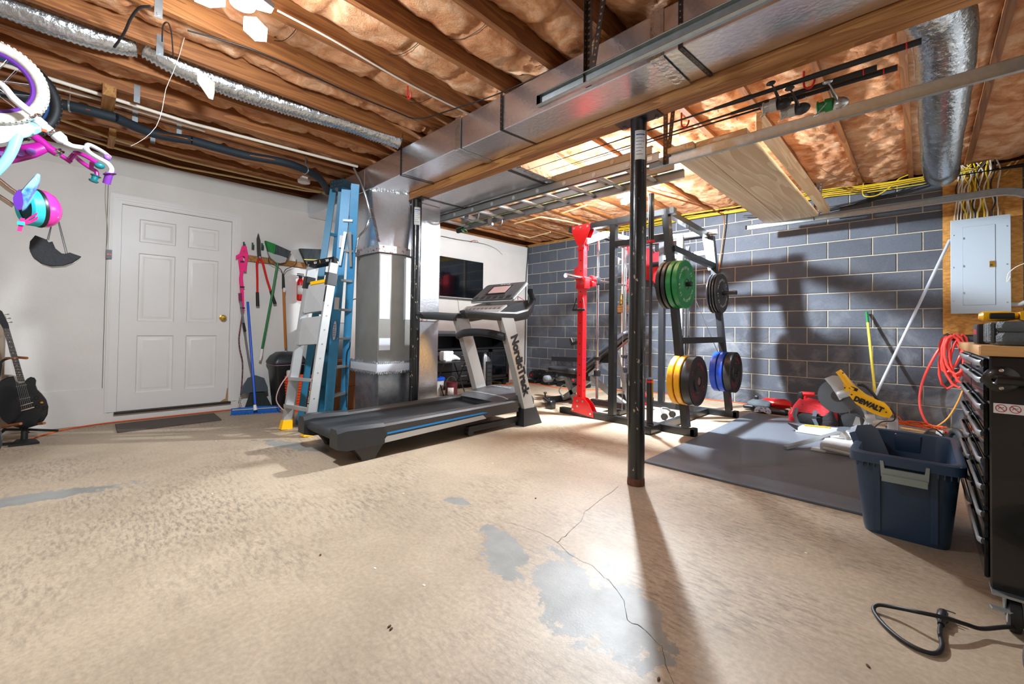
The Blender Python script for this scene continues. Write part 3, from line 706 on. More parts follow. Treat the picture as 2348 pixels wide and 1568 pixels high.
for i, (x, y, od) in enumerate(((.24+.82, -5.9, 'below the black foam pipe'), (1.456, -5.92, 'by the long white pipe'), (2.675, -5.93, 'topmost, near the lamp'), (2.27, -5.88, 'by the flexible duct end'), (.64, -5.75, 'by the cream pipes'), (1.05, -5.62, 'beside the black foam pipe, farther along'))):
    b = MB(); b.bar((x + .024, y, 2.69), (x + .024, y, 2.56), .034, .003, (1, 0, 0)); b.cyl((x + .022, y, 2.58), (x + .03, y, 2.58), .008, 8)
    solo('pipe_bracket', 'perforated grey metal tab on a joist ' + od, 'bracket', b, 'galvanised', group='metal tabs on the left joists')
b = MB(); b.box((1.21, -6.10, 2.54), (1.50, -6.03, 2.62)); solo('wood_block', 'short wooden block across the joists by the black foam pipe', 'wood block', b, 'plate_wood', smooth=0)
b = MB(); b.box((.25, -6.03, 2.55), (.62, -5.985, 2.62)); solo('wood_block', 'small wooden block across the two cream pipes', 'wood block', b, 'plate_wood', smooth=0)
sp = (0.633,-4.453,2.58)
b = MB(); b.lathe((sp[0], sp[1], 2.545), (0, 0, 1), [(.045, 0), (.062, .006), (.066, .03), (.05, .036)], 28); b.box((sp[0]-.03, sp[1]-.03, 2.57), (sp[0]+.03, sp[1]+.03, 2.62)); solo('smoke_detector', 'round white smoke detector under the joists near the blue ladder', 'detector', b, 'white_plastic')
# armoured conduit by the ladder top
b = MB(); flex(b, [(1.406,-4.24,2.579),(1.566,-4.24,2.385),(1.7,-4.24,2.182),(1.759,-4.24,2.022),(1.676,-4.24,1.908),(1.532,-4.24,1.842),(1.472,-4.24,1.696)], .010, 8, .0016, .006); solo('metal_conduit', 'curved flexible metal conduit beside the top of the blue ladder', 'conduit', b, 'steel')
# red hooks
def hook(p, label, g=None, m='red_plastic', s=1.0):
    p = V(p); b = MB(); b.tube([p, p + V((0, 0, -.06*s)), p + V((.005, 0, -.085*s)), p + V((.025*s, 0, -.095*s)), p + V((.04*s, 0, -.08*s)), p + V((.045*s, 0, -.06*s))], .005, 8, smooth=4); return solo('utility_hook', label, 'hook', b, m, group=g)
hook((3.066,-4.651,2.6), 'red coated hook screwed into the joist near the white cable')

# garage door tracks
def track(name, label, pts, parent_loc, hangers):
    t = thing(name, label, 'track', parent_loc, 'garage door tracks')
    P = [V(p) for p in pts]
    b = MB()
    sgn = 1
    rings = []
    prof = [(0, -.03), (.0025, -.03), (.0025, .03), (.022, .034), (.030, .026), (.028, .024), (.021, .031), (0, .033), (-.002, .03), (-.002, -.03), (.02, -.033), (.03, -.026), (.031, -.029), (.02, -.037), (0, -.034)]
    for i, p in enumerate(P):
        d = (P[min(i+1, len(P)-1)] - P[max(i-1, 0)]).normalized(); yv = V((0, 1, 0)); z = d.cross(yv); z = -z if z.dot(V((0, 0, 1))) < 0 and abs(d.x) > .3 else z
        if d.z < -.9: z = V((1, 0, 0))
        rings.append([p + yv*a*parent_side + z*c for a, c in prof])
    b.loft(rings); part('rail', b, 'galvanised', t, smooth=25)
    for (x, ztop, dy) in hangers:
        y = P[0].y; z = P[0].z
        b = MB(); perf(b, (x, y - .012*parent_side, ztop), (x, y - .012*parent_side, z - .03), .034, (0, 1, 0)); perf(b, (x - .015, y, ztop), (x - .015, y, z - .03), .026, (1, 0, 0)); perf(b, (x + dy, y - .01*parent_side, ztop), (x + .02, y - .01*parent_side, z + .02), .03, (0, 1, 0)); part('hanger', b, ['dark_steel', 'hole_brown'], t, 'perforated angle hanger', smooth=0)
def track_path(y, z, x0):
    out = [(x0, y, z), (4.8, y, z), (5.5, y, z), (6.08, y, z)]
    for k in range(1, 9): a = pi/2*k/8; out.append((6.08 + .32*sin(a), y, z - .32*(1 - cos(a))))
    out.append((6.40, y, .05)); return out
parent_side = -1
track('door_track', 'galvanised garage door track in front of the foil duct', track_path(-4.44, 2.2, 4.08), (4.1, -4.44, 2.2), [(4.39, JB, .09)])
parent_side = 1
track('door_track', 'galvanised garage door track passing under the stack of boards', track_path(-3.18, 2.21, 4.10), (4.1, -3.18, 2.2), [(4.235, JB, .06)])
parent_side = -1
track('door_track', 'garage door track near the block wall, bending down past the electrical panel', track_path(-.50, 2.225, 4.05), (4.1, -.5, 2.2), [(4.75, JB, .05)])

# boards lying across the tracks
mat('lumber', 'c9ab78', .6)
wood_mat('lumber', 'cdb088', 'e4d1ae', 1, 3.2, .55)
def board(label, x0, x1, y0, y1, z0, z1):
    b = MB(); b.bbox((x0, y0, z0), (x1, y1, z1), .003); o = solo('lumber_board', label, 'board', b, 'lumber', group='boards stored on the tracks', smooth=0); return o
q = [(4.259,-3.214,2.245),(4.446,-3.194,2.245),(4.777,-3.179,2.245),(4.29,-0.441,2.245),(4.476,-0.521,2.245),(4.759,-0.449,2.245)]
bo = board('pale board at the left of the overhead stack', q[0][0], q[1][0] - .002, q[0][1], q[3][1] , 2.243, 2.282)
bo2 = board('wide pale board with a brown knot at the right of the overhead stack', q[1][0] + .002, q[2][0], q[2][1], q[5][1], 2.243, 2.282)
b = MB(); b.box((q[0][0] + .03, q[0][1] - .0008, 2.255), (q[0][0] + .12, q[0][1], 2.272)); part('label_tag', b, 'label_white', bo)
b = MB(); b.box((q[1][0] + .12, q[2][1] - .0008, 2.255), (q[1][0] + .22, q[2][1], 2.272)); part('label_tag', b, 'label_white', bo2)
board('brown board on edge lying above the overhead stack', q[2][0] + .02, q[2][0] + .058, -3.05, -.15, 2.285, 2.42)

# extension ladder hung beyond the girder
t = thing('extension_ladder', 'long aluminium extension ladder hung flat under the ceiling', 'ladder', (2.9, -3.0, 2.2))
mat('ladder_grey', '8f918f', .4, metal=.6, var=.08)
ya, yb2 = -3.27, -2.80
for (dz, dy, x0, x1) in ((0, 0, 1.36, 4.22), (.075, .035, 1.42, 4.15)):
    for y, s in ((ya + dy, 1), (yb2 - dy, -1)):
        b = MB(); b.box((x0, y, 2.185 + dz), (x1, y + .004*s, 2.255 + dz)); b.box((x0, y, 2.185 + dz), (x1, y + .028*s, 2.189 + dz)); b.box((x0, y, 2.251 + dz), (x1, y + .028*s, 2.255 + dz)); part('rail', b, 'ladder_grey', t, smooth=0)
    k = 0; x = x0 + .17 + (.09 if dz else 0)
    while x < x1 - .05:
        b = MB(); b.cyl((x, ya + dy, 2.22 + dz), (x, yb2 - dy, 2.22 + dz), .016, 12); b.cyl((x, ya + dy - .003, 2.22 + dz), (x, ya + dy, 2.22 + dz), .019, 12); part('rung', b, 'light_grey', t); x += .305
for y in (ya + .06, yb2 - .06):
    b = MB(); b.tube([(1.98, y, 2.18), (2.05, y, 2.12), (2.16, y, 2.13), (2.18, y, 2.2)], .008, 8, smooth=3); b.box((1.95, y - .012, 2.15), (2.02, y + .012, 2.25)); part('rung_lock', b, 'steel', t)
b = MB(); b.bbox((1.30, yb2 - .03, 2.17), (1.42, yb2 + .01, 2.25), .01); b.bbox((1.30, ya - .01, 2.17), (1.40, ya + .03, 2.25), .01); part('end_foot', b, 'black_rubber', t)
b = MB(); b.tube([(1.55, -3.02, 2.15), (2.2, -3.03, 2.18), (3.0, -3.02, 2.19), (4.1, -3.03, 2.19)], .004, 6, smooth=4); b.ring((1.62, -2.95, 2.13), (.2, .3, 1), .06, .004, 20, 6, .6); part('green_rope', b, 'green_plastic', t, 'thin green rope')
b = MB(); b.box((4.05, ya - .002, 2.205), (4.17, ya - .0005, 2.235)); part('maker_label', b, 'label_white', t)

# black round bars and strap brackets: fishing rods under the girder
def rod(label, za, zb, y, x0, x1, reel_x, body, spool):
    t = thing('fishing_rod', label, 'fishing rod', ((x0+x1)/2, y, min(za, zb)), 'fishing rods under the girder')
    f = lambda x: V((x, y, za + (zb - za)*(x - x0)/(x1 - x0)))
    b = MB(); b.tube([f(x0), f(x0 + .8), f(reel_x - .3)], [.0015, .004, .006], 8); part('blank', b, 'black_plastic', t)
    b = MB(); b.tube([f(reel_x - .3), f(reel_x - .12), f(reel_x - .1), f(reel_x + .12), f(reel_x + .14), f(x1)], [.008, .014, .011, .012, .014, .014], 12); part('handle', b, 'black_rubber', t)
    b = MB(); b.cyl(f(x1 - .05), f(x1 - .045), .0155, 12); part('red_band', b, 'red_plastic', t)
    b = MB()
    for k in range(5):
        c = f(x0 + .15 + k*.33); b.ring(c - V((0, 0, .016)), (1, 0, 0), .009, .0012, 14, 5)
    part('line_guides', b, 'steel', t)['kind'] = 'stuff'
    c = f(reel_x) - V((0, 0, .085))
    b = MB(); b.tube([f(reel_x), f(reel_x) + V((.01, 0, -.04)), c + V((.03, 0, 0))], [.008, .006, .012], 8, smooth=3); b.ell(c + V((.035, 0, -.005)), (.04, .02, .03), 14, 10); r = part('reel', b, body, t)
    b = MB(); b.lathe(c + V((0, 0, 0)), (-1, 0, 0), [(.03, -.01), (.032, .02), (.024, .022), (.024, .045), (.03, .047), (.03, .052), (.01, .06)], 18); part('spool', b, spool, r)
    b = MB(); b.tube([c + V((-.01, .03, 0)), c + V((-.05, .036, -.015)), c + V((-.07, .015, -.035)), c + V((-.05, -.02, -.036)), c + V((-.01, -.03, 0))], .0025, 6, smooth=4); part('bail_wire', b, 'steel', r)
    b = MB(); b.tube([c + V((.03, -.02, 0)), c + V((.03, -.05, .01)), c + V((.01, -.07, .06)), c + V((.0, -.075, .075))], .004, 8, smooth=3); b.ell(c + V((0, -.08, .08)), (.022, .01, .012), 12, 8); part('crank', b, body, r)
    return t
rod('black fishing rod with dark reel hanging nearest the girder', 2.225, 2.205, -3.70, 3.3, 5.60, 5.05, 'black_plastic', 'silver_plastic')
rod('black fishing rod with second dark reel hanging beside the first', 2.19, 2.18, -3.64, 3.5, 5.45, 5.12, 'dark_grey_plastic', 'silver_plastic')
rod('fishing rod with silver reel and green spool hanging at the right', 2.195, 2.17, -3.60, 3.7, 5.52, 5.27, 'steel', 'green_plastic')
hook((4.55, -3.67, 2.27), 'red coated hook holding the fishing rods beside the central post', m='red_plastic')
hook((5.17, -3.66, 2.27), 'red coated hook holding the fishing rods by their reels', m='red_plastic')

# cables along the top of the block wall and down to the panel
random.seed(11)
def cable(label, pts, m, r=.005, grp=None): b = MB(); b.tube(pts, r, 6, smooth=5); return solo('electric_cable', label, 'cable', b, m, group=grp, smooth=60)
for k, od in enumerate(('lowest', 'second lowest', 'middle', 'second highest', 'highest')):
    z = 2.50 + .012*k; y = -.08 - .035*k
    cable('yellow cable along the top of the block wall, %s of the bundle' % od, [(1.2 + .3*k, y - .05, 2.58), (2.2, y, z + .05 + random.uniform(-.01, .02)), (3.2, y - random.uniform(0, .06), z + .06), (4.2, y, z + .03 + random.uniform(-.02, .02)), (4.75, y - .03, z + .05), (5.2, y - random.uniform(0, .05), z + .02), (5.7, y, z + random.uniform(0, .04)), (5.95, y, z + .03)], 'yellow_cable', .005, 'yellow cables on the block wall')
cable('yellow cable loop sagging below the bundle, right of the boards', [(5.136,-0.14,2.631),(5.128,-0.14,2.525),(5.151,-0.14,2.472),(5.246,-0.14,2.461),(5.353,-0.14,2.524),(5.43,-0.14,2.6),(5.525,-0.14,2.632)], 'yellow_cable', .006)
for k, od in enumerate(('highest', 'second highest', 'third highest', 'lowest')):
    cable('black cable along the top of the block wall, %s of four' % od, [(3.9, -.05 - .02*k, 2.50 - .012*k), (4.6, -.06 - .02*k, 2.43 - .02*k), (5.3, -.06, 2.47 - .01*k), (5.8, -.08 - .02*k, 2.53), (6.4, -.08 - .02*k, 2.56 - .02*k)], 'black_cable', .005, 'black cables on the block wall')

for lab, pts in (('bent metal support wire under the insulation, left of the middle right joist', [(4.872,-1.084,2.59),(4.924,-0.799,2.59),(4.972,-0.586,2.59),(5.02,-0.508,2.59),(5.088,-0.652,2.59),(5.202,-1.007,2.59)]), ('bent metal support wire under the insulation beside the wide flexible duct', [(5.38,-1.764,2.59),(5.429,-1.69,2.59),(5.478,-1.595,2.59),(5.526,-1.541,2.59)]), ('short metal support wire end sticking from the insulation near the boards', [(4.765,-1.512,2.59),(4.851,-1.619,2.59)])):
    b = MB(); b.tube(pts, .0028, 6, smooth=3); solo('support_wire', lab, 'wire', b, 'steel')
pipe('plastic_pipe', 'cream pipe branch under the joists above the extension ladder, upper run', [(2.016,-1.531,2.57),(2.473,-1.62,2.57)], .010, 'cream_pipe')
pipe('plastic_pipe', 'cream pipe branch forking under the joists beside the red rack post', [(1.113,-1.55,2.57),(1.657,-1.573,2.57),(1.793,-1.131,2.57),(1.848,-0.698,2.57)], .010, 'cream_pipe')
pipe('plastic_pipe', 'short cream pipe elbow near the far end of the extension ladder', [(0.636,-0.942,2.57),(0.618,-0.641,2.57),(1.164,-0.744,2.57)], .010, 'cream_pipe')
pipe('electric_cable', 'white cable sagging between joists right of the foil duct end', [(3.132,-3.144,2.6),(3.08,-2.859,2.6),(3.058,-2.681,2.6),(3.073,-2.507,2.6)], .005, 'white_cable', 'cable', 4)
# ================================================================ TREADMILL
mat('belt', '26292c', .55, var=.25, vscale=5, bump=.1, bscale=200)
mat('tm_dark', '25282b', .42, var=.12, vscale=9)
mat('tm_side', '34312f', .5)
mat('tm_silver', 'b4b2ae', .32, metal=.35)
mat('tm_hood', '56595e', .38, metal=.3)
mat('blue_trim', '0d7fc4', .3)
mat('screen_lit', 'a98c88', .3, emit=.35)
t = thing('treadmill', 'grey and black treadmill with tilted console and blue side stripe', 'treadmill', (2.44, -3.9, 0))
X0, X1 = 2.09, 2.785
b = MB(); b.box((X0 + .105, -4.93, .195), (X1 - .105, -3.28, .212)); b.tube([(X0 + .105, -4.925, .182), (X1 - .105, -4.925, .182)], .03, 18); part('running_belt', b, 'belt', t)
for x0, x1, s in ((X0, X0 + .11, 0), (X1 - .11, X1, 1)):
    b = MB()
    def rr(y, z1): return [(x0, y, .15), (x1, y, .15), (x1, y, z1 - .015), (x1 - .012, y, z1), (x0 + .012, y, z1), (x0, y, z1 - .015)]
    b.loft([rr(-4.80, .238), rr(-4.4, .243), rr(-3.7, .255), rr(-3.2, .262)]); part('side_rail', b, 'tm_side', t)
    xo = x1 if s else x0; e = .003 if s else -.003
    b = MB(); b.hexa([(xo - .004*(1 if s else -1), -4.60, .165), (xo + e, -4.60, .165), (xo + e, -3.60, .190), (xo - .004*(1 if s else -1), -3.60, .19), (xo - .004*(1 if s else -1), -4.60, .177), (xo + e, -4.60, .177), (xo + e, -3.66, .202), (xo - .004*(1 if s else -1), -3.66, .202)]); part('blue_stripe', b, 'blue_trim', t, 'bright blue stripe')
    b = MB(); b.hexa([(xo - .03*(1 if s else -1), -4.66, .105), (xo + e, -4.66, .105), (xo + e, -3.62, .142), (xo - .03*(1 if s else -1), -3.62, .142), (xo - .03*(1 if s else -1), -4.60, .150), (xo + e, -4.60, .150), (xo + e, -3.66, .176), (xo - .03*(1 if s else -1), -3.66, .176)]); part('silver_skirt', b, 'tm_silver', t)
    # rear end cap and foot
    xa, xb = (x0 - .004, x1 + .006)
    b = MB()
    b.loft([[(xa, -4.97, .12), (xb, -4.97, .12), (xb, -4.97, .225), (xb - .02, -4.97, .25), (xa + .02, -4.97, .25), (xa, -4.97, .225)],
            [(xa, -4.90, .10), (xb, -4.90, .10), (xb, -4.90, .235), (xb - .02, -4.90, .262), (xa + .02, -4.90, .262), (xa, -4.90, .235)],
            [(xa, -4.62, .10), (xb, -4.62, .10), (xb, -4.62, .225), (xb - .02, -4.62, .248), (xa + .02, -4.62, .248), (xa, -4.62, .225)]])
    part('end_cap', b, 'tm_dark', t)
    b = MB(); b.loft([[(xa + .01, -4.86, .12), (xb - .01, -4.86, .12), (xb - .01, -4.61, .12), (xa + .01, -4.61, .12)], [(xa + .03, -4.79, .03), (xb - .02, -4.79, .03), (xb - .02, -4.67, .03), (xa + .03, -4.67, .03)], [(xa + .035, -4.78, 0.002), (xb - .025, -4.78, 0.002), (xb - .025, -4.68, 0.002), (xa + .035, -4.68, 0.002)]]); part('rear_foot', b, 'tm_side', t)
    # upright
    xu0, xu1 = (x0 - .02, x0 + .055) if not s else (x1 - .055, x1 + .02)
    def ur(y, z, d): return [(xu0, y - d/2, z), (xu1, y - d/2, z), (xu1, y + d/2 - .015, z), (xu1 - .012, y + d/2, z), (xu0 + .012, y + d/2, z), (xu0, y + d/2 - .015, z)]
    b = MB(); b.loft([ur(-3.05, .15, .155), ur(-3.17, .5, .15), ur(-3.30, .85, .155), ur(-3.375, 1.05, .175)]); up_ = part('upright', b, 'tm_silver', t)
    b = MB(); b.loft([[(xu0 - .02, -3.16, 0.002), (xu1 + .02, -3.16, 0.002), (xu1 + .02, -2.89, 0.002), (xu0 - .02, -2.89, 0.002)], [(xu0 - .008, -3.15, .17), (xu1 + .008, -3.15, .17), (xu1 + .008, -2.97, .17), (xu0 - .008, -2.97, .17)]]); part('upright_foot', b, 'tm_dark', t)
    b = MB(); b.bbox((xo - .09*(1 if s else -1), -3.79, .035), (xo - .035*(1 if s else -1), -2.95, .085), .006); b.cyl((xo - .088*(1 if s else -1), -3.765, .034), (xo - .037*(1 if s else -1), -3.765, .034), .032, 18); part('floor_rail', b, 'tm_dark', t)
    # handrail
    b = MB(); xm = (xu0 + xu1)/2; w_ = .038
    prof = lambda y, z, hh, ww=.036: [(xm - ww, y, z - hh*.4), (xm - ww*.6, y, z - hh), (xm + ww*.6, y, z - hh), (xm + ww, y, z - hh*.4), (xm + ww, y, z + hh*.5), (xm + ww*.6, y, z + hh*.8), (xm - ww*.6, y, z + hh*.8), (xm - ww, y, z + hh*.5)]
    b.loft([prof(-3.90, 1.09, .012), prof(-3.86, 1.075, .04), prof(-3.5, 1.068, .044), prof(-3.25, 1.07, .048), prof(-3.10, 1.10, .055), prof(-3.02, 1.17, .06), prof(-2.985, 1.25, .05), prof(-3.03, 1.33, .03)]); part('handrail', b, 'tm_dark', t)
b = MB()
def hood(y, zz, k):
    out = []
    for i in range(13): a = i/12; x = X0 + .035 + (X1 - X0 - .07)*a; out.append((x, y + k*sin(pi*a), zz + .03*sin(pi*a)**.5))
    return out + [(X1 - .035, y, .19), (X0 + .035, y, .19)]
b.loft([hood(-3.42, .238, -.05), hood(-3.36, .262, -.05), hood(-3.30, .285, -.04), hood(-3.0, .315, 0), hood(-2.93, .24, 0)]); part('motor_hood', b, 'tm_hood', t, 'grey motor hood')
b = MB(); b.tube([(X0 + .03 + (X1-X0-.06)*i/14, -3.315 - .045*sin(pi*i/14), .276 + .03*sin(pi*i/14)**.5) for i in range(15)], .010, 8, flat=.6); part('hood_trim', b, 'tm_silver', t, 'silver arc trim')
text('lettering', 'NordicTrack', .055, (2.44, -3.10, .346), (1, 0, 0), (0, 1, .05), 'light_grey', t)
text('lettering', 'NordicTrack', .125, (X1 + .0215, -3.205, .60), (0, .33, -1), (0, 1, .33), 'ink_black', t, sx=.93, bold=.0065)
b = MB(); b.tube([(X0 - .0, -3.40, .87), (X0 + .15, -3.44, .90), (X0 + .35, -3.46, .91), (X1 - .15, -3.44, .90), (X1, -3.40, .87)], .030, 12, smooth=4, flat=1.3); part('pulse_bar', b, 'tm_dark', t, 'curved black crossbar')
# console: tray, face panel, screen
cy = lambda x, y, z: (x, y, z)
b = MB(); b.loft([[(X0 + .03, -3.42, 1.06), (X1 - .03, -3.42, 1.06), (X1 - .03, -3.42, 1.10), (X0 + .03, -3.42, 1.10)], [(X0 + .03, -3.30, 1.05), (X1 - .03, -3.30, 1.05), (X1 - .03, -3.30, 1.17), (X0 + .03, -3.30, 1.17)], [(X0 + .03, -3.02, 1.10), (X1 - .03, -3.02, 1.10), (X1 - .03, -3.05, 1.24), (X0 + .03, -3.05, 1.24)]]); part('console_tray', b, 'tm_dark', t)
b = MB(); b.hexa([(X0 + .05, -3.43, 1.098), (X1 - .05, -3.43, 1.098), (X1 - .05, -3.32, 1.165), (X0 + .05, -3.32, 1.165), (X0 + .05, -3.435, 1.112), (X1 - .05, -3.435, 1.112), (X1 - .05, -3.325, 1.18), (X0 + .05, -3.325, 1.18)]); kp = part('button_strip', b, 'tm_silver', t)
b = MB()
for k in range(9): b.cbox((2.2 + .06*k, -3.37, 1.150), (.045, .05, .004), Matrix.Rotation(radians(30), 3, 'X'))
part('buttons', b, 'tm_hood', kp)
b = MB(); b.cyl((2.36, -3.47, 1.085), (2.36, -3.42, 1.095), .022, 18); part('stop_key', b, 'orange_plastic', t, 'round orange-red stop key')
nrm = V((0, -.62, .78)); pu = V((0, .78, .62)).normalized(); po = V((2.44, -3.16, 1.335))
b = MB(); out = [(-.29, -.15), (.29, -.15), (.305, -.13), (.29, .135), (.27, .15), (-.27, .15), (-.29, .135), (-.305, -.13)]
b.plane(po, (1, 0, 0), pu, out, -nrm * .035); pn = part('console_face', b, 'tm_hood', t, 'dark grey console face')
b = MB(); b.tube([po + V((1, 0, 0))*x*1.01 + pu*y*1.02 - nrm*.02 for x, y in out], .010, 6, closed=True); part('console_trim', b, 'tm_silver', pn)
b = MB(); b.plane(po + nrm*.001, (1, 0, 0), pu, [(-.15, -.055), (.15, -.055), (.15, .10), (-.15, .10)], nrm * .004); part('screen_bezel', b, 'ink_black', pn)
b = MB(); b.plane(po + nrm*.005, (1, 0, 0), pu, [(-.125, -.035), (.125, -.035), (.125, .085), (-.125, .085)], nrm * .002); part('screen', b, 'screen_lit', pn, 'small lit display')
b = MB()
for k in range(6): b.plane(po + V((-.24 + .096*k, 0, 0)) + nrm*.001, (1, 0, 0), pu, [(-.03, -.125), (.03, -.125), (.03, -.085), (-.03, -.085)], nrm * .002)
part('buttons', b, 'tm_dark', pn)
text('lettering', 'NordicTrack', .028, po + pu*.128 + nrm*.001, (1, 0, 0), pu, 'light_grey', t)
b = MB(); b.tube([(2.60, -3.03, 1.25), (2.62, -3.05, 1.28), (2.66, -3.04, 1.26), (2.70, -3.02, 1.235), (2.72, -3.03, 1.24)], .004, 6, smooth=4); part('safety_cord', b, mat('pink_cord', 'e0708a', .6), t, 'pink safety cord')

# ================================================================ TV CORNER
b = MB(); b.bbox((.05, -2.19, 1.45), (.095, -1.26, 2.10), .006); tv = solo('television', 'flat black television mounted on the white wall behind the treadmill', 'television', b, 'black_plastic')
b = MB(); b.box((.095, -2.18, 1.47), (.097, -1.27, 2.09)); part('screen', b, 'glass_dark', tv, smooth=0)
b = MB(); b.box((.095, -2.19, 1.45), (.099, -1.26, 1.462)); part('lower_trim', b, 'light_grey', tv)
t = thing('media_cabinet', 'long black media cabinet with glass doors under the television', 'cabinet', (.25, -1.7, 0))
mat('cab_black', '1d1f22', .4)
b = MB(); b.box((.03, -2.62, .83), (.47, -.94, .86)); b.box((.03, -2.6, .10), (.45, -.96, .13)); b.box((.03, -2.6, .10), (.06, -.96, .83)); b.box((.03, -.99, .03), (.45, -.955, .83)); b.box((.03, -1.88, .1), (.45, -1.85, .83)); b.box((.03, -2.6, .03), (.45, -2.57, .83)); b.box((.03, -2.6, .62), (.45, -.96, .64)); part('carcass', b, 'cab_black', t)
for y0, y1 in ((-1.84, -1.42), (-1.41, -1.0)):
    b = MB(); b.box((.452, y0, .14), (.470, y0 + .04, .61)); b.box((.452, y1 - .04, .14), (.470, y1, .61)); b.box((.452, y0, .57), (.47, y1, .61)); b.box((.452, y0, .14), (.47, y1, .18)); d = part('door', b, 'cab_black', t)
    b = MB(); b.box((.455, y0 + .04, .18), (.460, y1 - .04, .57)); part('glass', b, 'glass_dark', d)
for k in range(3):
    b = MB(); b.bbox((.452, -2.56, .14 + .157*k), (.47, -1.89, .285 + .157*k), .004); d = part('drawer', b, 'cab_black', t)
    b = MB(); b.cyl((.485, -2.05, .215 + .157*k), (.485, -1.93, .215 + .157*k), .007, 8); part('handle', b, 'steel', d)
for y in (-2.55, -1.02): b = MB(); b.box((.36, y - .03, 0), (.42, y + .03, .10)); part('leg', b, 'cab_black', t)
t = thing('tower_fan', 'slim black and silver tower fan standing before the media cabinet', 'fan', (.66, -1.66, 0))
b = MB(); b.lathe((.66, -1.66, 0), (0, 0, 1), [(.13, 0), (.13, .015), (.05, .03)], 24); part('base', b, 'black_plastic', t)
b = MB(); b.loft([[V((.66, -1.66, z)) + V((.055*cos(a)*s, .095*sin(a)*s, (.06*(-sin(a)) if z > .4 else 0))) for a in [2*pi*k/20 for k in range(20)]] for z, s in ((.02, 1), (.44, 1), (.50, .8), (.515, .3))]); part('body', b, 'steel', t)
b = MB(); b.bbox((.70, -1.73, .05), (.722, -1.61, .44), .006); g_ = part('front_grille', b, 'black_plastic', t)
for k in range(5):
    b = MB(); b.box((.722, -1.715, .08 + .065*k), (.725, -1.625, .13 + .065*k)); part('grille_panel', b, 'dark_grey_plastic', g_)
t = thing('folding_stool', 'small black folding table holding a white jug behind the treadmill', 'table', (.66, -2.42, 0))
b = MB(); b.bbox((.50, -2.62, .455), (.82, -2.20, .475), .004); part('table_top', b, 'black_metal', t)
for y in (-2.60, -2.22):
    b = MB(); b.tube([(.52, y, .455), (.80, y, 0.006)], .009, 8); part('leg', b, 'black_metal', t)
    b = MB(); b.tube([(.80, y, .455), (.52, y, 0.006)], .009, 8); part('leg', b, 'black_metal', t)
t = thing('plastic_jug', 'white plastic spouted jug on the folding table', 'jug', (.66, -2.43, .476))
b = MB(); b.bbox((.58, -2.54, .477), (.72, -2.38, .62), .02); part('body', b, 'white_plastic', t)
b = MB(); b.tube([(.66, -2.39, .53), (.66, -2.30, .52), (.66, -2.22, .495)], [.06, .035, .016], 12); b.ring((.66, -2.36, .595), (1, 0, 0), .02, .006, 16, 6); part('spout', b, 'white_plastic', t)
t = thing('paint_can', 'maroon paint can with white label on the floor behind the treadmill', 'paint can', (.86, -2.52, 0))
b = MB(); b.lathe((.86, -2.52, 0), (0, 0, 1), [(.085, 0), (.087, .01), (.085, .02), (.085, .185), (.089, .19), (.089, .20), (.075, .20), (.075, .193)], 28); part('can', b, mat('maroon', '5a1f2a', .35), t)
b = MB(); b.loft([[V((.86, -2.52, z)) + V((cos(radians(a)), sin(radians(a)), 0))*.0862 for a in [-75 + 60*k/8 for k in range(9)]] for z in (.03, .13)], cap=False); q_ = part('label', b, 'label_white', t); q_.modifiers.new('thick', 'SOLIDIFY').thickness = .0006
b = MB(); b.tube(arc((.86, -2.52, .19), (0, 1, 0), (0, 0, 1), .086, 0, 180, 14), .002, 5); part('bail_handle', b, 'steel', t)
t = thing('blue_bucket', 'blue lidded bucket partly hidden behind the maroon paint can', 'bucket', (.60, -2.55, 0))
b = MB(); b.lathe((.60, -2.60, 0), (0, 0, 1), [(.10, 0), (.12, .20), (.125, .21)], 24); part('body', b, 'white_plastic', t); b = MB(); b.lathe((.60, -2.60, .21), (0, 0, 1), [(.13, 0), (.132, .03), (.12, .04)], 24); part('lid', b, 'blue_plastic', t)
b = MB(); b.strip([(.60, -1.86, .31), (.60, -1.83, .25), (.60, -1.82, .15), (.60, -1.845, .02)], (0, .03, 0), .02); b.bbox((.58, -1.88, .29), (.62, -1.82, .33), .008); solo('yellow_scraper', 'curved yellow plastic tool leaning beside the tower fan', 'tool', b, 'yellow_plastic')
b = MB(); b.bbox((.10, -.90, 0), (.14, -.62, .42), .004); solo('panel_board', 'thin pink and green board standing on end beside the media cabinet', 'board', b, mat('pinkboard', 'cf7a74', .7, col2='7cab9a', vscale=1.3, thr=(.48, .52)))
b = MB(); b.bbox((.05, -2.4, .862), (.35, -2.05, .91), .006); solo('cable_box', 'small grey box on top of the media cabinet at its left', 'box', b, 'grey_plastic')
b = MB(); b.box((.02, -1.24, 1.565), (.05, -1.14, 1.585)); solo('red_level', 'short red bar on the wall at the right of the television', 'tool', b, 'red_plastic')
b = MB(); b.tube([(.02, -1.75, 1.46), (.03, -1.7, 1.1), (.05, -1.66, .87)], .004, 6, smooth=4); solo('electric_cable', 'thin grey cable dangling from the television to the cabinet', 'cable', b, 'white_cable')
b = MB(); b.tube([(0.02,-2.115,2.438),(0.02,-1.775,2.437),(0.02,-1.341,2.455),(0.02,-1.082,2.448),(0.02,-0.864,2.402),(0.02,-0.729,2.325)], [.004, .004, .003, .003, .002, .002], 6, smooth=4); r_ = solo('fishing_rod', 'thin fishing rod tip resting high on the white wall above the television', 'fishing rod', b, 'black_plastic')
b = MB(); b.tube([(0.04,-1.506,2.426),(0.04,-1.458,2.471),(0.04,-1.369,2.478),(0.04,-1.348,2.451)], .004, 6, smooth=3); part('red_tie', b, 'red_plastic', r_)
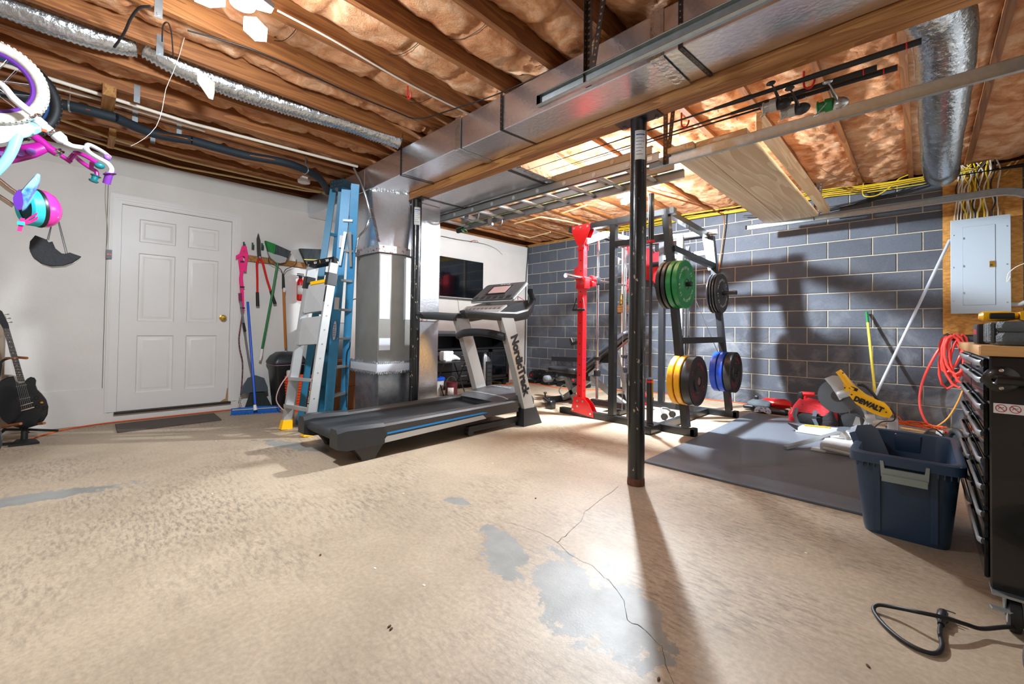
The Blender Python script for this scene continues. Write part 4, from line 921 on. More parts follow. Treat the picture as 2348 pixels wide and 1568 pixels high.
b = MB(); b.tube([(0.02,-0.008,2.579),(0.02,-0.03,2.369),(0.02,-0.071,1.849),(0.02,-0.07,1.08),(0.02,-0.073,0.569),(0.02,-0.08,0.272),(0.02,-0.166,0.191)], .009, 8, smooth=4); solo('corner_cable', 'black cable running down the corner between white wall and block wall', 'cable', b, 'black_cable')

# ================================================================ WEIGHT RACK (smith machine frame)
t = thing('weight_rack', 'large black steel weight rack with red front post and guide rods', 'exercise machine', (3.4, -1.7, 0))
mat('rack_black', '1b1d20', .35, coat=.2)
mat('rack_white', 'c2c6c9', .35)
FY, BY = -2.30, -1.10; TZ = 2.10
def tubep(name, a, c, w=.06, h=.06, m='rack_black', up=(0, 1, 0), par=None, label=None): b = MB(); b.bar(a, c, w, h, up); return part(name, b, m, par or t, label, smooth=0)
for y, xa in ((FY, 2.62), (BY, 2.62)):
    tubep('base_rail', (xa, y, .035), (4.13, y, .035), .06, .07)
    b = MB(); b.bbox((4.09, y - .035, .0), (4.14, y + .035, .075), .006); part('end_cap', b, 'black_rubber', t)
tubep('base_crossbar', (3.80, FY + .03, .035), (3.80, BY - .03, .035), .06, .06)
tubep('base_crossbar', (2.95, BY - .03, .10), (2.95, FY + .4, .10), .06, .06)
tubep('top_rail', (2.72, FY, TZ - .02), (3.93, FY, TZ - .02), .06, .07)
tubep('top_rail', (2.72, BY, TZ - .02), (3.75, BY, TZ - .02), .06, .07)
tubep('top_crossbar', (2.80, FY, TZ), (2.80, BY, TZ)); tubep('top_crossbar', (3.84, FY, TZ - .01), (3.80, BY, TZ - .03))
tubep('post', (3.28, FY, .07), (3.28, FY, TZ - .05), .065, .065)
tubep('post', (3.26, BY, .07), (3.26, BY, TZ - .05), .065, .065)
tubep('middle_brace', (3.30, FY, 1.84), (3.86, FY, 1.84), .06, .07)
for y in (FY, BY):
    lean = tubep('leaning_upright', (4.045, y, .07), (3.845, y, TZ - .05), .06, .075)
    b = MB()
    for z in (1.52, 1.62, 1.9, 1.98, .95): x = 4.045 - .2*(z - .07)/1.98; b.cyl((x, y - .036, z), (x, y - .030, z), .012, 10)
    part('bolt', b, 'steel', lean)
# red posts with bolts, guard plates
for y, s in ((FY, -1), (BY, 1)):
    rp = tubep('red_post', (2.89, y, .07), (2.89, y, TZ - .1), .07, .07, 'red_paint', label='bright red square post')
    b = MB()
    for k in range(16): b.cyl((2.89, y - .036, .22 + .115*k), (2.89, y - .034, .22 + .115*k), .008, 8); b.cyl((2.926, y, .28 + .115*k), (2.924, y, .28 + .115*k), .009, 8)
    part('adjustment_holes', b, 'ink_black', rp)['kind'] = 'stuff'
    for yy in (y - .041, y + .036):
        b = MB(); b.plane((2.89, yy, TZ), (1, 0, 0), (0, 0, 1), [(-.12, .01), (.12, .01), (.12, -.06), (.045, -.21), (.045, -.27), (-.045, -.27), (-.045, -.21), (-.12, -.06)], (0, .005, 0)); part('top_gusset', b, 'red_paint', rp)
        b = MB(); b.plane((2.89, yy, 0), (1, 0, 0), (0, 0, 1), [(-.11, .045), (.19, .012), (.175, .07), (.13, .15), (.07, .20), (0, .215), (-.07, .215), (-.09, .12)], (0, .005, 0)); part('base_gusset', b, 'red_paint', rp)
    b = MB()
    for dx, z in ((-.09, TZ - .02), (.0, TZ - .02), (.09, TZ - .02), (-.03, TZ - .23), (.03, TZ - .23), (-.02, .17), (-.02, .11), (.05, .17), (-.08, .07), (.15, .05)): b.cyl((2.89 + dx, y - .047, z), (2.89 + dx, y - .041, z), .012, 8)
    part('bolt', b, 'steel', rp)
    # sliding pulley carriage
    b = MB(); b.bbox((2.83, y - .05, 1.40), (2.96, y + .05, 1.53), .008); c_ = part('pulley_carriage', b, 'red_paint', t); b = MB(); b.cyl((2.845, y - .03, 1.60), (2.845, y + .03, 1.60), .05, 20); part('pulley', b, 'red_plastic', c_)
    b = MB(); b.tube([(2.85, y - .05, 1.30), (2.81, y - .06, 1.17), (2.97, y - .06, 1.17), (2.93, y - .05, 1.30)], .006, 6); b.cyl((2.81, y - .06, 1.17), (2.97, y - .06, 1.17), .014, 10); part('cable_handle', b, 'black_rubber', c_)
# guide rods with springs
for y in (-2.0, -1.38):
    b = MB(); b.cyl((2.90 if y < -1.9 else 2.9, y, .14), (2.9, y, 2.08), .016, 14); g_ = part('guide_rod', b, 'chrome', t)
    b = MB(); b.lathe((2.9, y, .42), (0, 0, 1), [(.04, 0), (.04, .06), (.02, .06)], 14); b.lathe((2.9, y, .60), (0, 0, 1), [(.03, 0), (.04, .02), (.04, .04)], 14); part('stop_collar', b, 'black_plastic', g_)
    b = MB(); b.tube([(2.9 + .026*cos(a*.9), y + .026*sin(a*.9), .48 + .0027*a) for a in range(0, 44)], .004, 5); part('spring', b, 'steel', g_)
for y in (-2.0, -1.38): tubep('rod_support', (2.83, y, .12), (3.28, y, .12), .06, .06)
# grey pull-up arms at the top back
tubep('pulldown_arm', (2.98, -1.55, 2.02), (3.90, BY + .02, 2.10), .05, .06, 'rack_white', label='pale grey arm')
tubep('pulldown_arm', (3.28, BY, 1.86), (3.80, BY, 1.865), .05, .07, 'rack_white')
tubep('pulldown_post', (3.78, BY, 2.07), (3.85, BY, 1.66), .055, .06, 'rack_white')
tubep('front_grey_arm', (2.93, FY, 1.93), (2.98, -1.95, 2.06), .05, .06, 'rack_white'); tubep('front_grey_arm', (2.98, -1.95, 2.06), (3.05, -1.35, 2.06), .05, .06, 'rack_white')
tubep('storage_crossbar', (3.90, FY + .03, 1.73), (3.88, BY - .03, 1.70), .06, .05)
tubep('storage_crossbar', (3.97, FY + .03, .86), (3.97, BY - .03, .86), .06, .05)
hp_ = tubep('perforated_post', (3.70, -1.62, .10), (3.70, -1.62, 1.98), .06, .06, 'rack_black')
b = MB()
for k in range(14): b.box((3.69, -1.652, .34 + .115*k), (3.71, -1.65, .36 + .115*k))
part('adjustment_holes', b, 'label_white', hp_)
tubep('grey_channel', (3.745, -1.72, .9), (3.745, -1.72, 1.98), .05, .03, 'rack_white')
for k in range(2): b = MB(); b.cyl((3.60 + .03*k, -1.2, .1), (3.60 + .03*k, -1.2, 1.95), .012, 10); part('guide_rod', b, 'chrome', t)
b = MB()
for x, y in ((3.36, FY + .06), (3.42, FY + .07), (2.80, BY - .06), (3.75, -1.3)): b.cyl((x, y, .12), (x, y, 2.0), .0035, 6)
b.cyl((3.75, -1.3, 1.3), (3.98, -1.15, .62), .004, 6)
o_ = part('steel_cables', b, 'steel', t); o_['kind'] = 'stuff'
b = MB(); b.bbox((3.47, -2.36, .07), (3.53, -2.28, .52), .01); b.cyl((3.5, -2.32, .34), (3.5, -2.1, .34), .022, 12); part('plate_holder', b, 'rack_black', t)
# left low arm (dip bar) projecting left
b = MB(); b.bar((1.98, -1.65, .555), (2.86, -1.65, .58), .06, .09, (0, 1, 0)); part('spotter_arm', b, 'rack_black', t)
b = MB(); b.bar((2.62, -2.1, .78), (2.86, -2.25, .82), .03, .035); b.cyl((2.62, -2.1, .78), (2.58, -2.08, .84), .02, 8); part('j_hook', b, 'rack_black', t)
b = MB(); b.plane((3.16, -2.12, 1.48), (1, 0, .0), (0, 0, 1), [(0, 0), (.03, .02), (.05, .12), (.09, .24), (.06, .26), (.02, .14), (-.01, .04)], (0, .03, 0)); part('bar_hook', b, 'light_grey', t)
# plate pegs
for y, z, x0, x1 in ((FY, 1.38, 3.92, 4.09), (BY, 1.385, 3.90, 4.12), (FY, .50, 4.0, 4.14), (BY, .50, 4.0, 4.14)):
    b = MB(); b.cyl((x0, y, z), (x1, y, z), .0245, 18); part('plate_peg', b, 'rack_black', t)

# smith bar
t = thing('smith_barbell', 'chrome barbell with red collars across the weight rack', 'barbell', (2.9, -1.7, 1.52))
b = MB(); b.cyl((2.9, -2.62, 1.52), (2.9, -2.10, 1.52), .026, 20); b.cyl((2.9, -2.1, 1.52), (2.9, -.9, 1.52), .014, 14); part('bar', b, 'chrome', t)
for y in (-2.15, -1.25):
    b = MB(); b.lathe((2.9, y, 1.52), (0, 1, 0), [(.045, 0), (.05, .01), (.05, .05), (.04, .06)], 8); b.bbox((2.86, y - .01, 1.44), (2.94, y + .06, 1.5), .01); part('collar', b, 'red_paint', t)
    b = MB(); b.bbox((2.865, y + .08, 1.47), (2.935, y + .16, 1.56), .01); part('carriage', b, 'black_plastic', t)

# loose olympic bar standing in the holder at the front right corner
t = thing('olympic_barbell', 'black barbell standing upright in a sleeve at the rack corner nearest the mat', 'barbell', (3.79, -2.50, .07))
b = MB(); b.cyl((3.79, -2.50, .52), (3.79, -2.50, 1.76), .0145, 16); part('shaft', b, 'dark_grey_plastic', t)
b = MB(); b.cyl((3.79, -2.50, .10), (3.79, -2.50, .50), .03, 20); part('sleeve', b, 'black_metal', t); b = MB(); b.cyl((3.79, -2.50, 1.79), (3.79, -2.50, 2.22), .026, 20); part('sleeve', b, 'black_metal', t)
b = MB(); b.cyl((3.79, -2.50, .47), (3.79, -2.50, .49), .0315, 20); part('red_ring', b, 'red_plastic', t); b = MB(); b.cyl((3.79, -2.50, 1.765), (3.79, -2.50, 1.785), .037, 20); part('red_ring', b, 'red_plastic', t)
t = thing('bar_holder', 'black floor bracket holding the upright barbell', 'holder', (3.79, -2.5, 0))
b = MB(); b.bbox((3.75, -2.56, .0), (3.83, -2.34, .075), .006); part('foot', b, 'rack_black', t)
b = MB(); b.lathe((3.79, -2.50, .076), (0, 0, 1), [(.036, 0), (.036, .02), (.031, .02), (.031, .0)], 20); part('cup', b, 'rack_black', t)

# ---- bumper plates
def plate_proto(name, label, x, y, z, w, m, group, R=.225, face=None):
    t = thing(name, label, 'weight plate', (x, y, z), group)
    b = MB(); b.lathe((x, y, z), (1, 0, 0), [(.0255, .004), (.05, .004), (.05, .0), (.10, .0), (.11, w*.14), (R - .03, w*.14), (R - .022, .003), (R - .006, .003), (R, .009), (R, w - .009), (R - .006, w - .003), (R - .022, w - .003), (R - .03, w*.86), (.11, w*.86), (.10, w - .0), (.05, w), (.05, w - .004), (.0255, w - .004)], 56); part('disc', b, m, t, smooth=40)
    b = MB(); b.lathe((x, y, z), (1, 0, 0), [(.0252, .002), (.034, .002), (.034, w - .001), (.0252, w - .001)], 28); part('hub', b, 'steel', t)
    return t
def ringtext(t, s, x, y, z, r, mid, size, m, flip=1):
    n = len(s); step = size * .78 / r
    for i, ch in enumerate(s):
        if ch == ' ': continue
        a = mid - flip * (i - (n-1)/2) * step
        up = V((0, cos(a), sin(a))) * flip; rd = V((0, sin(a), -cos(a))) * flip
        text('letter', ch, size, (x + .0006, y + r*cos(a), z + r*sin(a)), rd, up, m, t, ext=.0005)
def stack(y, z, x0, items, group):
    x = x0
    for (name, label, w, m, kind) in items:
        t = plate_proto(name, label, x, y, z, w, m, group)
        if kind:
            face = x + w
            if kind == 'A':
                fx = face - w*.14
                ringtext(t, 'MAJORLUTIE', fx, y, z, .150, radians(115), .034, 'label_white'); ringtext(t, 'MAJORLUTIE', fx, y, z, .150, radians(-65), .034, 'label_white'); lb = '25 LB' if m == 'plate_green' else '10 LB'
                ringtext(t, lb, fx, y, z, .150, radians(25), .034, 'label_white'); ringtext(t, lb, fx, y, z, .150, radians(205), .034, 'label_white')
            else:
                fx = face - w*.14
                ringtext(t, 'ETHOS', fx, y, z, .150, radians(62), .042, 'ink_red'); ringtext(t, 'ETHOS', fx, y, z, .150, radians(242), .042, 'ink_red'); ringtext(t, kind[1:], fx, y, z, .150, radians(-30), .04, 'ink_red'); ringtext(t, kind[1:], fx, y, z, .150, radians(150), .04, 'ink_red')
        x += w + .003
    return x
mat('plate_green', '0c7d3c', .38, var=.05); mat('plate_black', '1a1b1d', .42, var=.1); mat('plate_yellow', 'f2ab10', .35, var=.05); mat('plate_blue', '1648c4', .33, var=.05); mat('plate_grey', '2c2e31', .45); mat('plate_steel', '2f3236', .28, coat=.3)
stack(FY, 1.38, 3.838, [('weight_plate', 'black bumper plate at the inner end of the stack with the green plates', .044, 'plate_black', ''), ('weight_plate', 'second black bumper plate, touching the green plates', .044, 'plate_black', ''),
    ('weight_plate', 'green bumper plate between the black plates and the lettered green one', .055, 'plate_green', ''), ('weight_plate', 'green bumper plate with white lettering, outermost on its peg', .055, 'plate_green', 'A')], 'upper bumper plates nearest the viewer')
stack(BY, 1.385, 3.86, [('weight_plate', 'thin black plate, innermost on the upper peg near the block wall', .026, 'plate_steel', ''), ('weight_plate', 'thin black plate, second from the inside on the upper peg near the wall', .026, 'plate_steel', ''), ('weight_plate', 'thin black plate just behind the lettered plate on the upper peg near the wall', .026, 'plate_steel', ''), ('weight_plate', 'thin grey-black plate with white lettering, outermost on the upper peg near the wall', .028, 'plate_grey', 'A')], 'upper thin plates near the block wall')
stack(FY, .50, 3.95, [('weight_plate', 'yellow bumper plate, innermost of its stack near the floor', .060, 'plate_yellow', ''), ('weight_plate', 'yellow bumper plate next to the red-lettered black one', .060, 'plate_yellow', ''), ('weight_plate', 'thick black bumper plate with red lettering beside the yellow plates', .085, 'plate_black', 'B45')], 'lower bumper plates nearest the viewer')
stack(BY, .50, 3.90, [('weight_plate', 'blue bumper plate, innermost of its stack near the block wall', .068, 'plate_blue', ''), ('weight_plate', 'blue bumper plate next to the red-lettered black one', .068, 'plate_blue', ''), ('weight_plate', 'thick black bumper plate with red lettering beside the blue plates', .082, 'plate_black', 'B35')], 'lower bumper plates near the block wall')

# ---- bench
t = thing('weight_bench', 'adjustable black padded bench with grey frame inside the rack', 'bench', (2.6, -1.7, 0))
mat('vinyl', '222428', .32, bump=.06, bscale=90); mat('bench_grey', '8f9290', .35, metal=.3)
def pad(name, a, c, w, th): 
    a = V(a); c = V(c); d = (c - a); n = V((0, 1, 0)); up = n.cross(d).normalized(); up = up if up.z > 0 else -up
    b = MB(); rings = []
    for k, s in ((0, .75), (.04, .95), (.5, 1), (.96, .95), (1, .75)):
        p = a + d*k; rings.append([p + n*(w*s*ca) + up*(th*s*sa) for ca, sa in ((-.5, -.2), (-.45, -.5), (.45, -.5), (.5, -.2), (.5, .25), (.42, .5), (-.42, .5), (-.5, .25))])
    b.loft(rings); return part(name, b, 'vinyl', t, smooth=60)
pad('seat', (2.02, -1.70, .43), (2.46, -1.70, .425), .28, .075)
pad('backrest', (2.50, -1.70, .42), (3.16, -1.70, .93), .28, .065)
b = MB(); b.bar((2.12, -1.70, .37), (2.62, -1.70, .34), .07, .05); b.bar((2.52, -1.7, .36), (3.12, -1.7, .86), .05, .03); part('seat_frame', b, 'rack_black', t)
b = MB(); b.bar((2.22, -1.70, .36), (2.38, -1.70, .06), .06, .05); part('leg', b, 'bench_grey', t)
b = MB(); b.bar((2.62, -1.70, .34), (2.20, -1.70, .05), .06, .06); part('leg', b, 'bench_grey', t)
b = MB(); b.bar((2.62, -1.70, .36), (3.14, -1.70, .05), .06, .06); part('leg', b, 'bench_grey', t)
b = MB(); b.bar((2.94, -1.66, .70), (3.12, -1.66, .12), .03, .04); part('back_strut', b, 'bench_grey', t)
b = MB(); b.bbox((2.10, -1.98, .01), (2.18, -1.42, .07), .01); b.tube([(2.15, -1.72, .05), (2.12, -1.98, .05)], .03, 10); part('floor_bar', b, 'rack_black', t)
b = MB(); b.bbox((3.11, -2.0, .01), (3.19, -1.40, .07), .01); part('floor_bar', b, 'rack_black', t)
b = MB(); b.cyl((2.04, -1.88, .30), (2.04, -1.52, .30), .012, 10); b.bar((2.04, -1.7, .30), (2.24, -1.7, .33), .04, .03); part('leg_roller_bar', b, 'steel', t)
for y in (-1.90, -1.64): b = MB(); b.lathe((2.04, y, .30), (0, 1, 0), [(.03, 0), (.045, .01), (.045, .13), (.03, .14)], 18); part('foam_roller', b, 'grey_plastic', t)
b = MB(); b.tube([(2.27, -1.8, .08), (2.22, -1.83, .16), (2.27, -1.8, .24), (2.33, -1.78, .2)], .008, 8, smooth=4); part('handle', b, 'bench_grey', t)
t = thing('landmine_base', 'black swivel bar attachment lying on the floor in front of the bench', 'attachment', (2.25, -2.25, 0))
b = MB(); b.tube([(2.10, -1.97, .055), (2.38, -2.20, .06)], .032, 14); b.cyl((2.12, -1.99, .08), (2.12, -1.99, .13), .01, 8); b.lathe((2.12, -1.99, .13), (0, 0, 1), [(.02, 0), (.024, .008), (.012, .02)], 12); part('sleeve', b, 'rack_black', t)
b = MB(); b.bbox((2.36, -2.26, .0), (2.44, -2.17, .1), .01); part('swivel', b, 'rack_black', t)
t = thing('roller_handle', 'small two-wheeled black ab roller on the floor beneath the rack', 'roller', (3.62, -1.75, 0))
for y in (-1.83, -1.63): b = MB(); b.lathe((3.62, y, .035), (0, 1, 0), [(.01, 0), (.033, .002), (.035, .03), (.01, .032)], 18); part('wheel', b, 'black_rubber', t)
b = MB(); b.tube([(3.62, -1.81, .035), (3.58, -1.78, .09), (3.54, -1.7, .10), (3.58, -1.64, .09), (3.62, -1.60, .035)], .012, 8, smooth=4); part('handle', b, 'grey_plastic', t)

# ---- dumbbells in trays along the block wall
def dumbbell(x, y, label, rz=0):
    t = thing('dumbbell', label, 'dumbbell', (x, y, 0), 'dumbbells along the block wall')
    b = MB(); b.bbox((x - .10, y - .19, .0), (x + .10, y + .19, .06), .015); part('tray', b, 'black_plastic', t)
    b = MB(); b.cyl((x, y - .16, .145), (x, y + .16, .145), .016, 12); part('grip', b, 'steel', t)
    for s in (-1, 1):
        for k in range(5):
            r = .085 - .004*k; yy = y + s*(.065 + .021*k)
            b = MB(); b.lathe((x, yy - .009, .145), (0, 1, 0), [(r - .012, 0), (r, .003), (r, .014), (r - .012, .018)], 22); part('weight_disc', b, 'black_rubber', t)
        b = MB(); b.cyl((x, y + s*.17, .145), (x, y + s*.185, .145), .05, 20); b2 = part('dial', b, 'dark_grey_plastic', t); b = MB(); b.cyl((x, y + s*.185, .145), (x, y + s*.188, .145), .02, 14); part('dial_mark', b, 'red_plastic', b2)
    return t
dumbbell(.62, -.38, 'black adjustable dumbbell nearest the white wall')
dumbbell(.95, -.40, 'black adjustable dumbbell second from the white wall, red dial facing out')
dumbbell(1.27, -.36, 'black adjustable dumbbell third from the white wall')
dumbbell(1.56, -.42, 'black adjustable dumbbell beside the bench, farthest from the white wall')

# ---- rubber mat of square tiles
mat('mat_rubber', '565c64', .48, var=.25, vscale=160, bump=.2, bscale=220, coat=.1)
t = thing('rubber_mat', 'black speckled rubber floor mat in front of the block wall', 'mat', (4.75, -2.0, 0))
b = MB(); b.bbox((4.16, -3.35, 0), (5.38, -2.29 + .27, .013), .003); part('mat_section', b, 'mat_rubber', t)
b = MB(); b.bbox((4.16, -2.015, 0), (5.38, -.72, .013), .003); part('mat_section', b, 'mat_rubber', t)

# ---- things on the block wall behind the rack
pipe('water_pipe', 'white vertical pipe fixed to the block wall behind the rack', [(2.10, -.03, .04), (2.10, -.03, 1.20), (2.10, -.03, 2.57)], .018, 'white_pipe')
b = MB(); b.bbox((1.88, -.05, 1.24), (2.27, -.008, 1.36), .003); solo('wood_block', 'small wooden board carrying the brass valve on the block wall', 'board', b, 'plate_wood')
t = thing('pipe_valve', 'brass valve cluster above the small board on the block wall', 'valve', (2.1, -.07, 1.36))
b = MB(); b.lathe((2.10, -.06, 1.37), (0, 0, 1), [(.02, 0), (.026, .02), (.02, .04), (.028, .07), (.028, .10), (.02, .13), (.024, .17)], 12); b.cyl((2.10, -.06, 1.45), (2.22, -.06, 1.45), .018, 10); part('body', b, 'brass', t); b = MB(); b.bbox((2.2, -.08, 1.42), (2.26, -.05, 1.47), .006); part('lever', b, 'green_plastic', t)
pipe('copper_pipe', 'thin copper pipe slanting down the block wall behind the plates', [(3.30, -1.6, 2.58), (3.62, -.4, 2.56), (3.66, -.10, 2.54), (3.66, -.06, 2.40), (3.60, -.05, 1.9), (3.54, -.05, 1.5), (3.53, -.05, 1.2)], .009, 'copper')
t = thing('hanging_tool_bag', 'red and black tool bags hanging on the block wall behind the rack', 'bag', (2.85, -.2, 1.7))
b = MB(); b.bbox((2.42, -.24, 1.72), (2.66, -.06, 2.20), .03); part('pouch', b, 'red_cloth', t); b = MB(); b.bbox((2.70, -.26, 1.66), (3.08, -.06, 2.12), .035); part('pouch', b, 'red_cloth', t)
b = MB(); b.bbox((2.69, -.27, 1.9), (3.09, -.25, 1.97), .006); b.bbox((2.72, -.2, 2.12), (3.05, -.08, 2.3), .03); b.cyl((2.9, 0, 2.2), (2.9, -.1, 2.2), .01, 8); b.cyl((2.54, 0, 2.15), (2.54, -.1, 2.15), .01, 8); part('flap', b, 'black_cloth', t)
# ================================================================ LEFT SIDE
b = MB(); b.prism([V(p) for p in [(0.179,-5.916,0),(0.583,-5.923,0),(0.585,-5.164,0),(0.159,-5.147,0)]], (0, 0, .012)); solo('door_mat', 'dark worn wooden plank lying on the floor before the white door', 'mat', b, mat('worn_plank', '3d322b', .75, col2='5a5048', vscale=12, stretch=(6, .6, 1), bump=.3), smooth=0)
b = MB(); b.tube([(max(p[0], .035), min(p[1], -.035), .006) for p in [(0.575,-6.735,0),(0.517,-6.576,0),(0.426,-6.449,0),(0.161,-6.262,0),(0.062,-6.07,0),(-0.071,-5.91,0),(-0.36,-5.82,0),(-0.287,-5.672,0),(-0.224,-5.427,0),(-0.217,-5.157,0),(-0.187,-4.921,-0),(-0.044,-4.635,0),(-0.034,-4.399,0)]], .006, 8, smooth=4)
solo('extension_cable', 'orange extension cord on the floor along the white wall', 'cord', b, 'orange_cable')
b = MB(); b.tube([(max(p[0], .035), min(p[1], -.035), .006) for p in [(0.365,-1.452,0),(0.514,-1.192,0),(0.431,-0.842,0),(0.695,-0.622,0),(1.498,-0.687,0),(2.046,-0.275,0),(2.372,0.103,0),(2.741,0.24,0),(3.178,0.147,0),(3.458,0.224,0),(3.578,0.603,0),(4.032,0.164,0),(4.375,-0.058,-0)]], .007, 8, smooth=4)
solo('extension_cable', 'orange extension cord running under the rack near the block wall', 'cord', b, 'orange_cable')
# wall remote with cord
b = MB(); b.box((.013, -6.005, 1.565), (.035, -5.965, 1.65)); r_ = solo('wall_remote', 'small black remote with orange buttons beside the door frame', 'remote', b, 'black_plastic'); 
for k in range(2): b = MB(); b.box((.035, -6.0 + .018*k, 1.60), (.038, -5.986 + .018*k, 1.612)); part('button', b, 'orange_plastic', r_)
b = MB(); b.tube([(0.02,-6.02,2.302),(0.02,-6.019,2.114),(0.02,-6.003,1.91),(0.02,-5.995,1.786),(0.02,-6.004,1.651)], .0025, 6, smooth=4); solo('electric_cable', 'thin white cord running down the wall to the black remote', 'cord', b, 'white_cable')

# ---- rail and tools hanging on the wall
b = MB(); b.prism([V(p) for p in [(0.014,-4.857,1.759),(0.014,-4.187,1.746),(0.014,-4.185,1.681),(0.014,-4.855,1.689)]], (.02, 0, 0)); solo('tool_rail', 'wooden strip screwed to the white wall holding the tools', 'rail', b, 'plate_wood', smooth=0)
for i, (p, lab) in enumerate(zip([(0.036,-4.873,1.874),(0.036,-4.786,1.878),(0.036,-4.687,1.888)], ('green wall hook holding the pink harness', 'empty green wall hook left of the shears', 'green wall hook right of the shears'))):
    b = MB(); p = V(p); b.box(p + V((-.022, -.008, -.05)), p + V((-.012, .008, .03))); b.tube([p + V((-.015, 0, -.01)), p + V((.012, 0, -.04)), p + V((.03, 0, -.035)), p + V((.035, 0, -.0))], .006, 8, smooth=3); solo('wall_hook', lab, 'hook', b, mat('dark_green', '2f4a40', .5))
t = thing('dog_leash', 'hot pink webbing harness with braided leash hanging beside the door', 'leash', (0.05,-4.894,1.671))
mat('hot_pink', 'f0187c', .6, bump=.3); mat('braid', '8c5560', .8, col2='40302f', vscale=60, thr=(.45, .55))
def ribbon(pts, w, m, nm='strap', nrm=(0, 1, 0)): b = MB(); b.strip(pts, (0, w, 0), .004); return part(nm, b, m, t)
ribbon([(0.06,-4.879,1.855),(0.06,-4.911,1.742),(0.06,-4.891,1.621),(0.06,-4.905,1.471),(0.06,-4.889,1.324),(0.06,-4.88,1.102)], .035, 'hot_pink')
ribbon([(0.075,-4.874,1.849),(0.075,-4.854,1.748),(0.075,-4.865,1.647),(0.075,-4.868,1.562)], .03, 'hot_pink'); 
b = MB(); b.strip([(0.07,-4.959,1.71),(0.07,-4.93,1.733),(0.07,-4.892,1.758),(0.07,-4.853,1.734)], (0, 0, .04), .006); part('strap', b, 'hot_pink', t)
ribbon([(0.055,-4.886,1.845),(0.055,-4.922,1.706),(0.055,-4.901,1.546),(0.055,-4.885,1.374)], .028, 'hot_pink')
for q in [(0.062,-4.893,1.67),(0.062,-4.891,1.383),(0.062,-4.882,1.146)]: b = MB(); q = V(q); b.box(q - V((0, .022, .008)), q + V((.012, .022, .008))); part('buckle', b, 'black_plastic', t)
b = MB(); b.tube([(0.05,-4.878,1.087),(0.05,-4.892,0.953),(0.05,-4.906,0.806),(0.05,-4.895,0.682),(0.05,-4.866,0.533),(0.05,-4.866,0.336),(0.05,-4.876,0.164)], .007, 8, smooth=4); part('braided_rope', b, 'braid', t, 'red and grey braided rope')
b = MB(); 
for k, q in enumerate([(0.05,-4.879,0.13),(0.05,-4.887,0.092),(0.05,-4.878,0.056),(0.05,-4.89,0.018)]): b.ring(q, (1, .3*(k % 2), .2), .011, .003, 14, 5)
o = part('chain', b, 'steel', t); o['kind'] = 'stuff'
t = thing('hedge_shears', 'red-handled hedge shears hanging blades up on the white wall', 'shears', (0.05,-4.705,1.694))
b = MB(); b.prism([(0.045,-4.738,2.027),(0.045,-4.754,1.953),(0.045,-4.746,1.791),(0.045,-4.736,1.732),(0.045,-4.709,1.735),(0.045,-4.712,1.898)], (.006, 0, 0)); part('blade', b, 'dark_steel', t)
b = MB(); b.prism([(0.053,-4.735,2.016),(0.053,-4.715,1.937),(0.053,-4.708,1.796),(0.053,-4.697,1.726),(0.053,-4.734,1.731),(0.053,-4.737,1.893)], (.006, 0, 0)); part('blade', b, 'dark_steel', t)
for pts, m1 in (([(0.05,-4.724,1.733),(0.05,-4.745,1.664),(0.05,-4.737,1.488),(0.05,-4.733,1.326)], 0), ([(0.055,-4.712,1.734),(0.055,-4.683,1.676),(0.055,-4.638,1.497),(0.055,-4.594,1.356)], 0)):
    b = MB(); b.tube(pts, [.010, .013, .012, .012], 10); part('handle', b, 'red_paint', t)
for pts in ([(0.05,-4.734,1.336),(0.05,-4.726,1.174)], [(0.055,-4.594,1.361),(0.055,-4.544,1.209)]):
    b = MB(); b.tube(pts, [.016, .018], 12); part('grip', b, 'black_rubber', t)
b = MB(); b.cyl((.04, (0.05,-4.72,1.744)[1], (0.05,-4.72,1.744)[2]), (.07, (0.05,-4.72,1.744)[1], (0.05,-4.72,1.744)[2]), .012, 10); part('pivot_bolt', b, 'steel', t)

def fan_bristles(b, p_base, p_edge, w0, w1, n, th, x):
    A = V(p_base); B = V(p_edge)
    for k in range(n):
        a = k/(n-1) - .5; s = A[1:] if 0 else None
    return b
t = thing('angle_broom', 'upside-down broom with green handle and green and grey bristles', 'broom', (0.08,-4.602,1.19))
b = MB(); b.tube([(0.08,-4.533,1.713),(0.08,-4.578,1.371),(0.08,-4.635,0.984),(0.08,-4.679,0.679)], .0125, 12); part('handle', b, 'green_plastic', t)
b = MB(); b.tube([(0.08,-4.679,0.679),(0.08,-4.686,0.618),(0.08,-4.698,0.548)], [.014, .016, .014], 10); part('white_tip', b, 'white_plastic', t)
b = MB(); b.prism([(0.06,-4.646,1.814),(0.06,-4.441,1.769),(0.06,-4.455,1.714),(0.06,-4.512,1.697),(0.06,-4.55,1.697),(0.06,-4.617,1.746)], (.045, 0, 0)); part('bristle_block', b, 'light_grey', t)
b = MB(); b.prism([(0.055,-4.675,1.939),(0.055,-4.568,1.914),(0.055,-4.574,1.793),(0.055,-4.64,1.815)], (.05, 0, 0)); part('bristles', b, mat('bristle_green', '1d7d35', .8, var=.25, vscale=60, bump=.6, bscale=150, stretch=(1, 1, .15)), t, 'green bristles')
b = MB(); b.prism([(0.055,-4.563,1.91),(0.055,-4.397,1.855),(0.055,-4.425,1.771),(0.055,-4.57,1.794)], (.05, 0, 0)); part('bristles', b, mat('bristle_grey', '40474a', .8, var=.35, vscale=60, bump=.6, bscale=150, stretch=(1, 1, .15)), t, 'dark grey bristles')
t = thing('push_broom', 'dark broom head hanging behind the grey ladder on the white wall', 'broom', (0.07,-4.193,1.811))
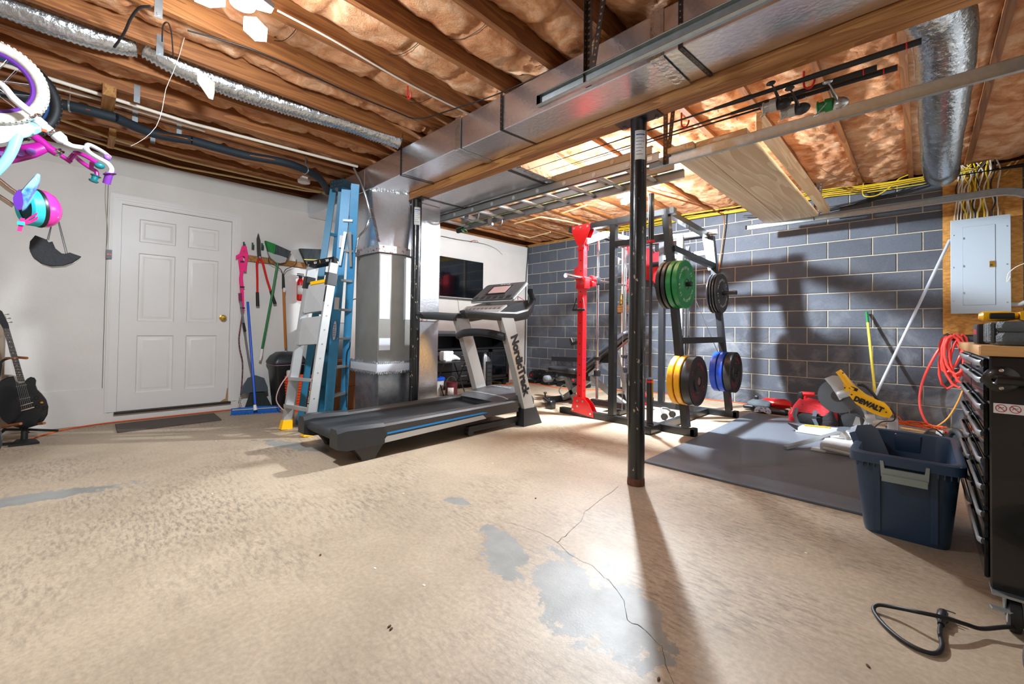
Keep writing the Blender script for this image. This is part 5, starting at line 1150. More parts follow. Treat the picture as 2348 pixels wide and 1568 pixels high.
b = MB(); b.prism([(0.05,-4.296,1.903),(0.05,-4,1.935),(0.05,-4.062,1.775),(0.05,-4.226,1.754)], (.06, 0, 0)); part('bristles', b, 'bristle_grey', t)
b = MB(); b.prism([(0.045,-4.224,1.755),(0.045,-4.06,1.776),(0.045,-4.091,1.683),(0.045,-4.186,1.683)], (.05, 0, 0)); part('bristle_block', b, 'black_plastic', t)
b = MB(); b.prism([(0.11,-4.248,1.778),(0.11,-4.091,1.793),(0.11,-4.091,1.782),(0.11,-4.248,1.767)], (.003, 0, 0)); part('yellow_line', b, 'yellow_stick', t)
t = thing('garden_rake', 'wooden-handled rake with black sprung tines by the fire extinguisher', 'rake', (0.08,-4.45,1.197))
b = MB(); b.tube([(0.08,-4.464,1.406),(0.08,-4.448,1.092),(0.08,-4.425,0.683)], .0145, 12); part('handle', b, mat('varnish', 'b06a1e', .35, var=.1), t)
b = MB(); b.tube([(0.08,-4.473,1.573),(0.08,-4.464,1.396)], [.012, .017], 12); part('socket', b, 'black_rubber', t)
b = MB(); b.box(V((0.08,-4.46,1.407)) + V((.012, -.012, -.05)), V((0.08,-4.46,1.407)) + V((.0165, .012, .0))); part('label', b, 'label_white', t)
for pts in ([(0.08,-4.473,1.563),(0.08,-4.498,1.623),(0.08,-4.556,1.658),(0.08,-4.622,1.692),(0.08,-4.632,1.752)], [(0.08,-4.473,1.563),(0.08,-4.445,1.629),(0.08,-4.382,1.668),(0.08,-4.333,1.706),(0.08,-4.324,1.766)]):
    b = MB(); b.tube(pts, .004, 8, smooth=4); part('tine', b, 'black_metal', t)
t = thing('fire_extinguisher', 'small red fire extinguisher with white label on the white wall', 'fire extinguisher', (0.08,-4.273,1.26))
e0 = V((0.08,-4.273,1.26)); e1 = V((0.08,-4.278,1.529)); hE = (e1 - e0).z
b = MB(); b.lathe((e0.x, e0.y, e0.z), (0, 0, 1), [(.025, 0), (.038, .012), (.04, .03), (.04, hE - .04), (.03, hE - .01), (.018, hE + .01)], 22); part('cylinder', b, 'red_paint', t)
b = MB(); b.lathe((e0.x, e0.y, e0.z + hE + .01), (0, 0, 1), [(.018, 0), (.022, .01), (.022, .03)], 16); b.box((e0.x - .01, e0.y - .04, e0.z + hE + .035), (e0.x + .015, e0.y + .04, e0.z + hE + .05)); b.box((e0.x - .01, e0.y - .04, e0.z + hE + .058), (e0.x + .015, e0.y + .035, e0.z + hE + .068)); part('valve', b, 'black_plastic', t)
b = MB(); b.loft([[V((e0.x, e0.y, z)) + V((cos(radians(a)), sin(radians(a)), 0))*.0408 for a in [-75 + 110*k/8 for k in range(9)]] for z in (e0.z + .08, e0.z + hE - .08)], cap=False); q_ = part('label', b, 'label_white', t); q_.modifiers.new('thick', 'SOLIDIFY').thickness = .0006
# things leaning at the foot of the wall
t = thing('dust_mop', 'blue dust mop with long blue handle lying its head on the floor', 'mop', (0.262,-4.78,-0))
mh = [(0.313,-5.023,0.02),(0.465,-4.598,0.02)]; 
b = MB(); b.tube([V(mh[0]), lerp(mh[0], mh[1], .5) + V((0, 0, .005)), V(mh[1])], [.022, .024, .022], 10, flat=2.0); 
for k in range(44):
    q = lerp(mh[0], mh[1], k/43) + V((.045, -.01, -.012)); b.tube([q, q + V((.02*random.uniform(.4, 1.2), random.uniform(-.01, .01), -.006))], .005, 5)
o = part('mop_head', b, mat('mop_blue', '1c63b8', .9, var=.2, vscale=60, bump=.8, bscale=120), t); o['kind'] = 'stuff'
b = MB(); b.bar(lerp(mh[0], mh[1], .03) + V((0, 0, .03)), lerp(mh[0], mh[1], .97) + V((0, 0, .03)), .06, .01); part('mop_plate', b, 'light_grey', t)
b = MB(); b.tube([(0.412,-4.82,0.05), (0.08,-4.836,1.217)], .0125, 12); part('handle', b, 'blue_plastic', t)
b = MB(); b.tube([(0.465,-4.834,0.045), (0.453,-4.84,0.1)], [.02, .014], 12); part('socket', b, 'white_plastic', t)
t = thing('dustpan_set', 'upright grey dustpan and broom leaning on the wall by the door', 'broom', (0.075,-4.713,0))
b = MB(); b.prism([(0.1,-4.892,0.186),(0.1,-4.873,0.267),(0.1,-4.823,0.357),(0.1,-4.745,0.381),(0.1,-4.664,0.345),(0.1,-4.625,0.241),(0.1,-4.62,0.19),(0.1,-4.767,0.194)], (.03, 0, 0)); part('dustpan', b, mat('slate', '47535a', .45), t)
b = MB(); b.prism([(0.07,-4.786,0.197),(0.07,-4.657,0.185),(0.07,-4.556,-0.02),(0.07,-4.843,0.006)], (.04, 0, 0)); part('bristles', b, mat('bristle_dark', '26302f', .8, var=.3, vscale=80, bump=.7, bscale=160, stretch=(1, 1, .15)), t)
b = MB(); b.tube([(0.1,-4.741,0.206), (0.08,-4.814,0.582), (0.07,-4.872,1.003), (0.06,-4.909,1.273)], .010, 10, smooth=3); part('handle', b, 'grey_plastic', t)
b = MB(); b.tube([(0.085,-4.856,0.88),(0.085,-4.875,0.978)], .014, 10); part('grip', b, 'black_rubber', t); b = MB(); b.tube([(0.065,-4.905,1.224),(0.065,-4.911,1.312)], .016, 10); part('grip', b, mat('plum', '7c1f4c', .5), t)
# trash can, bucket
t = thing('trash_can', 'black swing-lid trash can at the foot of the white wall', 'trash can', (.22, -4.46, 0))
def sq(z, s, sy=None, r=.04, c=(.22, -4.46)):
    sy = sy or s; o = []
    for (ax, ay, a0) in ((1, 1, 0), (-1, 1, 90), (-1, -1, 180), (1, -1, 270)):
        for k in range(4): a = radians(a0 + 30*k); o.append((c[0] + ax*(s - r) + r*cos(a), c[1] + ay*(sy - r) + r*sin(a), z))
    return o
b = MB(); b.loft([sq(.0, .11, .12), sq(.50, .15, .165), sq(.505, .16, .175), sq(.52, .16, .175)]); part('bin', b, 'black_plastic', t)
b = MB(); b.loft([sq(.50, .157, .172), sq(.515, .157, .172)]); part('bag_edge', b, mat('pink_bag', 'd8a8b0', .5), t)
b = MB(); b.loft([sq(.52, .165, .18), sq(.54, .165, .18), sq(.60, .14, .15), sq(.645, .09, .10), sq(.65, .05, .05, .03)]); part('lid', b, mat('lid_dark', '23292c', .4), t)
b = MB(); b.strip([(.36, -4.56, .545), (.30, -4.52, .61), (.22, -4.47, .655), (.12, -4.42, .62)], (.0, .03, 0), .006); part('lid_slot', b, 'light_grey', t)
t = thing('orange_bucket', 'orange ribbed bucket behind the grey ladder with a pale hose', 'bucket', (.55, -4.42, 0))
b = MB(); pr = [(.12, 0)]
for k in range(9): pr += [(.125 + .003*k, .10 + .03*k), (.135 + .003*k, .105 + .03*k), (.135 + .003*k, .118 + .03*k), (.126 + .003*k, .123 + .03*k)]
b.lathe((.55, -4.42, 0), (0, 0, 1), pr + [(.155, .38), (.15, .39), (.14, .385), (.12, .05)], 28); part('body', b, 'orange_plastic', t)
b = MB(); b.bbox((.44, -4.53, .30), (.52, -4.46, .45), .01); part('paper_label', b, 'label_white', t)
b = MB(); b.tube([(.55, -4.5, .40), (.62, -4.56, .42), (.66, -4.66, .30), (.62, -4.68, .15), (.64, -4.6, .03), (.6, -4.5, .02)], .006, 8, smooth=5); b.tube([(.6, -4.45, .38), (.7, -4.5, .3), (.7, -4.52, .1)], .006, 8, smooth=5); part('pale_hose', b, mat('pale_pink', 'e3c3c0', .5), t)
for (n, a, c, lab) in (('box_a', (.42, -4.14, 0), (.86, -3.80, .26), 'brown cardboard box on the floor behind the blue ladder, lower one'), ('box_b', (.46, -4.12, .262), (.84, -3.82, .55), 'brown cardboard box stacked on another behind the blue ladder')):
    b = MB(); b.bbox(a, c, .004); o = solo('cardboard_box', lab, 'box', b, 'cardboard', smooth=0)
    b = MB(); b.box(((a[0]+c[0])/2 - .03, a[1] - .001, a[2]), ((a[0]+c[0])/2 + .03, a[1], c[2])); part('packing_tape', b, 'plate_wood', o)
b = MB(); b.bbox((.05, -4.15, .0), (.36, -3.75, 1.0), .01); solo('black_cabinet', 'tall black cupboard standing dark behind the two ladders', 'cabinet', b, 'cab_black')

# ---- grey aluminium step ladder (leaning back)
t = thing('step_ladder', 'grey aluminium step ladder with yellow feet leaning beside the blue one', 'ladder', (1.45, -4.7, 0))
mat('ladder_alu', 'b6b8b8', .38, metal=.55, var=.05)
BLf, BRf = V((1.39, -4.835, .0)), V((1.785, -4.785, .0)); TLf, TRf = V((1.5,-4.67,1.542)), V((1.68,-4.54,1.581))
fd = (BRf - BLf).normalized(); nf = (TLf - BLf).cross(BRf - BLf).normalized(); nf = nf if nf.y < 0 else -nf
def FP(u, v): return lerp(lerp(BLf, BRf, u), lerp(TLf, TRf, u), v)
for u in (0, 1):
    b = MB(); b.bar(FP(u, .03), FP(u, .985), .028, .075, nf); r_ = part('front_rail', b, 'ladder_alu', t, smooth=0)
    b = MB(); b.hexa([FP(u, -.0) + fd*sx*.03 + nf*sy*.05 + V((0, 0, .002)) for sx, sy in ((-1, -1), (1, -1), (1, 1), (-1, 1))] + [FP(u, .055) + fd*sx*.022 + nf*sy*.042 for sx, sy in ((-1, -1), (1, -1), (1, 1), (-1, 1))]); part('rubber_foot', b, 'yellow_plastic', t, 'yellow foot')
    b = MB(); b.hexa([FP(u, .84) + fd*sx*.024 + nf*sy*.045 for sx, sy in ((-1, -1), (1, -1), (1, 1), (-1, 1))] + [FP(u, .91) + fd*sx*.024 + nf*sy*.045 for sx, sy in ((-1, -1), (1, -1), (1, 1), (-1, 1))]); part('hinge_bracket', b, 'black_plastic', t)
off = V((-.17, .10, 0))
for u in (0, 1):
    b = MB(); b.bar(FP(u, .03) + off, FP(u, .93) + off*.15, .022, .04, nf); part('rear_rail', b, 'ladder_alu', t, smooth=0)
    b = MB(); p = FP(u, 0) + off; b.bbox(p - V((.022, .022, 0)), p + V((.022, .022, .06)), .006); part('rubber_foot', b, 'yellow_plastic', t, 'yellow foot')
for v in (.13, .29):
    b = MB(); a = FP(0, v); c = FP(1, v); b.hexa([a - nf*.045, c - nf*.045, c + nf*.05, a + nf*.05, a - nf*.045 + V((0, 0, .02)), c - nf*.045 + V((0, 0, .02)), c + nf*.05 + V((0, 0, .03)), a + nf*.05 + V((0, 0, .03))]); part('step', b, 'ladder_alu', t, smooth=0)
for v0, v1 in ((.50, .66), (.69, .86)):
    b = MB(); b.hexa([FP(.06, v0) - nf*.02, FP(.94, v0) - nf*.02, FP(.94, v0) + nf*.02, FP(.06, v0) + nf*.02, FP(.03, v1) - nf*.02, FP(.97, v1) - nf*.02, FP(.97, v1) + nf*.02, FP(.03, v1) + nf*.02]); s_ = part('folded_platform', b, 'light_grey', t, smooth=0)
    b = MB()
    P4 = [FP(.06, v0) + nf*.021, FP(-.04, v0 + .04) + nf*.021, FP(.03, v1) + nf*.021]; b.tube(P4, .006, 6); part('edge', b, 'black_plastic', s_)
b = MB(); b.bar(FP(.2, .865) + nf*.02, FP(.9, .865) + nf*.02, .03, .02, nf); part('yellow_latch', b, 'yellow_plastic', t)
b = MB(); b.bar(FP(-.1, .985), FP(1.1, .985), .05, .07, nf); part('top_handle', b, 'black_plastic', t)
text('lettering', 'GORILLA', .032, FP(.26, .985) + nf*.037, fd, (0, 0, 1), 'label_white', t, sx=.8); text('lettering', 'LADDERS', .032, FP(.78, .985) + nf*.037, fd, (0, 0, 1), 'label_white', t, sx=.8)
b = MB(); q = FP(.52, .985) + nf*.0365; b.prism([q + fd*a + V((0, 0, c)) for a, c in ((-.012, -.012), (.012, -.012), (.012, .005), (0, .018), (-.012, .005))], nf*.001); part('emblem', b, 'yellow_plastic', t)
ru = (TRf - BRf).normalized(); 
for v0, v1, m in ((.17, .30, 'ink_black'), (.74, .83, 'ink_black')):
    b = MB(); b.prism([FP(1, v0) - fd*.012 + nf*.0378, FP(1, v0) + fd*.012 + nf*.0378, FP(1, v1) + fd*.012 + nf*.0378, FP(1, v1) - fd*.012 + nf*.0378], nf*.0006); part('decal', b, m, t)
text('lettering', 'GORILLA   LADDERS', .027, FP(1, .235) + nf*.0387, ru, -fd, 'label_white', t, sx=.78)
b = MB(); q = FP(1, .235) + nf*.0386; b.prism([q + ru*a + fd*c for a, c in ((-.009, -.008), (.009, -.008), (.012, 0), (.009, .008), (-.009, .008))], nf*.001); part('emblem', b, 'yellow_plastic', t)
b = MB()
for v in (.12, .2, .34, .42, .5, .58, .66, .72): q = FP(1, v) + fd*.0145; b.cyl(q - fd*.001, q + fd*.003, .006, 8)
part('rivets', b, 'steel', t)
for v0, v1 in ((.0, .12), (.16, .28)):
    b = MB(); b.bar(FP(0, v0 + .04) + off*.9, FP(0, v1), .012, .02); part('brace', b, 'ladder_alu', t); b = MB(); b.bar(FP(1, v0 + .04) + off*.9, FP(1, v1), .012, .02); part('brace', b, 'ladder_alu', t)

# ---- blue fibreglass ladder
t = thing('fibreglass_ladder', 'tall blue fibreglass step ladder standing closed at the foil duct', 'ladder', (1.3, -4.4, 0))
mat('fibre_blue', '3a94c6', .42, var=.08, vscale=14); mat('fibre_dark', '1a6f92', .45)
A0, A1 = V((1.242,-4.386,0)), V((1.465,-4.341,2.36)); B0, B1 = V((1.042,-4.138,0)), V((1.568,-4.3,2.36))
C0, C1 = V((1.26,-4.662,0)), V((1.272,-4.39,2.36)); D0, D1 = V((0.808,-4.288,0)), V((1.363,-4.344,2.36))
ab = (B0 - A0).normalized(); outn = V((.86, -.5, 0)).normalized()
for a, c, m, w_, h_ in ((A0, A1, 'fibre_blue', .03, .085), (B0, B1, 'fibre_blue', .03, .075), (C0, C1, 'fibre_dark', .028, .06), (D0, D1, 'fibre_dark', .028, .06)):
    b = MB(); b.bar(a + V((0, 0, .01)), c, w_, h_, outn.cross(V((0, 0, 1)))); r_ = part('rail', b, m, t, 'dark teal rear rail' if m == 'fibre_dark' else None, smooth=0)
    b = MB(); b.bar(a + V((0, 0, .002)), a + V((0, 0, .05)), w_ + .012, h_ + .014, outn.cross(V((0, 0, 1)))); part('foot', b, 'fibre_dark', r_)
for k in range(7):
    v = .10 + .125*k; b = MB(); b.bar(lerp(A0, A1, v), lerp(B0, B1, v), .075, .022); part('step', b, 'ladder_alu', t, smooth=0)
for k in range(5):
    v = .12 + .17*k; b = MB(); b.bar(lerp(C0, C1, v), lerp(D0, D1, v), .02, .03); part('rear_bar', b, 'fibre_dark', t, smooth=0)
cc = (A1 + B1 + C1 + D1)/4
b = MB(); dirx = (B1 - A1).normalized(); diry = V((0, 0, 1)).cross(dirx)
b.hexa([cc + dirx*sx*.085 + diry*sy*.10 + V((0, 0, z)) for z in (-.045, .035) for sx, sy in ((-1, -1), (1, -1), (1, 1), (-1, 1))]); part('top_cap', b, mat('cap_dark', '17303b', .4), t, smooth=0)
b = MB()
for sx in (-.06, -.02, .02, .06):
    for z in (-.02, .015): q = cc + dirx*sx - diry*.101 + V((0, 0, z)); b.cyl(q, q - diry*.004, .008, 8)
part('rivets', b, 'steel', t)
sd = (outn).normalized()
for v, L_, w_ in ((.76, .12, .045), (.50, .12, .045)):
    q = lerp(A0, A1, v) + diry*0 + V((.045, -.012, 0)).normalized()*0
    b = MB(); c0 = lerp(A0, A1, v); rail = (A1 - A0).normalized(); s1 = rail.cross(sd).normalized()
    b.prism([c0 + s1*a*w_/2 + rail*c*L_/2 + sd*.0435 for a, c in ((-1, -1), (1, -1), (1, 1), (-1, 1))], sd*.0007); part('sticker', b, 'label_white', t)
rail = (A1 - A0).normalized(); s1 = rail.cross(sd).normalized(); c0 = lerp(A0, A1, .385) + sd*.0435
b = MB(); b.prism([c0 + rail*.105*cos(2*pi*k/28) + s1*.022*sin(2*pi*k/28) for k in range(28)], sd*.0006); part('badge', b, 'ink_blue', t)
b = MB(); b.prism([c0 + sd*.0007 + rail*.098*cos(2*pi*k/28) + s1*.0175*sin(2*pi*k/28) for k in range(28)], sd*.0005); part('badge_face', b, 'label_white', t)
text('lettering', 'WERNER', .034, c0 + sd*.0014, rail, s1 if s1.cross(rail).dot(sd) < 0 else -s1, 'ink_blue', t, sx=1.0)
for v0, v1 in ((.66, .80),):
    b = MB(); b.bar(lerp(A0, A1, v0) + sd*.05, lerp(A0, A1, v1) + sd*.05 + V((.02, .02, 0)), .025, .006, sd); b.bar(lerp(B0, B1, v0) + sd*.05, lerp(A0, A1, v1) + sd*.05 + V((.06, .05, 0)), .025, .006, sd); part('spreader_arm', b, 'aluminium', t)
b = MB(); b.tube([(1.235, -4.10, 1.25), (1.25, -4.17, 1.2), (1.245, -4.18, .9), (1.24, -4.17, .75), (1.22, -4.20, .62), (1.23, -4.19, .1)], .005, 6, smooth=4); solo('electric_cable', 'thin black cable running down beside the grey air column', 'cable', b, 'black_cable')

# ================================================================ GUITAR
GX = .45
t = thing('electric_guitar', 'black single-cutaway electric guitar standing in its stand by the white wall', 'guitar', (GX, -6.45, .1))
def GP(lst, dx=0): return [(GX + dx, p[1], p[2]) for p in lst]
gb = [(0.45,-6.604,0.435),(0.45,-6.588,0.494),(0.45,-6.553,0.519),(0.45,-6.523,0.524),(0.45,-6.513,0.489),(0.45,-6.494,0.467),(0.45,-6.472,0.465),(0.45,-6.454,0.498),(0.45,-6.436,0.511),(0.45,-6.415,0.502),(0.45,-6.405,0.48),(0.45,-6.407,0.445),(0.45,-6.397,0.406),(0.45,-6.372,0.368),(0.45,-6.347,0.32),(0.45,-6.334,0.261),(0.45,-6.337,0.198),(0.45,-6.356,0.151),(0.45,-6.39,0.12),(0.45,-6.437,0.107),(0.45,-6.487,0.114),(0.45,-6.537,0.143),(0.45,-6.573,0.189),(0.45,-6.6,0.253),(0.45,-6.61,0.318),(0.45,-6.598,0.374)]
b = MB()
# body
def scl(pts, s, dx): c = V((0, 0, 0)); 
cg = sum((V(p) for p in gb), V((0, 0, 0))) / len(gb)
b.loft([[cg + (V(p) - cg)*.965 + V((-.022, 0, 0)) for p in gb], [V(p) + V((-.017, 0, 0)) for p in gb], [V(p) + V((.017, 0, 0)) for p in gb], [cg + (V(p) - cg)*.965 + V((.022, 0, 0)) for p in gb]])
part('body', b, mat('guitar_black', '0c1118', .35, coat=.2), t)
nk = [(0.45,-6.584,0.901),(0.45,-6.553,0.901),(0.45,-6.463,0.481),(0.45,-6.499,0.484)]
b = MB(); b.prism([V(p) + V((.022, 0, 0)) for p in nk], (.016, 0, 0)); n_ = part('neck', b, mat('fretboard', '2a211d', .5), t, smooth=0)
for k in range(17):
    f = 1 - .944**(k + 1); f *= 1.65; 
    if f > .97: break
    b = MB(); b.tube([lerp(nk[0], nk[3], f) + V((.039, 0, 0)), lerp(nk[1], nk[2], f) + V((.039, 0, 0))], .001, 4); part('fret', b, 'steel', n_)
b = MB()
for k, f in enumerate((.13, .25, .36, .46, .62, .70, .77, .83, .88)): c = lerp(lerp(nk[0], nk[3], f), lerp(nk[1], nk[2], f), .5) + V((.0385, 0, 0)); b.cyl(c, c + V((.001, 0, 0)), .003, 8)
part('inlay_dots', b, 'label_white', n_)['kind'] = 'stuff'
hd = [(0.45,-6.583,0.894),(0.45,-6.553,0.901),(0.45,-6.558,0.932),(0.45,-6.577,0.989),(0.45,-6.591,1.03),(0.45,-6.608,1.046),(0.45,-6.621,1.028),(0.45,-6.615,0.975)]
b = MB(); b.prism([V(p) + V((.012, 0, 0)) for p in hd], (.014, 0, 0)); h_ = part('headstock', b, 'guitar_black', t, smooth=0)
for q in [(0.45,-6.581,1.003),(0.45,-6.572,0.972),(0.45,-6.563,0.942)]: b = MB(); q = V(q); b.cyl(q + V((.02, 0, 0)), q + V((.02, .014, .004)), .003, 8); b.ell(q + V((.02, .02, .005)), (.005, .007, .006), 10, 6); part('tuning_peg', b, 'chrome', h_)
for c, hh in (((50, 882), .018), ((58, 910), .020)):
    c = V((0.45,-6.481,0.448)) if c[0] == 50 else V((0.45,-6.46,0.346)); up_ = (V(nk[0]) - V(nk[3])).normalized(); sx_ = V((1, 0, 0)).cross(up_)
    b = MB(); b.prism([c + V((.022, 0, 0)) + sx_*a*.042 + up_*d*.020 for a, d in ((-1, -1), (1, -1), (1, 1), (-1, 1))], (.006, 0, 0)); p_ = part('pickup', b, 'black_plastic', t, smooth=0)
    b = MB()
    for k in range(6): q = c + V((.0285, 0, 0)) + sx_*(-.025 + .01*k); b.cyl(q, q + V((.0015, 0, 0)), .0028, 8)
    part('pole_screws', b, 'steel', p_)
for pts, r in (([(0.48,-6.484,0.287),(0.48,-6.417,0.31)], .006), ([(0.48,-6.479,0.249),(0.48,-6.409,0.271)], .0075)): b = MB(); b.tube(pts, r, 8); part('bridge_bar', b, 'chrome', t)
for k in range(6):
    b = MB(); b.tube([lerp((0.494,-6.576,0.894), (0.494,-6.554,0.895), k/5), lerp((0.494,-6.472,0.256), (0.494,-6.422,0.274), k/5)], .0008, 4); part('string', b, 'steel', t)
for q, m in zip([(0.47,-6.399,0.342),(0.47,-6.37,0.303),(0.47,-6.393,0.271),(0.47,-6.355,0.256)], ('black_plastic', 'brass', 'black_plastic', 'black_plastic')): b = MB(); b.lathe(q, (1, 0, 0), [(.011, 0), (.011, .012), (.008, .015)], 14); part('control_knob', b, m, t)
t = thing('guitar_stand', 'black folding guitar stand with tan padded arms', 'stand', (.42, -6.5, 0))
b = MB(); b.tube([(0.36,-6.656,0.109),(0.36,-6.601,0.563),(0.36,-6.602,0.614),(0.36,-6.585,0.645),(0.36,-6.554,0.661)], .009, 10, smooth=4); b.tube([(.36, -6.60, .25), (.38, -6.44, .05)], .010, 10); part('upright_tube', b, 'black_metal', t)
b = MB(); b.tube([(0.38,-6.57,0.662), (0.5,-6.518,0.667)], .009, 10); part('neck_yoke', b, mat('tan_pad', '9a5a2a', .6), t, 'tan yoke'); b = MB(); b.tube([(0.44,-6.508,0.67), (0.5,-6.455,0.665)], .010, 10); part('neck_yoke', b, 'tan_pad', t, 'tan yoke')
for p0, p1 in (((0.4,-6.575,0.127), (0.6,-6.471,0.167)), ((0.36,-6.422,0.114), (0.56,-6.35,0.146))): b = MB(); b.tube([p0, p1], .010, 10); part('body_rest', b, 'tan_pad', t, 'tan rest arm')
b = MB(); b.tube([(0.36,-6.568,0.095), (0.36,-6.431,0.073), (0.4,-6.274,0.047)], .010, 10); part('foot_tube', b, 'black_metal', t)
b = MB(); b.prism([(.40, -6.50, .003), (.62, -6.53, .003), (.63, -6.37, .003), (.46, -6.40, .003)], (0, 0, .012)); b.tube([(.42, -6.46, .01), (.40, -6.46, .12)], .02, 10); part('foot_plate', b, 'black_rubber', t)
b = MB(); b.tube([(.44, -6.56, .11), (.36, -6.62, .03), (.5, -6.6, .012), (.55, -6.5, .012)], .012, 8, smooth=3); part('curved_foot', b, 'black_metal', t)
# white/brown acoustic behind, gig bag
b = MB(); b.loft([[V((.16 + dx, -6.60 + r*.9*cos(a), .30 + r*1.1*sin(a))) for a in [2*pi*k/24 for k in range(24)]] for dx, r in ((0, .2), (.08, .2))]); b.bbox((.17, -6.66, .48), (.22, -6.59, 1.0), .01)
solo('acoustic_guitar', 'pale guitar standing against the wall behind the black one', 'guitar', b, mat('acoustic', '9c8c7a', .4))
b = MB(); b.loft([[V((1.30 + dx, -6.65 + r*.85*cos(a), .175 + r*sin(a))) for a in [2*pi*k/24 for k in range(24)]] for dx, r in ((-.05, .13), (-.04, .165), (.04, .165), (.05, .13))]); g_ = solo('gig_bag', 'rounded end of a black instrument case at the lower left edge', 'case', b, mat('case_black', '141922', .4, coat=.3))
b = MB(); b.ring((1.352, -6.65, .175), (1, 0, 0), .118, .004, 30, 6, 1.1); part('piping', b, 'black_cloth', g_)

# ================================================================ BICYCLES (hung upside down from the joists)
BX = 2.30
def bpt(l, x): return [(x, p[1], p[2]) for p in l]
def wheel(t, c, R, tire, rim, tw=.024, name='wheel'):
    c = V(c); b = MB(); b.ring(c, (1, 0, 0), R - tw, tw, 48, 12); 
    w_ = part(name, b, tire, t)
    b = MB()
    for k in range(60):
        a = 2*pi*k/60
        for s in (-1, 1): q = c + V((s*.013, cos(a)*(R - .0035), sin(a)*(R - .0035))); b.cbox(q, (.012, .009, .005), Matrix.Rotation(a - pi/2, 3, 'X'))
    o = part('tread', b, tire, w_); o['kind'] = 'stuff'
    b = MB(); b.ring(c, (1, 0, 0), R - tw*2 - .006, .011, 44, 8); part('rim', b, rim, w_)
    for k in range(14):
        a = 2*pi*k/14; b = MB(); b.tube([c + V((.02*(-1)**k, .02*cos(a), .02*sin(a))), c + V((0, (R - tw*2 - .01)*cos(a + .25*(-1)**k), (R - tw*2 - .01)*sin(a + .25*(-1)**k)))], .0013, 4); part('spoke', b, 'steel', w_)
    b = MB(); b.cyl(c - V((.04, 0, 0)), c + V((.04, 0, 0)), .018, 14); b.cyl(c - V((.05, 0, 0)), c + V((.05, 0, 0)), .008, 10); part('wheel_hub', b, 'light_grey', w_)
    return w_
mat('tire_white', 'c9c6ba', .6, col2='7d7660', vscale=16, thr=(.55, .72), bump=.2); mat('rim_purple', '5b2a86', .35); mat('bike_white', 'dfe3e8', .25, coat=.4); mat('bike_magenta', 'a8188c', .25, coat=.5); mat('bike_blue', '8fd0e8', .25, coat=.4); mat('teal', '14737a', .4); mat('purple_grip', '6b2a8e', .5); mat('rim_blue', '123a66', .35)
t = thing('child_bicycle', 'white and pale blue child bicycle with purple rim hanging upside down', 'bicycle', (BX, -6.4, 2.1))
wheel(t, (2.34,-6.52,2.117), .205, 'tire_white', 'rim_purple', .026)
b = MB(); b.tube([(2.42,-6.512,2.099),(2.42,-6.468,2.082),(2.42,-6.433,2.033),(2.42,-6.391,1.996),(2.42,-6.368,1.979)], [.012, .013, .016, .016, .015], 12, smooth=4); part('fork_leg', b, 'bike_white', t)
b = MB(); b.tube([(2.3,-6.383,2.03),(2.3,-6.36,1.993),(2.3,-6.336,1.972)], [.018, .024, .024], 14, smooth=3); b2 = part('head_tube', b, 'bike_white', t)
for q, r in (((0, 0), .022),): b = MB(); b.lathe((2.35,-6.371,1.999), V((2.35,-6.359,1.984)) - V((2.35,-6.371,1.999)), [(.020, 0), (.026, .004), (.026, .014), (.020, .018)], 18); part('headset_ring', b, 'chrome', t)
b = MB(); b.lathe((2.31,-6.308,1.951), V((2.31,-6.292,1.934)) - V((2.31,-6.308,1.951)), [(.022, 0), (.026, .004), (.026, .012), (.022, .018)], 18); part('headset_ring', b, 'chrome', t)
b = MB(); b.tube([(2.3,-6.573,1.841),(2.3,-6.507,1.872),(2.3,-6.452,1.904),(2.3,-6.396,1.933),(2.3,-6.351,1.962)], [.05, .052, .046, .036, .022], 16, smooth=4, flat=.55, up=(1, 0, 0)); part('top_tube', b, mat('bike_white_blue', 'dfe3e8', .25, coat=.4, col2='7cc6e4', vscale=4, thr=(.45, .6)), t)
b = MB(); b.tube([(2.3,-6.421,1.904),(2.3,-6.437,1.821),(2.3,-6.458,1.753),(2.3,-6.487,1.692),(2.3,-6.529,1.62)], .021, 14, smooth=4); part('seat_tube', b, 'bike_blue', t)
b = MB(); b.tube([(2.3,-6.339,1.971),(2.3,-6.308,1.95),(2.3,-6.281,1.931)], [.022, .020, .020], 14); b.tube([(2.3,-6.292,1.941),(2.3,-6.27,1.921),(2.3,-6.257,1.911)], [.028, .028, .016], 16); part('stem', b, 'bike_white', t)
b = MB(); b.tube([(2.3,-6.26,1.91),(2.3,-6.232,1.9),(2.3,-6.199,1.902),(2.3,-6.181,1.903)], [.016, .012, .012, .013], 12, smooth=4); part('stem_neck', b, 'bike_white', t)
b = MB(); hb1 = [(2.3,-6.181,1.903),(2.3,-6.148,1.884),(2.3,-6.113,1.851),(2.3,-6.086,1.824)]; hb1 = [(2.30, hb1[0][1], hb1[0][2]), (2.44, hb1[1][1], hb1[1][2]), (2.52, hb1[2][1], hb1[2][2])]
hl = [(2.3,-6.178,1.908), (2.38,-6.166,1.861), (2.42,-6.128,1.828), (2.44,-6.098,1.808), (2.44,-6.081,1.78), (2.42,-6.089,1.754)]
b.tube(hl, .0115, 12, smooth=4); part('handlebar', b, 'bike_white', t)
hr = [(2.3,-6.178,1.908), (2.2,-6.169,1.956), (2.12,-6.133,1.97), (2.06,-6.098,1.97), (2.04,-6.074,1.956)]
b = MB(); b.tube(hr, .0115, 12, smooth=4); part('handlebar', b, 'bike_white', t)
b = MB(); b.tube([(2.42,-6.088,1.761), (2.4,-6.098,1.706)], .017, 14); b.lathe((2.42,-6.088,1.761), (0, .3, -1), [(.02, 0), (.028, .002), (.028, .006), (.02, .008)], 18); part('grip', b, 'purple_grip', t, 'purple grip')
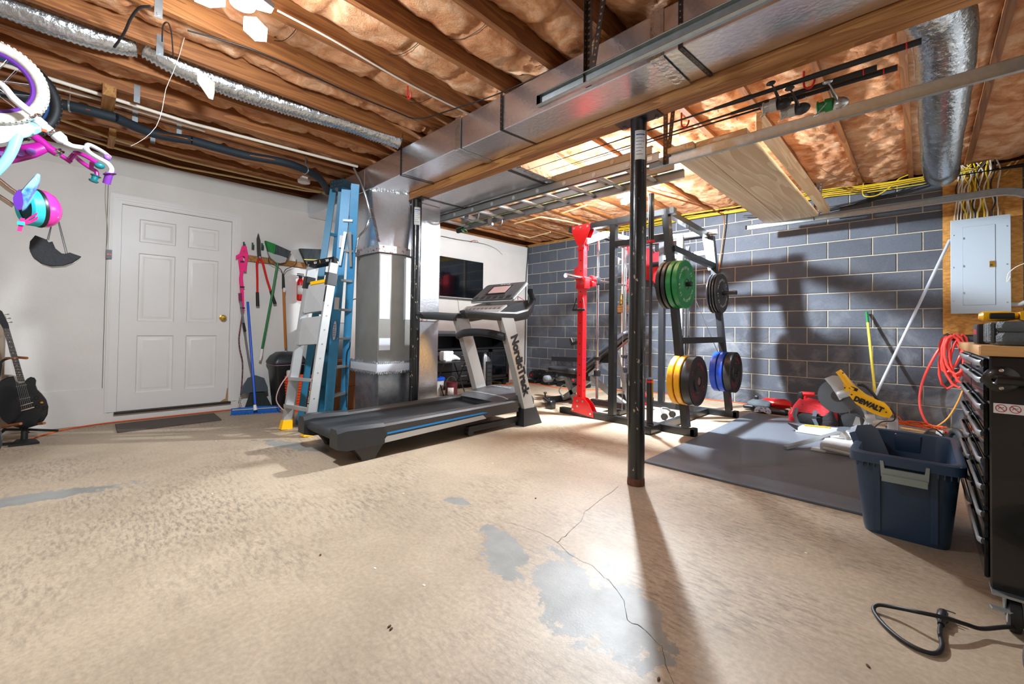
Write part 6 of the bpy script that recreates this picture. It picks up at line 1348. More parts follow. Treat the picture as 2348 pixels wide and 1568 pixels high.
b = MB(); b.ell((2.1,-6.087,1.936), (.022, .018, .018), 14, 10); part('grip', b, mat('lilac', '9a6ad0', .35), t, 'lilac bar end')
b = MB(); b.cbox((2.36,-6.332,1.929), (.006, .02, .012)); part('reflector', b, 'orange_plastic', t, 'small orange reflector')
b = MB(); b.tube([(2.3,-6.517,1.683), (2.3,-6.443,1.611), (2.3,-6.417,1.591)], .0135, 14); part('seat_post', b, 'chrome', t)
mat('saddle_blue', '8ec8ec', .25, coat=.4, col2='2a63c8', vscale=7, thr=(.42, .55)); mat('saddle_purple', '5c2a9a', .3, coat=.3, col2='e8e4f4', vscale=22, thr=(.6, .62))
sd_ = [(2.31,-6.341,1.707),(2.31,-6.349,1.71),(2.31,-6.36,1.695),(2.31,-6.394,1.626),(2.31,-6.409,1.591),(2.31,-6.413,1.537),(2.31,-6.398,1.509),(2.31,-6.386,1.525),(2.31,-6.37,1.569),(2.31,-6.342,1.675)]
b = MB(); cs = sum((V(p) for p in sd_), V())/len(sd_); b.loft([[cs + (V(p) - cs)*s + V((dx, 0, 0)) for p in sd_] for dx, s in ((-.055, .7), (-.04, .95), (0, 1.0), (.04, .95), (.055, .7))]); part('saddle', b, 'saddle_blue', t, 'glossy blue saddle', smooth=60)
sp_ = [(2.372,-6.406,1.602),(2.372,-6.396,1.581),(2.372,-6.392,1.54),(2.372,-6.397,1.504),(2.372,-6.411,1.499),(2.372,-6.423,1.523),(2.372,-6.426,1.554),(2.372,-6.418,1.584)]
b = MB(); b.prism(sp_, (.016, 0, 0)); part('saddle_back', b, 'saddle_purple', t, 'purple saddle end with white snowflake')
t = thing('child_bicycle', 'magenta child bicycle with teal grips hanging behind the white one', 'bicycle', (2.05, -6.4, 2.0))
MXX = 2.05
b = MB(); b.tube([(2.05,-6.532,2.054),(2.05,-6.472,2.041),(2.05,-6.429,2.016),(2.05,-6.41,2.008)], [.017]*4, 12, smooth=3); part('fork_leg', b, 'bike_magenta', t)
b = MB(); b.tube([(2.05,-6.384,1.983),(2.05,-6.352,1.957),(2.05,-6.324,1.929),(2.05,-6.29,1.91)], [.020, .022, .022, .022], 14); part('head_tube', b, 'bike_magenta', t)
b = MB(); b.lathe((2.05,-6.39,1.986), V((2.05,-6.377,1.976)) - V((2.05,-6.39,1.986)), [(.02, 0), (.025, .003), (.025, .012), (.02, .016)], 16); part('headset_ring', b, 'chrome', t)
b = MB(); b.lathe((2.05,-6.297,1.926), V((2.05,-6.276,1.904)) - V((2.05,-6.297,1.926)), [(.022, 0), (.029, .005), (.022, .012), (.029, .022), (.02, .03)], 16); part('headset_ring', b, 'chrome', t)
b = MB(); b.tube([(2.05,-6.584,1.796),(2.05,-6.513,1.822),(2.05,-6.453,1.855),(2.05,-6.391,1.893),(2.05,-6.336,1.938)], [.045, .045, .043, .038, .028], 16, smooth=4, flat=.6, up=(1, 0, 0)); tt = part('top_tube', b, 'bike_magenta', t)
for q, r in zip([(2.13,-6.387,1.879),(2.13,-6.426,1.86),(2.13,-6.454,1.841),(2.13,-6.486,1.836)], (.018, .018, .013, .013)): b = MB(); b.lathe(V(q) - V((.030, 0, 0)), (1, 0, 0), [(r, 0), (r, .001)], 20); b = MB(); b.cyl(V(q) - V((.038, 0, 0)), V(q) - V((.035, 0, 0)), r, 20); part('round_sticker', b, 'lilac', tt)
b = MB(); b.tube([(2.05,-6.276,1.902),(2.05,-6.25,1.885),(2.05,-6.234,1.874)], .0115, 12); b.tube([(2.05,-6.245,1.884),(2.05,-6.231,1.913),(2.05,-6.218,1.938)], .012, 12); part('stem', b, 'bike_magenta', t)
b = MB(); b.tube([(2.05,-6.221,1.932), (2.13,-6.214,1.916), (2.16,-6.172,1.896), (2.17,-6.132,1.87)], .0115, 12, smooth=4); part('handlebar', b, 'bike_magenta', t)
b = MB(); b.tube([(2.05,-6.221,1.932), (1.98,-6.21,1.923), (1.95,-6.159,1.893), (1.95,-6.13,1.877), (1.95,-6.126,1.852)], .0115, 12, smooth=4); part('handlebar', b, 'bike_magenta', t)
b = MB(); b.bar((2.08,-6.151,1.898), (2,-6.152,1.872), .02, .008); part('cross_brace', b, 'bike_magenta', t)
b = MB(); b.ell((2.17,-6.121,1.858), (.022, .024, .018), 14, 10); part('grip', b, 'teal', t, 'teal grip'); b = MB(); b.lathe((1.95,-6.13,1.853), (0, -.25, -1), [(.02, 0), (.026, .004), (.016, .012), (.014, .03), (.024, .036), (.02, .044)], 16); part('grip', b, 'teal', t, 'teal grip')
b = MB(); b.tube([(2.1,-6.534,1.638), (2.1,-6.441,1.565)], .012, 12); part('seat_post', b, 'chrome', t)
b = MB(); b.tube([(2.05,-6.554,1.717),(2.05,-6.506,1.766),(2.05,-6.495,1.814)], .018, 12, smooth=3); part('seat_tube', b, mat('pink_violet', 'c070c8', .3), t)
t = thing('bicycle', 'black-tyred bicycle with blue rims hung behind the two child bicycles', 'bicycle', (1.7, -6.5, 2.1))
wheel(t, (1.75,-6.55,2.269), .27, 'black_rubber', 'rim_blue', .028)
b = MB(); b.tube([(1.75,-6.619,2.021),(1.75,-6.55,2.269)], .018, 12); part('fork_leg', b, 'rim_blue', t)
# helmet
t = thing('child_helmet', 'pink and turquoise child helmet hanging from the bicycle saddle', 'helmet', (2.33,-6.348,1.525))
hc = V((2.15,-6.352,1.563)); ax = V((-.42, .80, .12)).normalized()  # crown direction
xx, yy, dd = frame(ax)
def hring(h, r, e=1.15): return [hc + dd*h + (xx*cos(2*pi*k/28)*r + yy*sin(2*pi*k/28)*r*e) for k in range(28)]
b = MB(); b.loft([hring(.0, .088), hring(.03, .086), hring(.055, .074), hring(.075, .052), hring(.085, .02)]); part('outer_shell', b, mat('helmet_pink', 'e03ca0', .25, coat=.4, col2='f4d0e8', vscale=60, thr=(.66, .68)), t)
b = MB(); b.loft([hring(-.012, .086), hring(-.002, .0895), hring(.004, .0895)]); part('black_band', b, 'black_plastic', t)
b = MB(); b.loft([hring(-.05, .06), hring(-.06, .072), hring(-.05, .083), hring(-.012, .086), hring(-.012, .05)], cap=False); part('foam_rim', b, mat('turquoise', '2fc0cc', .4), t)
b = MB(); b.loft([hring(-.045, .063), hring(.0, .05), hring(.01, .01)]); part('lining', b, mat('helmet_lining', '0f4a58', .7), t)

b = MB(); b.strip([(2.24,-6.35,1.495), (2.27,-6.372,1.467), (2.27,-6.394,1.454), (2.26,-6.411,1.444)], (0, .003, .018), .003); b.strip([(2.24,-6.352,1.518), (2.27,-6.376,1.485), (2.27,-6.394,1.463)], (0, .003, .014), .003); b.strip([(2.27,-6.399,1.48), (2.27,-6.404,1.445), (2.27,-6.409,1.411)], (0, .016, 0), .003); part('chin_strap', b, 'hot_pink', t)
b = MB(); b.cbox((2.275,-6.404,1.451), (.008, .026, .018)); part('buckle', b, 'turquoise', t)
# black crescent hanging on straps
t = thing('crescent_pad', 'black half-ring foam pad hanging on thin cords beneath the helmet', 'pad', (1.9,-6.293,1.358))
oc = (1.9,-6.289,1.416); cY, cZ = oc[1], oc[2]
b = MB(); ol = [(1.92,-6.368,1.441),(1.92,-6.387,1.403),(1.92,-6.389,1.362),(1.92,-6.375,1.319),(1.92,-6.343,1.288),(1.92,-6.303,1.275),(1.92,-6.256,1.283),(1.92,-6.215,1.309),(1.92,-6.183,1.345),(1.92,-6.231,1.362),(1.92,-6.248,1.352),(1.92,-6.263,1.352),(1.92,-6.288,1.377),(1.92,-6.301,1.416),(1.92,-6.316,1.409),(1.92,-6.323,1.423)]
b.prism(ol, (.05, 0, 0)); part('pad', b, 'black_cloth', t)
b = MB(); b.prism([(1.9,-6.39,1.357),(1.9,-6.373,1.312),(1.9,-6.338,1.28),(1.9,-6.3,1.267),(1.9,-6.247,1.278),(1.9,-6.208,1.306),(1.9,-6.186,1.338),(1.9,-6.215,1.306),(1.9,-6.256,1.282),(1.9,-6.304,1.274),(1.9,-6.343,1.287),(1.9,-6.376,1.319)], (.05, 0, 0)); part('pale_edge', b, 'light_grey', t)
b = MB()
for a, c in (((112, 0), 0),): pass
for pr in ([(1.95,-6.309,1.513),(1.95,-6.323,1.422)], [(1.95,-6.306,1.514),(1.95,-6.317,1.423)], [(1.95,-6.283,1.564),(1.95,-6.239,1.355)], [(1.95,-6.286,1.559),(1.95,-6.246,1.351)]): b.tube(pr, .0018, 5)
o = part('cords', b, 'dark_grey_plastic', t); o['kind'] = 'stuff'
# ================================================================ RIGHT SIDE
# tote
t = thing('storage_tote', 'large open navy plastic tote with grey handle beside the tool cabinet', 'tote', (5.54, -3.28, 0))
mat('navy', '2c4460', .38, var=.06, vscale=6); mat('handle_grey', '8f9c98', .4)
def rq(x0, x1, y0, y1, z, r=.05):
    o = []
    for (cx, cy, a0) in ((x1 - r, y1 - r, 0), (x0 + r, y1 - r, 90), (x0 + r, y0 + r, 180), (x1 - r, y0 + r, 270)):
        for k in range(5): a = radians(a0 + 22.5*k); o.append((cx + r*cos(a), cy + r*sin(a), z))
    return o
tx0, tx1, ty0, ty1 = 5.345, 5.735, -3.63, -2.90
b = MB(); b.loft([rq(tx0 + .055, tx1 - .055, ty0 + .09, ty1 - .09, .008), rq(tx0 + .05, tx1 - .05, ty0 + .08, ty1 - .08, .0), rq(tx0 + .045, tx1 - .045, ty0 + .07, ty1 - .07, .03), rq(tx0 + .018, tx1 - .018, ty0 + .03, ty1 - .03, .345), rq(tx0 + .012, tx1 - .012, ty0 + .028, ty1 - .028, .345),
    rq(tx0, tx1, ty0, ty1, .345), rq(tx0, tx1, ty0, ty1, .385), rq(tx0 + .012, tx1 - .012, ty0 + .012, ty1 - .012, .392), rq(tx0 + .03, tx1 - .03, ty0 + .035, ty1 - .035, .388), rq(tx0 + .035, tx1 - .035, ty0 + .04, ty1 - .04, .36), rq(tx0 + .06, tx1 - .06, ty0 + .085, ty1 - .085, .02)]); part('body', b, 'navy', t, smooth=50)
for xr in (tx0 + .10, tx1 - .10):
    b = MB(); b.hexa([(xr - .012, ty0 + .068, .02), (xr + .012, ty0 + .068, .02), (xr + .012, ty0 + .085, .02), (xr - .012, ty0 + .085, .02), (xr - .012, ty0 + .014, .345), (xr + .012, ty0 + .014, .345), (xr + .012, ty0 + .04, .345), (xr - .012, ty0 + .04, .345)]); part('rib', b, 'navy', t)
b = MB()
for k in range(4):
    x = tx0 + .03 + .02*k; b.box((x, ty0 + .004, .325), (x + .004, ty0 + .03, .347)); x = tx1 - .09 + .02*k; b.box((x, ty0 + .004, .325), (x + .004, ty0 + .03, .347))
o = part('rim_ribs', b, 'navy', t); o['kind'] = 'stuff'
b = MB(); b.plane((tx0 + .125, ty0 - .006, .325), (1, 0, 0), (0, 0, 1), [(-.012, .04), (0, .04), (.004, .008), (.136, .008), (.14, .04), (.152, .04), (.148, -.03), (-.008, -.03)], (0, .012, 0)); b.bar((tx0 + .12, ty0 - .012, .292), (tx0 + .27, ty0 - .012, .292), .03, .012, (0, 1, 0)); part('handle', b, 'handle_grey', t, 'grey snap handle')
b = MB(); b.bbox((tx0 + .14, ty1 - .05, .26), (tx1 - .14, ty1 - .035, .38), .004); part('inner_latch_plate', b, 'navy', t)
t = thing('tote_lid', 'navy plastic lid standing slanted inside the open tote', 'lid', (5.43, -3.4, .1))
L0, L1 = V((5.53, -3.42, .08)), V((5.385, -3.30, .445)); dl = (L1 - L0).normalized(); wl = V((.45, .75, 0)).normalized(); nl = dl.cross(wl).normalized()
def lq(s, off): return [L0 + dl*(a*s + .2*(1-s)) + wl*(c*s) + nl*off for a, c in ((0, -.08), (.40, -.08), (.43, -.05), (.43, .05), (.40, .08), (0, .08))]
b = MB(); b.loft([lq(1, 0), lq(1.0, .035), lq(.9, .035), lq(.88, .012)]); part('lid_panel', b, 'navy', t)
b = MB(); b.cbox(L0 + dl*.36 + nl*.04, (.05, .06, .02)); part('latch', b, 'navy', t)

# tool cabinet
t = thing('tool_cabinet', 'tall black rolling tool cabinet with wooden top at the right edge', 'cabinet', (5.97, -3.6, 0))
CX0, CX1, CY0, CY1 = 5.745, 6.22, -4.12, -3.10
mat('cab_gloss', '0b0c0e', .3, var=.3, vscale=40, coat=.5)
b = MB(); b.bbox((CX0 + .012, CY0, .12), (CX1, CY1, .873), .004); part('body', b, 'cab_gloss', t)
b = MB(); b.bbox((CX0 - .012, CY0 - .015, .874), (CX1 + .02, CY1 + .015, .908), .004); part('wooden_top', b, mat('butcher', 'b98a52', .45, col2='cfa468', vscale=5, stretch=(.6, 8, 8)), t)
zz = [.14, .27, .36, .45, .54, .63, .72, .81, .868]
mat('mirror_black', '202226', .08, metal=.8)
for k in range(8):
    for (ya, yb3) in ((CY0 + .02, CY0 + .49), (CY0 + .51, CY1 - .02)):
        b = MB(); b.bbox((CX0, ya, zz[k] + .004), (CX0 + .012, yb3, zz[k+1] - .004), .003); d = part('drawer', b, 'mirror_black', t)
        b = MB(); b.tube([(CX0 - .002, ya + .03, zz[k+1] - .02), (CX0 - .010, ya + .05, zz[k+1] - .02), (CX0 - .010, yb3 - .05, zz[k+1] - .02), (CX0 - .002, yb3 - .03, zz[k+1] - .02)], .005, 8, flat=2); part('handle', b, 'aluminium', d)
b = MB(); b.cyl((CX0 - .002, CY0 + .12, .84), (CX0 - .01, CY0 + .12, .84), .01, 14); part('lock', b, 'chrome', t)
hp0 = V((5.768, CY0, .80))
for x in (5.782, 6.17):
    b = MB(); b.lathe((x, CY0, .80), (0, -1, 0), [(.042, 0), (.042, .003), (.034, .008), (.018, .010)], 28); fl = part('handle_flange', b, 'cab_gloss', t)
    for z in (.772, .828): b = MB(); b.lathe((x, CY0 - .004, z), (0, -1, 0), [(.0075, 0), (.0075, .003), (.004, .006)], 12); part('screw', b, 'chrome', fl)
b = MB(); b.tube([(5.782, CY0 - .008, .80), (5.782, CY0 - .04, .80), (5.80, CY0 - .055, .80), (6.15, CY0 - .055, .80), (6.17, CY0 - .04, .80), (6.17, CY0 - .008, .80)], .0145, 16, smooth=4); part('push_handle', b, 'cab_gloss', t, 'glossy black tubular handle')
b = MB(); b.box((5.765, CY0 - .0008, .690), (5.93, CY0, .722)); st = part('warning_sticker', b, 'label_white', t)
for k in range(5):
    c = V((5.7815 + .030*k, CY0 - .0012, .7065)); b = MB(); b.ring(c, (0, 1, 0), .0115, .0011, 26, 5); b.bar(c + V((-.008, 0, .008)), c + V((.008, 0, -.008)), .002, .001, (0, 1, 0)); part('prohibition_sign', b, 'ink_red', st)
    b = MB(); b.tube([c + V((-.006, .0004, -.003)), c + V((-.002, .0004, .004)), c + V((.003, .0004, .001)), c + V((.006, .0004, .004))], .0008, 4, smooth=2); part('pictogram', b, 'ink_black', st)
b = MB(); b.lathe((5.86, CY0, .60), (0, -1, 0), [(.032, 0), (.032, .006), (.02, .008)], 24); part('cable_port', b, 'dark_grey_plastic', t)
b = MB(); b.box((5.84, CY0 - .002, .16), (6.2, CY0, .53)); pn_ = part('side_panel', b, 'cab_gloss', t)
for z in (.20, .35, .50): b = MB(); b.cyl((5.85, CY0 - .006, z), (5.85, CY0 - .002, z), .006, 10); part('screw', b, 'chrome', pn_)
for cx, cy_ in ((5.808, CY0 + .02), (5.83, CY1 - .07), (6.16, CY0 + .07), (6.16, CY1 - .07)):
    b = MB(); b.box((cx - .05, cy_ - .045, .112), (cx + .05, cy_ + .045, .12)); b.plane((cx - .022, cy_, 0), (0, 1, 0), (0, 0, 1), [(-.04, .112), (.04, .112), (.012, .045), (-.012, .045)], (.003, 0, 0)); b.plane((cx + .022, cy_, 0), (0, 1, 0), (0, 0, 1), [(-.04, .112), (.04, .112), (.012, .045), (-.012, .045)], (.003, 0, 0)); c_ = part('caster', b, 'galvanised', t)
    b = MB(); b.lathe((cx - .016, cy_, .054), (1, 0, 0), [(.04, .0), (.054, .004), (.054, .028), (.04, .032)], 30); w_ = part('wheel', b, 'black_rubber', c_); b = MB(); b.lathe((cx - .0185, cy_, .054), (1, 0, 0), [(.008, 0), (.038, .003), (.038, .034), (.008, .037)], 26); part('wheel_disc', b, 'light_grey', c_)
b = MB(); b.bar((5.80, CY0 - .02, .072), (5.755, CY0 - .03, .075), .02, .006); part('brake_lever', b, 'galvanised', t)
# a second dark tyre-like object crossing the frame corner: rubber wheel
t = thing('pneumatic_wheel', 'edge of a grey rubber tyre at the bottom right corner of the frame', 'wheel', (5.92, -4.62, 0))
b = MB(); b.ring((5.905, -4.55, .13), (.25, 1, 0), .10, .03, 40, 12); part('tyre', b, mat('tyre_grey', '4c4b48', .8, bump=.5, bscale=60), t); b = MB(); b.lathe((5.905, -4.565, .13), (.25, 1, 0), [(.02, -.01), (.075, -.005), (.075, .02), (.02, .03)], 26); part('rim', b, 'galvanised', t)

# on the cabinet
t = thing('tool_case', 'grey textured plastic tool case lying on the wooden cabinet top', 'case', (5.98, -3.98, .909))
for z0, z1, n in ((.910, .952, 'lower_shell'), (.954, .988, 'upper_shell')):
    b = MB(); b.bbox((5.775, -4.10, z0), (6.16, -3.80, z1), .012); part(n, b, mat('case_grey', '4d565a', .5, bump=.5, bscale=300), t)
for k in range(3): b = MB(); b.bbox((5.758, -4.07 + .06*k, .915), (5.778, -4.04 + .06*k, .985), .006); part('hinge_rib', b, 'case_grey', t)
b = MB(); b.bbox((5.88, -4.106, .915), (5.93, -4.098, .94), .003); part('latch', b, 'black_plastic', t)
t = thing('yellow_power_tool', 'yellow and black power tool lying on the grey tool case', 'tool', (5.95, -3.99, .989))
b = MB(); b.loft([[V((x, -3.99 + w_*cos(a), 1.008 + h_*sin(a))) for a in [2*pi*k/14 for k in range(14)]] for x, w_, h_ in ((5.742, .015, .010), (5.752, .03, .017), (5.80, .034, .018), (5.83, .030, .012))]); part('housing', b, 'yellow_plastic', t)
b = MB(); b.bbox((5.765, -4.027, .998), (5.822, -4.02, 1.018), .003); part('open_magazine', b, 'ink_black', t)
b = MB(); b.lathe((5.825, -4.0, 1.008), (1, 0, 0), [(.008, 0), (.012, .004), (.008, .012)], 12); part('coupler', b, 'steel', t)
b = MB(); b.loft([[(x, -4.03, 1.008 - h_), (x, -3.97, 1.008 - h_), (x, -3.97, 1.008 + h_), (x, -4.03, 1.008 + h_)] for x, h_ in ((5.833, .013), (5.85, .020), (5.93, .023), (6.05, .023))]); part('body', b, 'yellow_plastic', t); b = MB(); b.box((5.905, -4.033, .99), (5.94, -3.967, 1.025)); part('dark_band', b, 'black_plastic', t)
t = thing('spray_bottle', 'white spray bottle with green collar behind the yellow tool', 'bottle', (6.0, -3.72, .909))
b = MB(); b.lathe((5.975, -3.72, .909), (0, 0, 1), [(.035, 0), (.037, .01), (.035, .09), (.015, .125), (.015, .14)], 20); part('body', b, 'white_plastic', t)
b = MB(); b.lathe((5.975, -3.72, 1.05), (0, 0, 1), [(.017, 0), (.017, .02), (.012, .022)], 16); part('collar', b, 'green_plastic', t); b = MB(); b.loft([[(x, -3.735, z0), (x, -3.705, z0), (x, -3.705, z1), (x, -3.735, z1)] for x, z0, z1 in ((5.90, 1.108, 1.118), (5.92, 1.10, 1.125), (5.99, 1.072, 1.128), (6.0, 1.075, 1.12))]); part('trigger_head', b, 'white_plastic', t)
b = MB(); b.bbox((5.752, -3.78, .909), (5.80, -3.60, .985), .004); o = solo('small_box', 'small dark printed carton behind the grey tool case', 'box', b, mat('box_dark', '1c1d22', .5)); b = MB(); b.box((5.7515, -3.76, .945), (5.7518, -3.63, .965)); part('printed_label', b, 'ink_red', o)

# black power cord on the floor
t = thing('power_cord', 'thick black power cord with three-prong plug looped on the floor', 'cord', (5.582,-4.312,0))
cp = [(5.901,-4.021,0.02), (5.814,-4.13,0.03), (5.778,-4.17,0.03), (5.73,-4.207,0.02), (5.696,-4.234,0.03), (5.647,-4.271,0.045), (5.592,-4.302,0.05), (5.529,-4.285,0.03), (5.487,-4.289,0.02), (5.479,-4.312,0.008), (5.506,-4.376,0.008), (5.549,-4.428,0.008), (5.592,-4.447,0.008), (5.624,-4.434,0.008), (5.639,-4.385,0.01), (5.636,-4.305,0.01), (5.64,-4.249,0.012)]
b = MB(); b.tube(cp, .0062, 12, smooth=6); part('cable', b, 'black_cable', t)
pl0, pl1 = V((5.64,-4.259,0.014)), V((5.646,-4.173,0.014)); dp = (pl1 - pl0).normalized()
b = MB(); b.tube([pl0, lerp(pl0, pl1, .35), lerp(pl0, pl1, .45), pl1], [.009, .011, .015, .014], 10); part('plug', b, 'black_plastic', t)
sx_ = V((dp.y, -dp.x, 0))
for a, h in ((.75, .004), (1.0, .012), (.88, -.004)): q = lerp(pl0, pl1, a) + V((0, 0, h)); b = MB(); b.bar(q, q + sx_*.030, .006, .0016); part('prong', b, 'steel', t)

# electrical panel
mat('osb', 'a5712f', .7, col2='c48d43', vscale=22, thr=(.4, .6), bump=.4, bscale=40, stretch=(1, 1, 2.2))
b = MB(); b.box((5.755, -.030, .95), (6.285, -.008, 2.545)); solo('backing_board', 'tan strand board behind the electrical panel on the block wall', 'board', b, 'osb', smooth=0)
t = thing('electrical_panel', 'pale grey electrical panel box on the strand board', 'electrical panel', (6.0, -.07, 1.16))
mat('panel_grey', 'a9b5bf', .42)
b = MB(); b.box((5.83, -.10, 1.18), (6.18, -.031, 2.07)); part('box', b, 'panel_grey', t); b = MB(); b.bbox((5.808, -.112, 1.158), (6.203, -.101, 2.092), .003); part('cover', b, 'panel_grey', t)
b = MB(); b.bbox((5.895, -.1165, 1.24), (6.105, -.112, 2.01), .0015); dr = part('door', b, 'panel_grey', t); b = MB(); b.box((5.8935, -.1125, 1.2385), (6.1065, -.1119, 2.0115)); part('door_gap', b, 'dark_grey_plastic', t)
b = MB(); b.box((6.068, -.1185, 1.60), (6.105, -.1165, 1.66)); la = part('latch', b, 'brass', dr); b = MB(); b.box((6.072, -.121, 1.615), (6.088, -.1185, 1.628)); part('latch_slide', b, 'dark_steel', la)
for z in (1.36, 1.625, 1.90): b = MB(); b.cyl((5.898, -.119, z - .01), (5.898, -.119, z + .01), .004, 8); part('hinge', b, 'steel', dr)
for x, z in ((5.83, 1.28), (5.83, 1.62), (5.83, 1.94), (6.18, 1.26), (6.18, 1.62), (6.18, 1.98)): b = MB(); b.lathe((x, -.112, z), (0, -1, 0), [(.007, 0), (.006, .002), (.002, .0035)], 10); part('screw', b, 'steel', t)
random.seed(5)
wires = []
for k in range(11): wires.append((5.84 + .022*k if k < 8 else 6.06 + .035*(k - 8), 'white_cable'))
for k in range(4): wires.append((5.92 + .04*k, 'yellow_cable'))
for k in range(3): wires.append((5.87 + .11*k, 'black_cable'))
ORD = ['first', 'second', 'third', 'fourth', 'fifth', 'sixth', 'seventh', 'eighth', 'ninth', 'tenth', 'last']
for i, (x, m) in enumerate(wires):
    ix = sum(1 for q in wires[:i] if q[1] == m)
    cn = {'white_cable': 'white', 'yellow_cable': 'yellow', 'black_cable': 'black'}[m]
    xx_ = x + random.uniform(-.03, .03); y = -.05 - .006*(i % 3)
    b = MB(); b.tube([(xx_ + random.uniform(-.04, .06), y - .1, 2.62), (xx_ + random.uniform(-.02, .03), y - .05, 2.53), (x + random.uniform(-.03, .03), y - .015, 2.40), (x + random.uniform(-.025, .025), y - .01, 2.25), (x, y, 2.15), (x, y, 2.071)], .0058, 7, smooth=5)
    solo('panel_cable', ORD[ix] + ' ' + cn + ' cable from the left entering the grey panel', 'cable', b, m, group=cn + ' cables entering the panel', smooth=60)
pipe('conduit', 'grey plastic conduit curving out from the right side of the panel', [(6.2, -.06, 1.24), (6.26, -.06, 1.24), (6.31, -.06, 1.26), (6.5, -.06, 1.26)], .02, 'light_grey', smooth=3)
b = MB(); b.tube([(6.197,-0.13,1.499),(6.178,-0.13,1.451),(6.184,-0.13,1.525),(6.232,-0.13,1.586),(6.31,-0.13,1.627)], .004, 8, smooth=4); solo('antenna_cable', 'short white and black lead curling off the right of the panel', 'cable', b, 'white_cable')

# sticks leaning on the wall
t = thing('yellow_pole', 'yellow broom pole with green tip leaning on the block wall', 'pole', (5.2, -.3, 0))
y0_, y1_ = V((5.268,-0.55,0.199)), V((5.154,-0.04,1.188)); y0_.z = max(y0_.z, .012)
b = MB(); b.tube([y0_, lerp(y0_, y1_, .88)], .0125, 12); part('shaft', b, 'yellow_stick', t); b = MB(); b.tube([lerp(y0_, y1_, .88), y1_], [.0135, .0135], 12); part('green_tip', b, 'green_plastic', t, 'dark green tip')
t = thing('white_pole', 'long pale grey pole leaning from the floor to the panel board', 'pole', (5.4, -.3, 0))
y0_, y1_ = V((5.225,-0.62,0.223)), V((5.806,-0.045,1.911)); y0_.z = max(y0_.z, .012)
b = MB(); b.tube([y0_, y1_], .013, 12); part('shaft', b, mat('pole_grey', 'b4bac4', .35), t)
# coral hose hanging in a coil
t = thing('air_hose', 'bright coral-red hose hanging coiled under the electrical panel', 'hose', (5.86, -.2, .9))
hy = -.14
random.seed(9)
lp = []
for k in range(7):
    w1, h1 = random.uniform(.05, .11), random.uniform(.16, .28); cx = 5.83 + random.uniform(-.03, .05); top = .97 - random.uniform(0, .04)
    b = MB(); tl = random.uniform(-.3, .5)
    pts = [(cx + w1*cos(a) + tl*h1*sin(a)*.5, hy - .02*k + .015*sin(a*2), top - h1 + h1*sin(a)) for a in [2*pi*q/12 for q in range(12)]]
    b.tube(pts, .0115, 10, closed=True); part('hose_loop', b, 'coral_hose', t)
b = MB(); b.tube([(5.80, -.13, .93), (5.70, -.15, .75), (5.60, -.14, .45), (5.585, -.2, .20), (5.66, -.28, .03), (5.80, -.40, .016), (5.93, -.42, .03), (5.98, -.3, .25), (5.93, -.2, .55)], .0115, 10, smooth=6); part('hose_tail', b, 'coral_hose', t)
b = MB(); b.box((5.79, -.17, .93), (5.85, -.05, .955)); b.tube([(5.78, -.16, .96), (5.80, -.19, .90), (5.86, -.19, .90)], .01, 8); part('hook', b, 'black_plastic', t)
t = thing('cord_pile', 'tangled orange extension cord heaped on the floor by the block wall', 'cord', (5.55, -.35, 0))
pts = []; random.seed(4)
for k in range(70): a = k*.62; r = .13 + .05*sin(k*1.7); pts.append((5.56 + r*1.15*cos(a) + .02*sin(k*.9), -.38 + r*.8*sin(a), .012 + .05*abs(sin(k*.37))))
b = MB(); b.tube(pts, .0055, 6, smooth=4); b.tube([(5.45, -.3, .06), (5.40, -.2, .10), (5.3, -.18, .08)], .0055, 6, smooth=4); part('tangle', b, 'orange_cable', t)
b = MB(); b.tube([(5.66, -.38, .02), (5.78, -.34, .15), (5.88, -.2, .40), (5.91, -.15, .62)], .006, 8, smooth=5); part('rising_end', b, mat('amber_cable', 'd88a1e', .5), t)
# rolls and wheels behind the tote
t = thing('steel_roller', 'brushed steel tube roller lying behind the open tote', 'roller', (5.55, -.95, 0))
b = MB(); b.tube([(5.36, -.92, .075), (5.70, -.98, .07)], .045, 20); part('tube', b, 'chrome', t); b = MB(); b.tube([(5.69, -.978, .07), (5.73, -.985, .07)], .05, 20); part('end_cap', b, 'light_grey', t); b = MB(); b.bbox((5.37, -1.03, .0), (5.44, -.86, .16), .006); part('bracket', b, 'light_grey', t)
t = thing('scooter', 'black wheeled board with treaded tyres lying behind the tote', 'scooter', (5.9, -1.1, 0))
for x, y in ((5.80, -1.25), (5.98, -.9)):
    b = MB(); b.ring((x, y, .095), (.9, .4, 0), .07, .026, 30, 10); w_ = part('wheel', b, 'black_rubber', t); b = MB(); b.lathe((x - .01, y, .095), (.9, .4, 0), [(.01, 0), (.05, .002), (.05, .02), (.01, .022)], 20); part('hub', b, 'dark_grey_plastic', w_)
b = MB(); b.bar((5.74, -1.35, .08), (5.95, -1.0, .10), .14, .02); part('deck', b, 'black_cloth', t); b = MB(); b.tube([(5.62, -1.0, .07), (5.80, -1.0, .06)], .035, 14); part('tyre_roll', b, 'black_rubber', t)
b = MB(); b.tube([(5.55, -1.35, .02), (5.66, -1.2, .16), (5.8, -1.05, .05), (5.95, -1.2, .3), (5.93, -.95, .42)], .006, 8, smooth=6); solo('grey_cable', 'dark cable looping over the things behind the tote', 'cable', b, 'dark_grey_plastic')

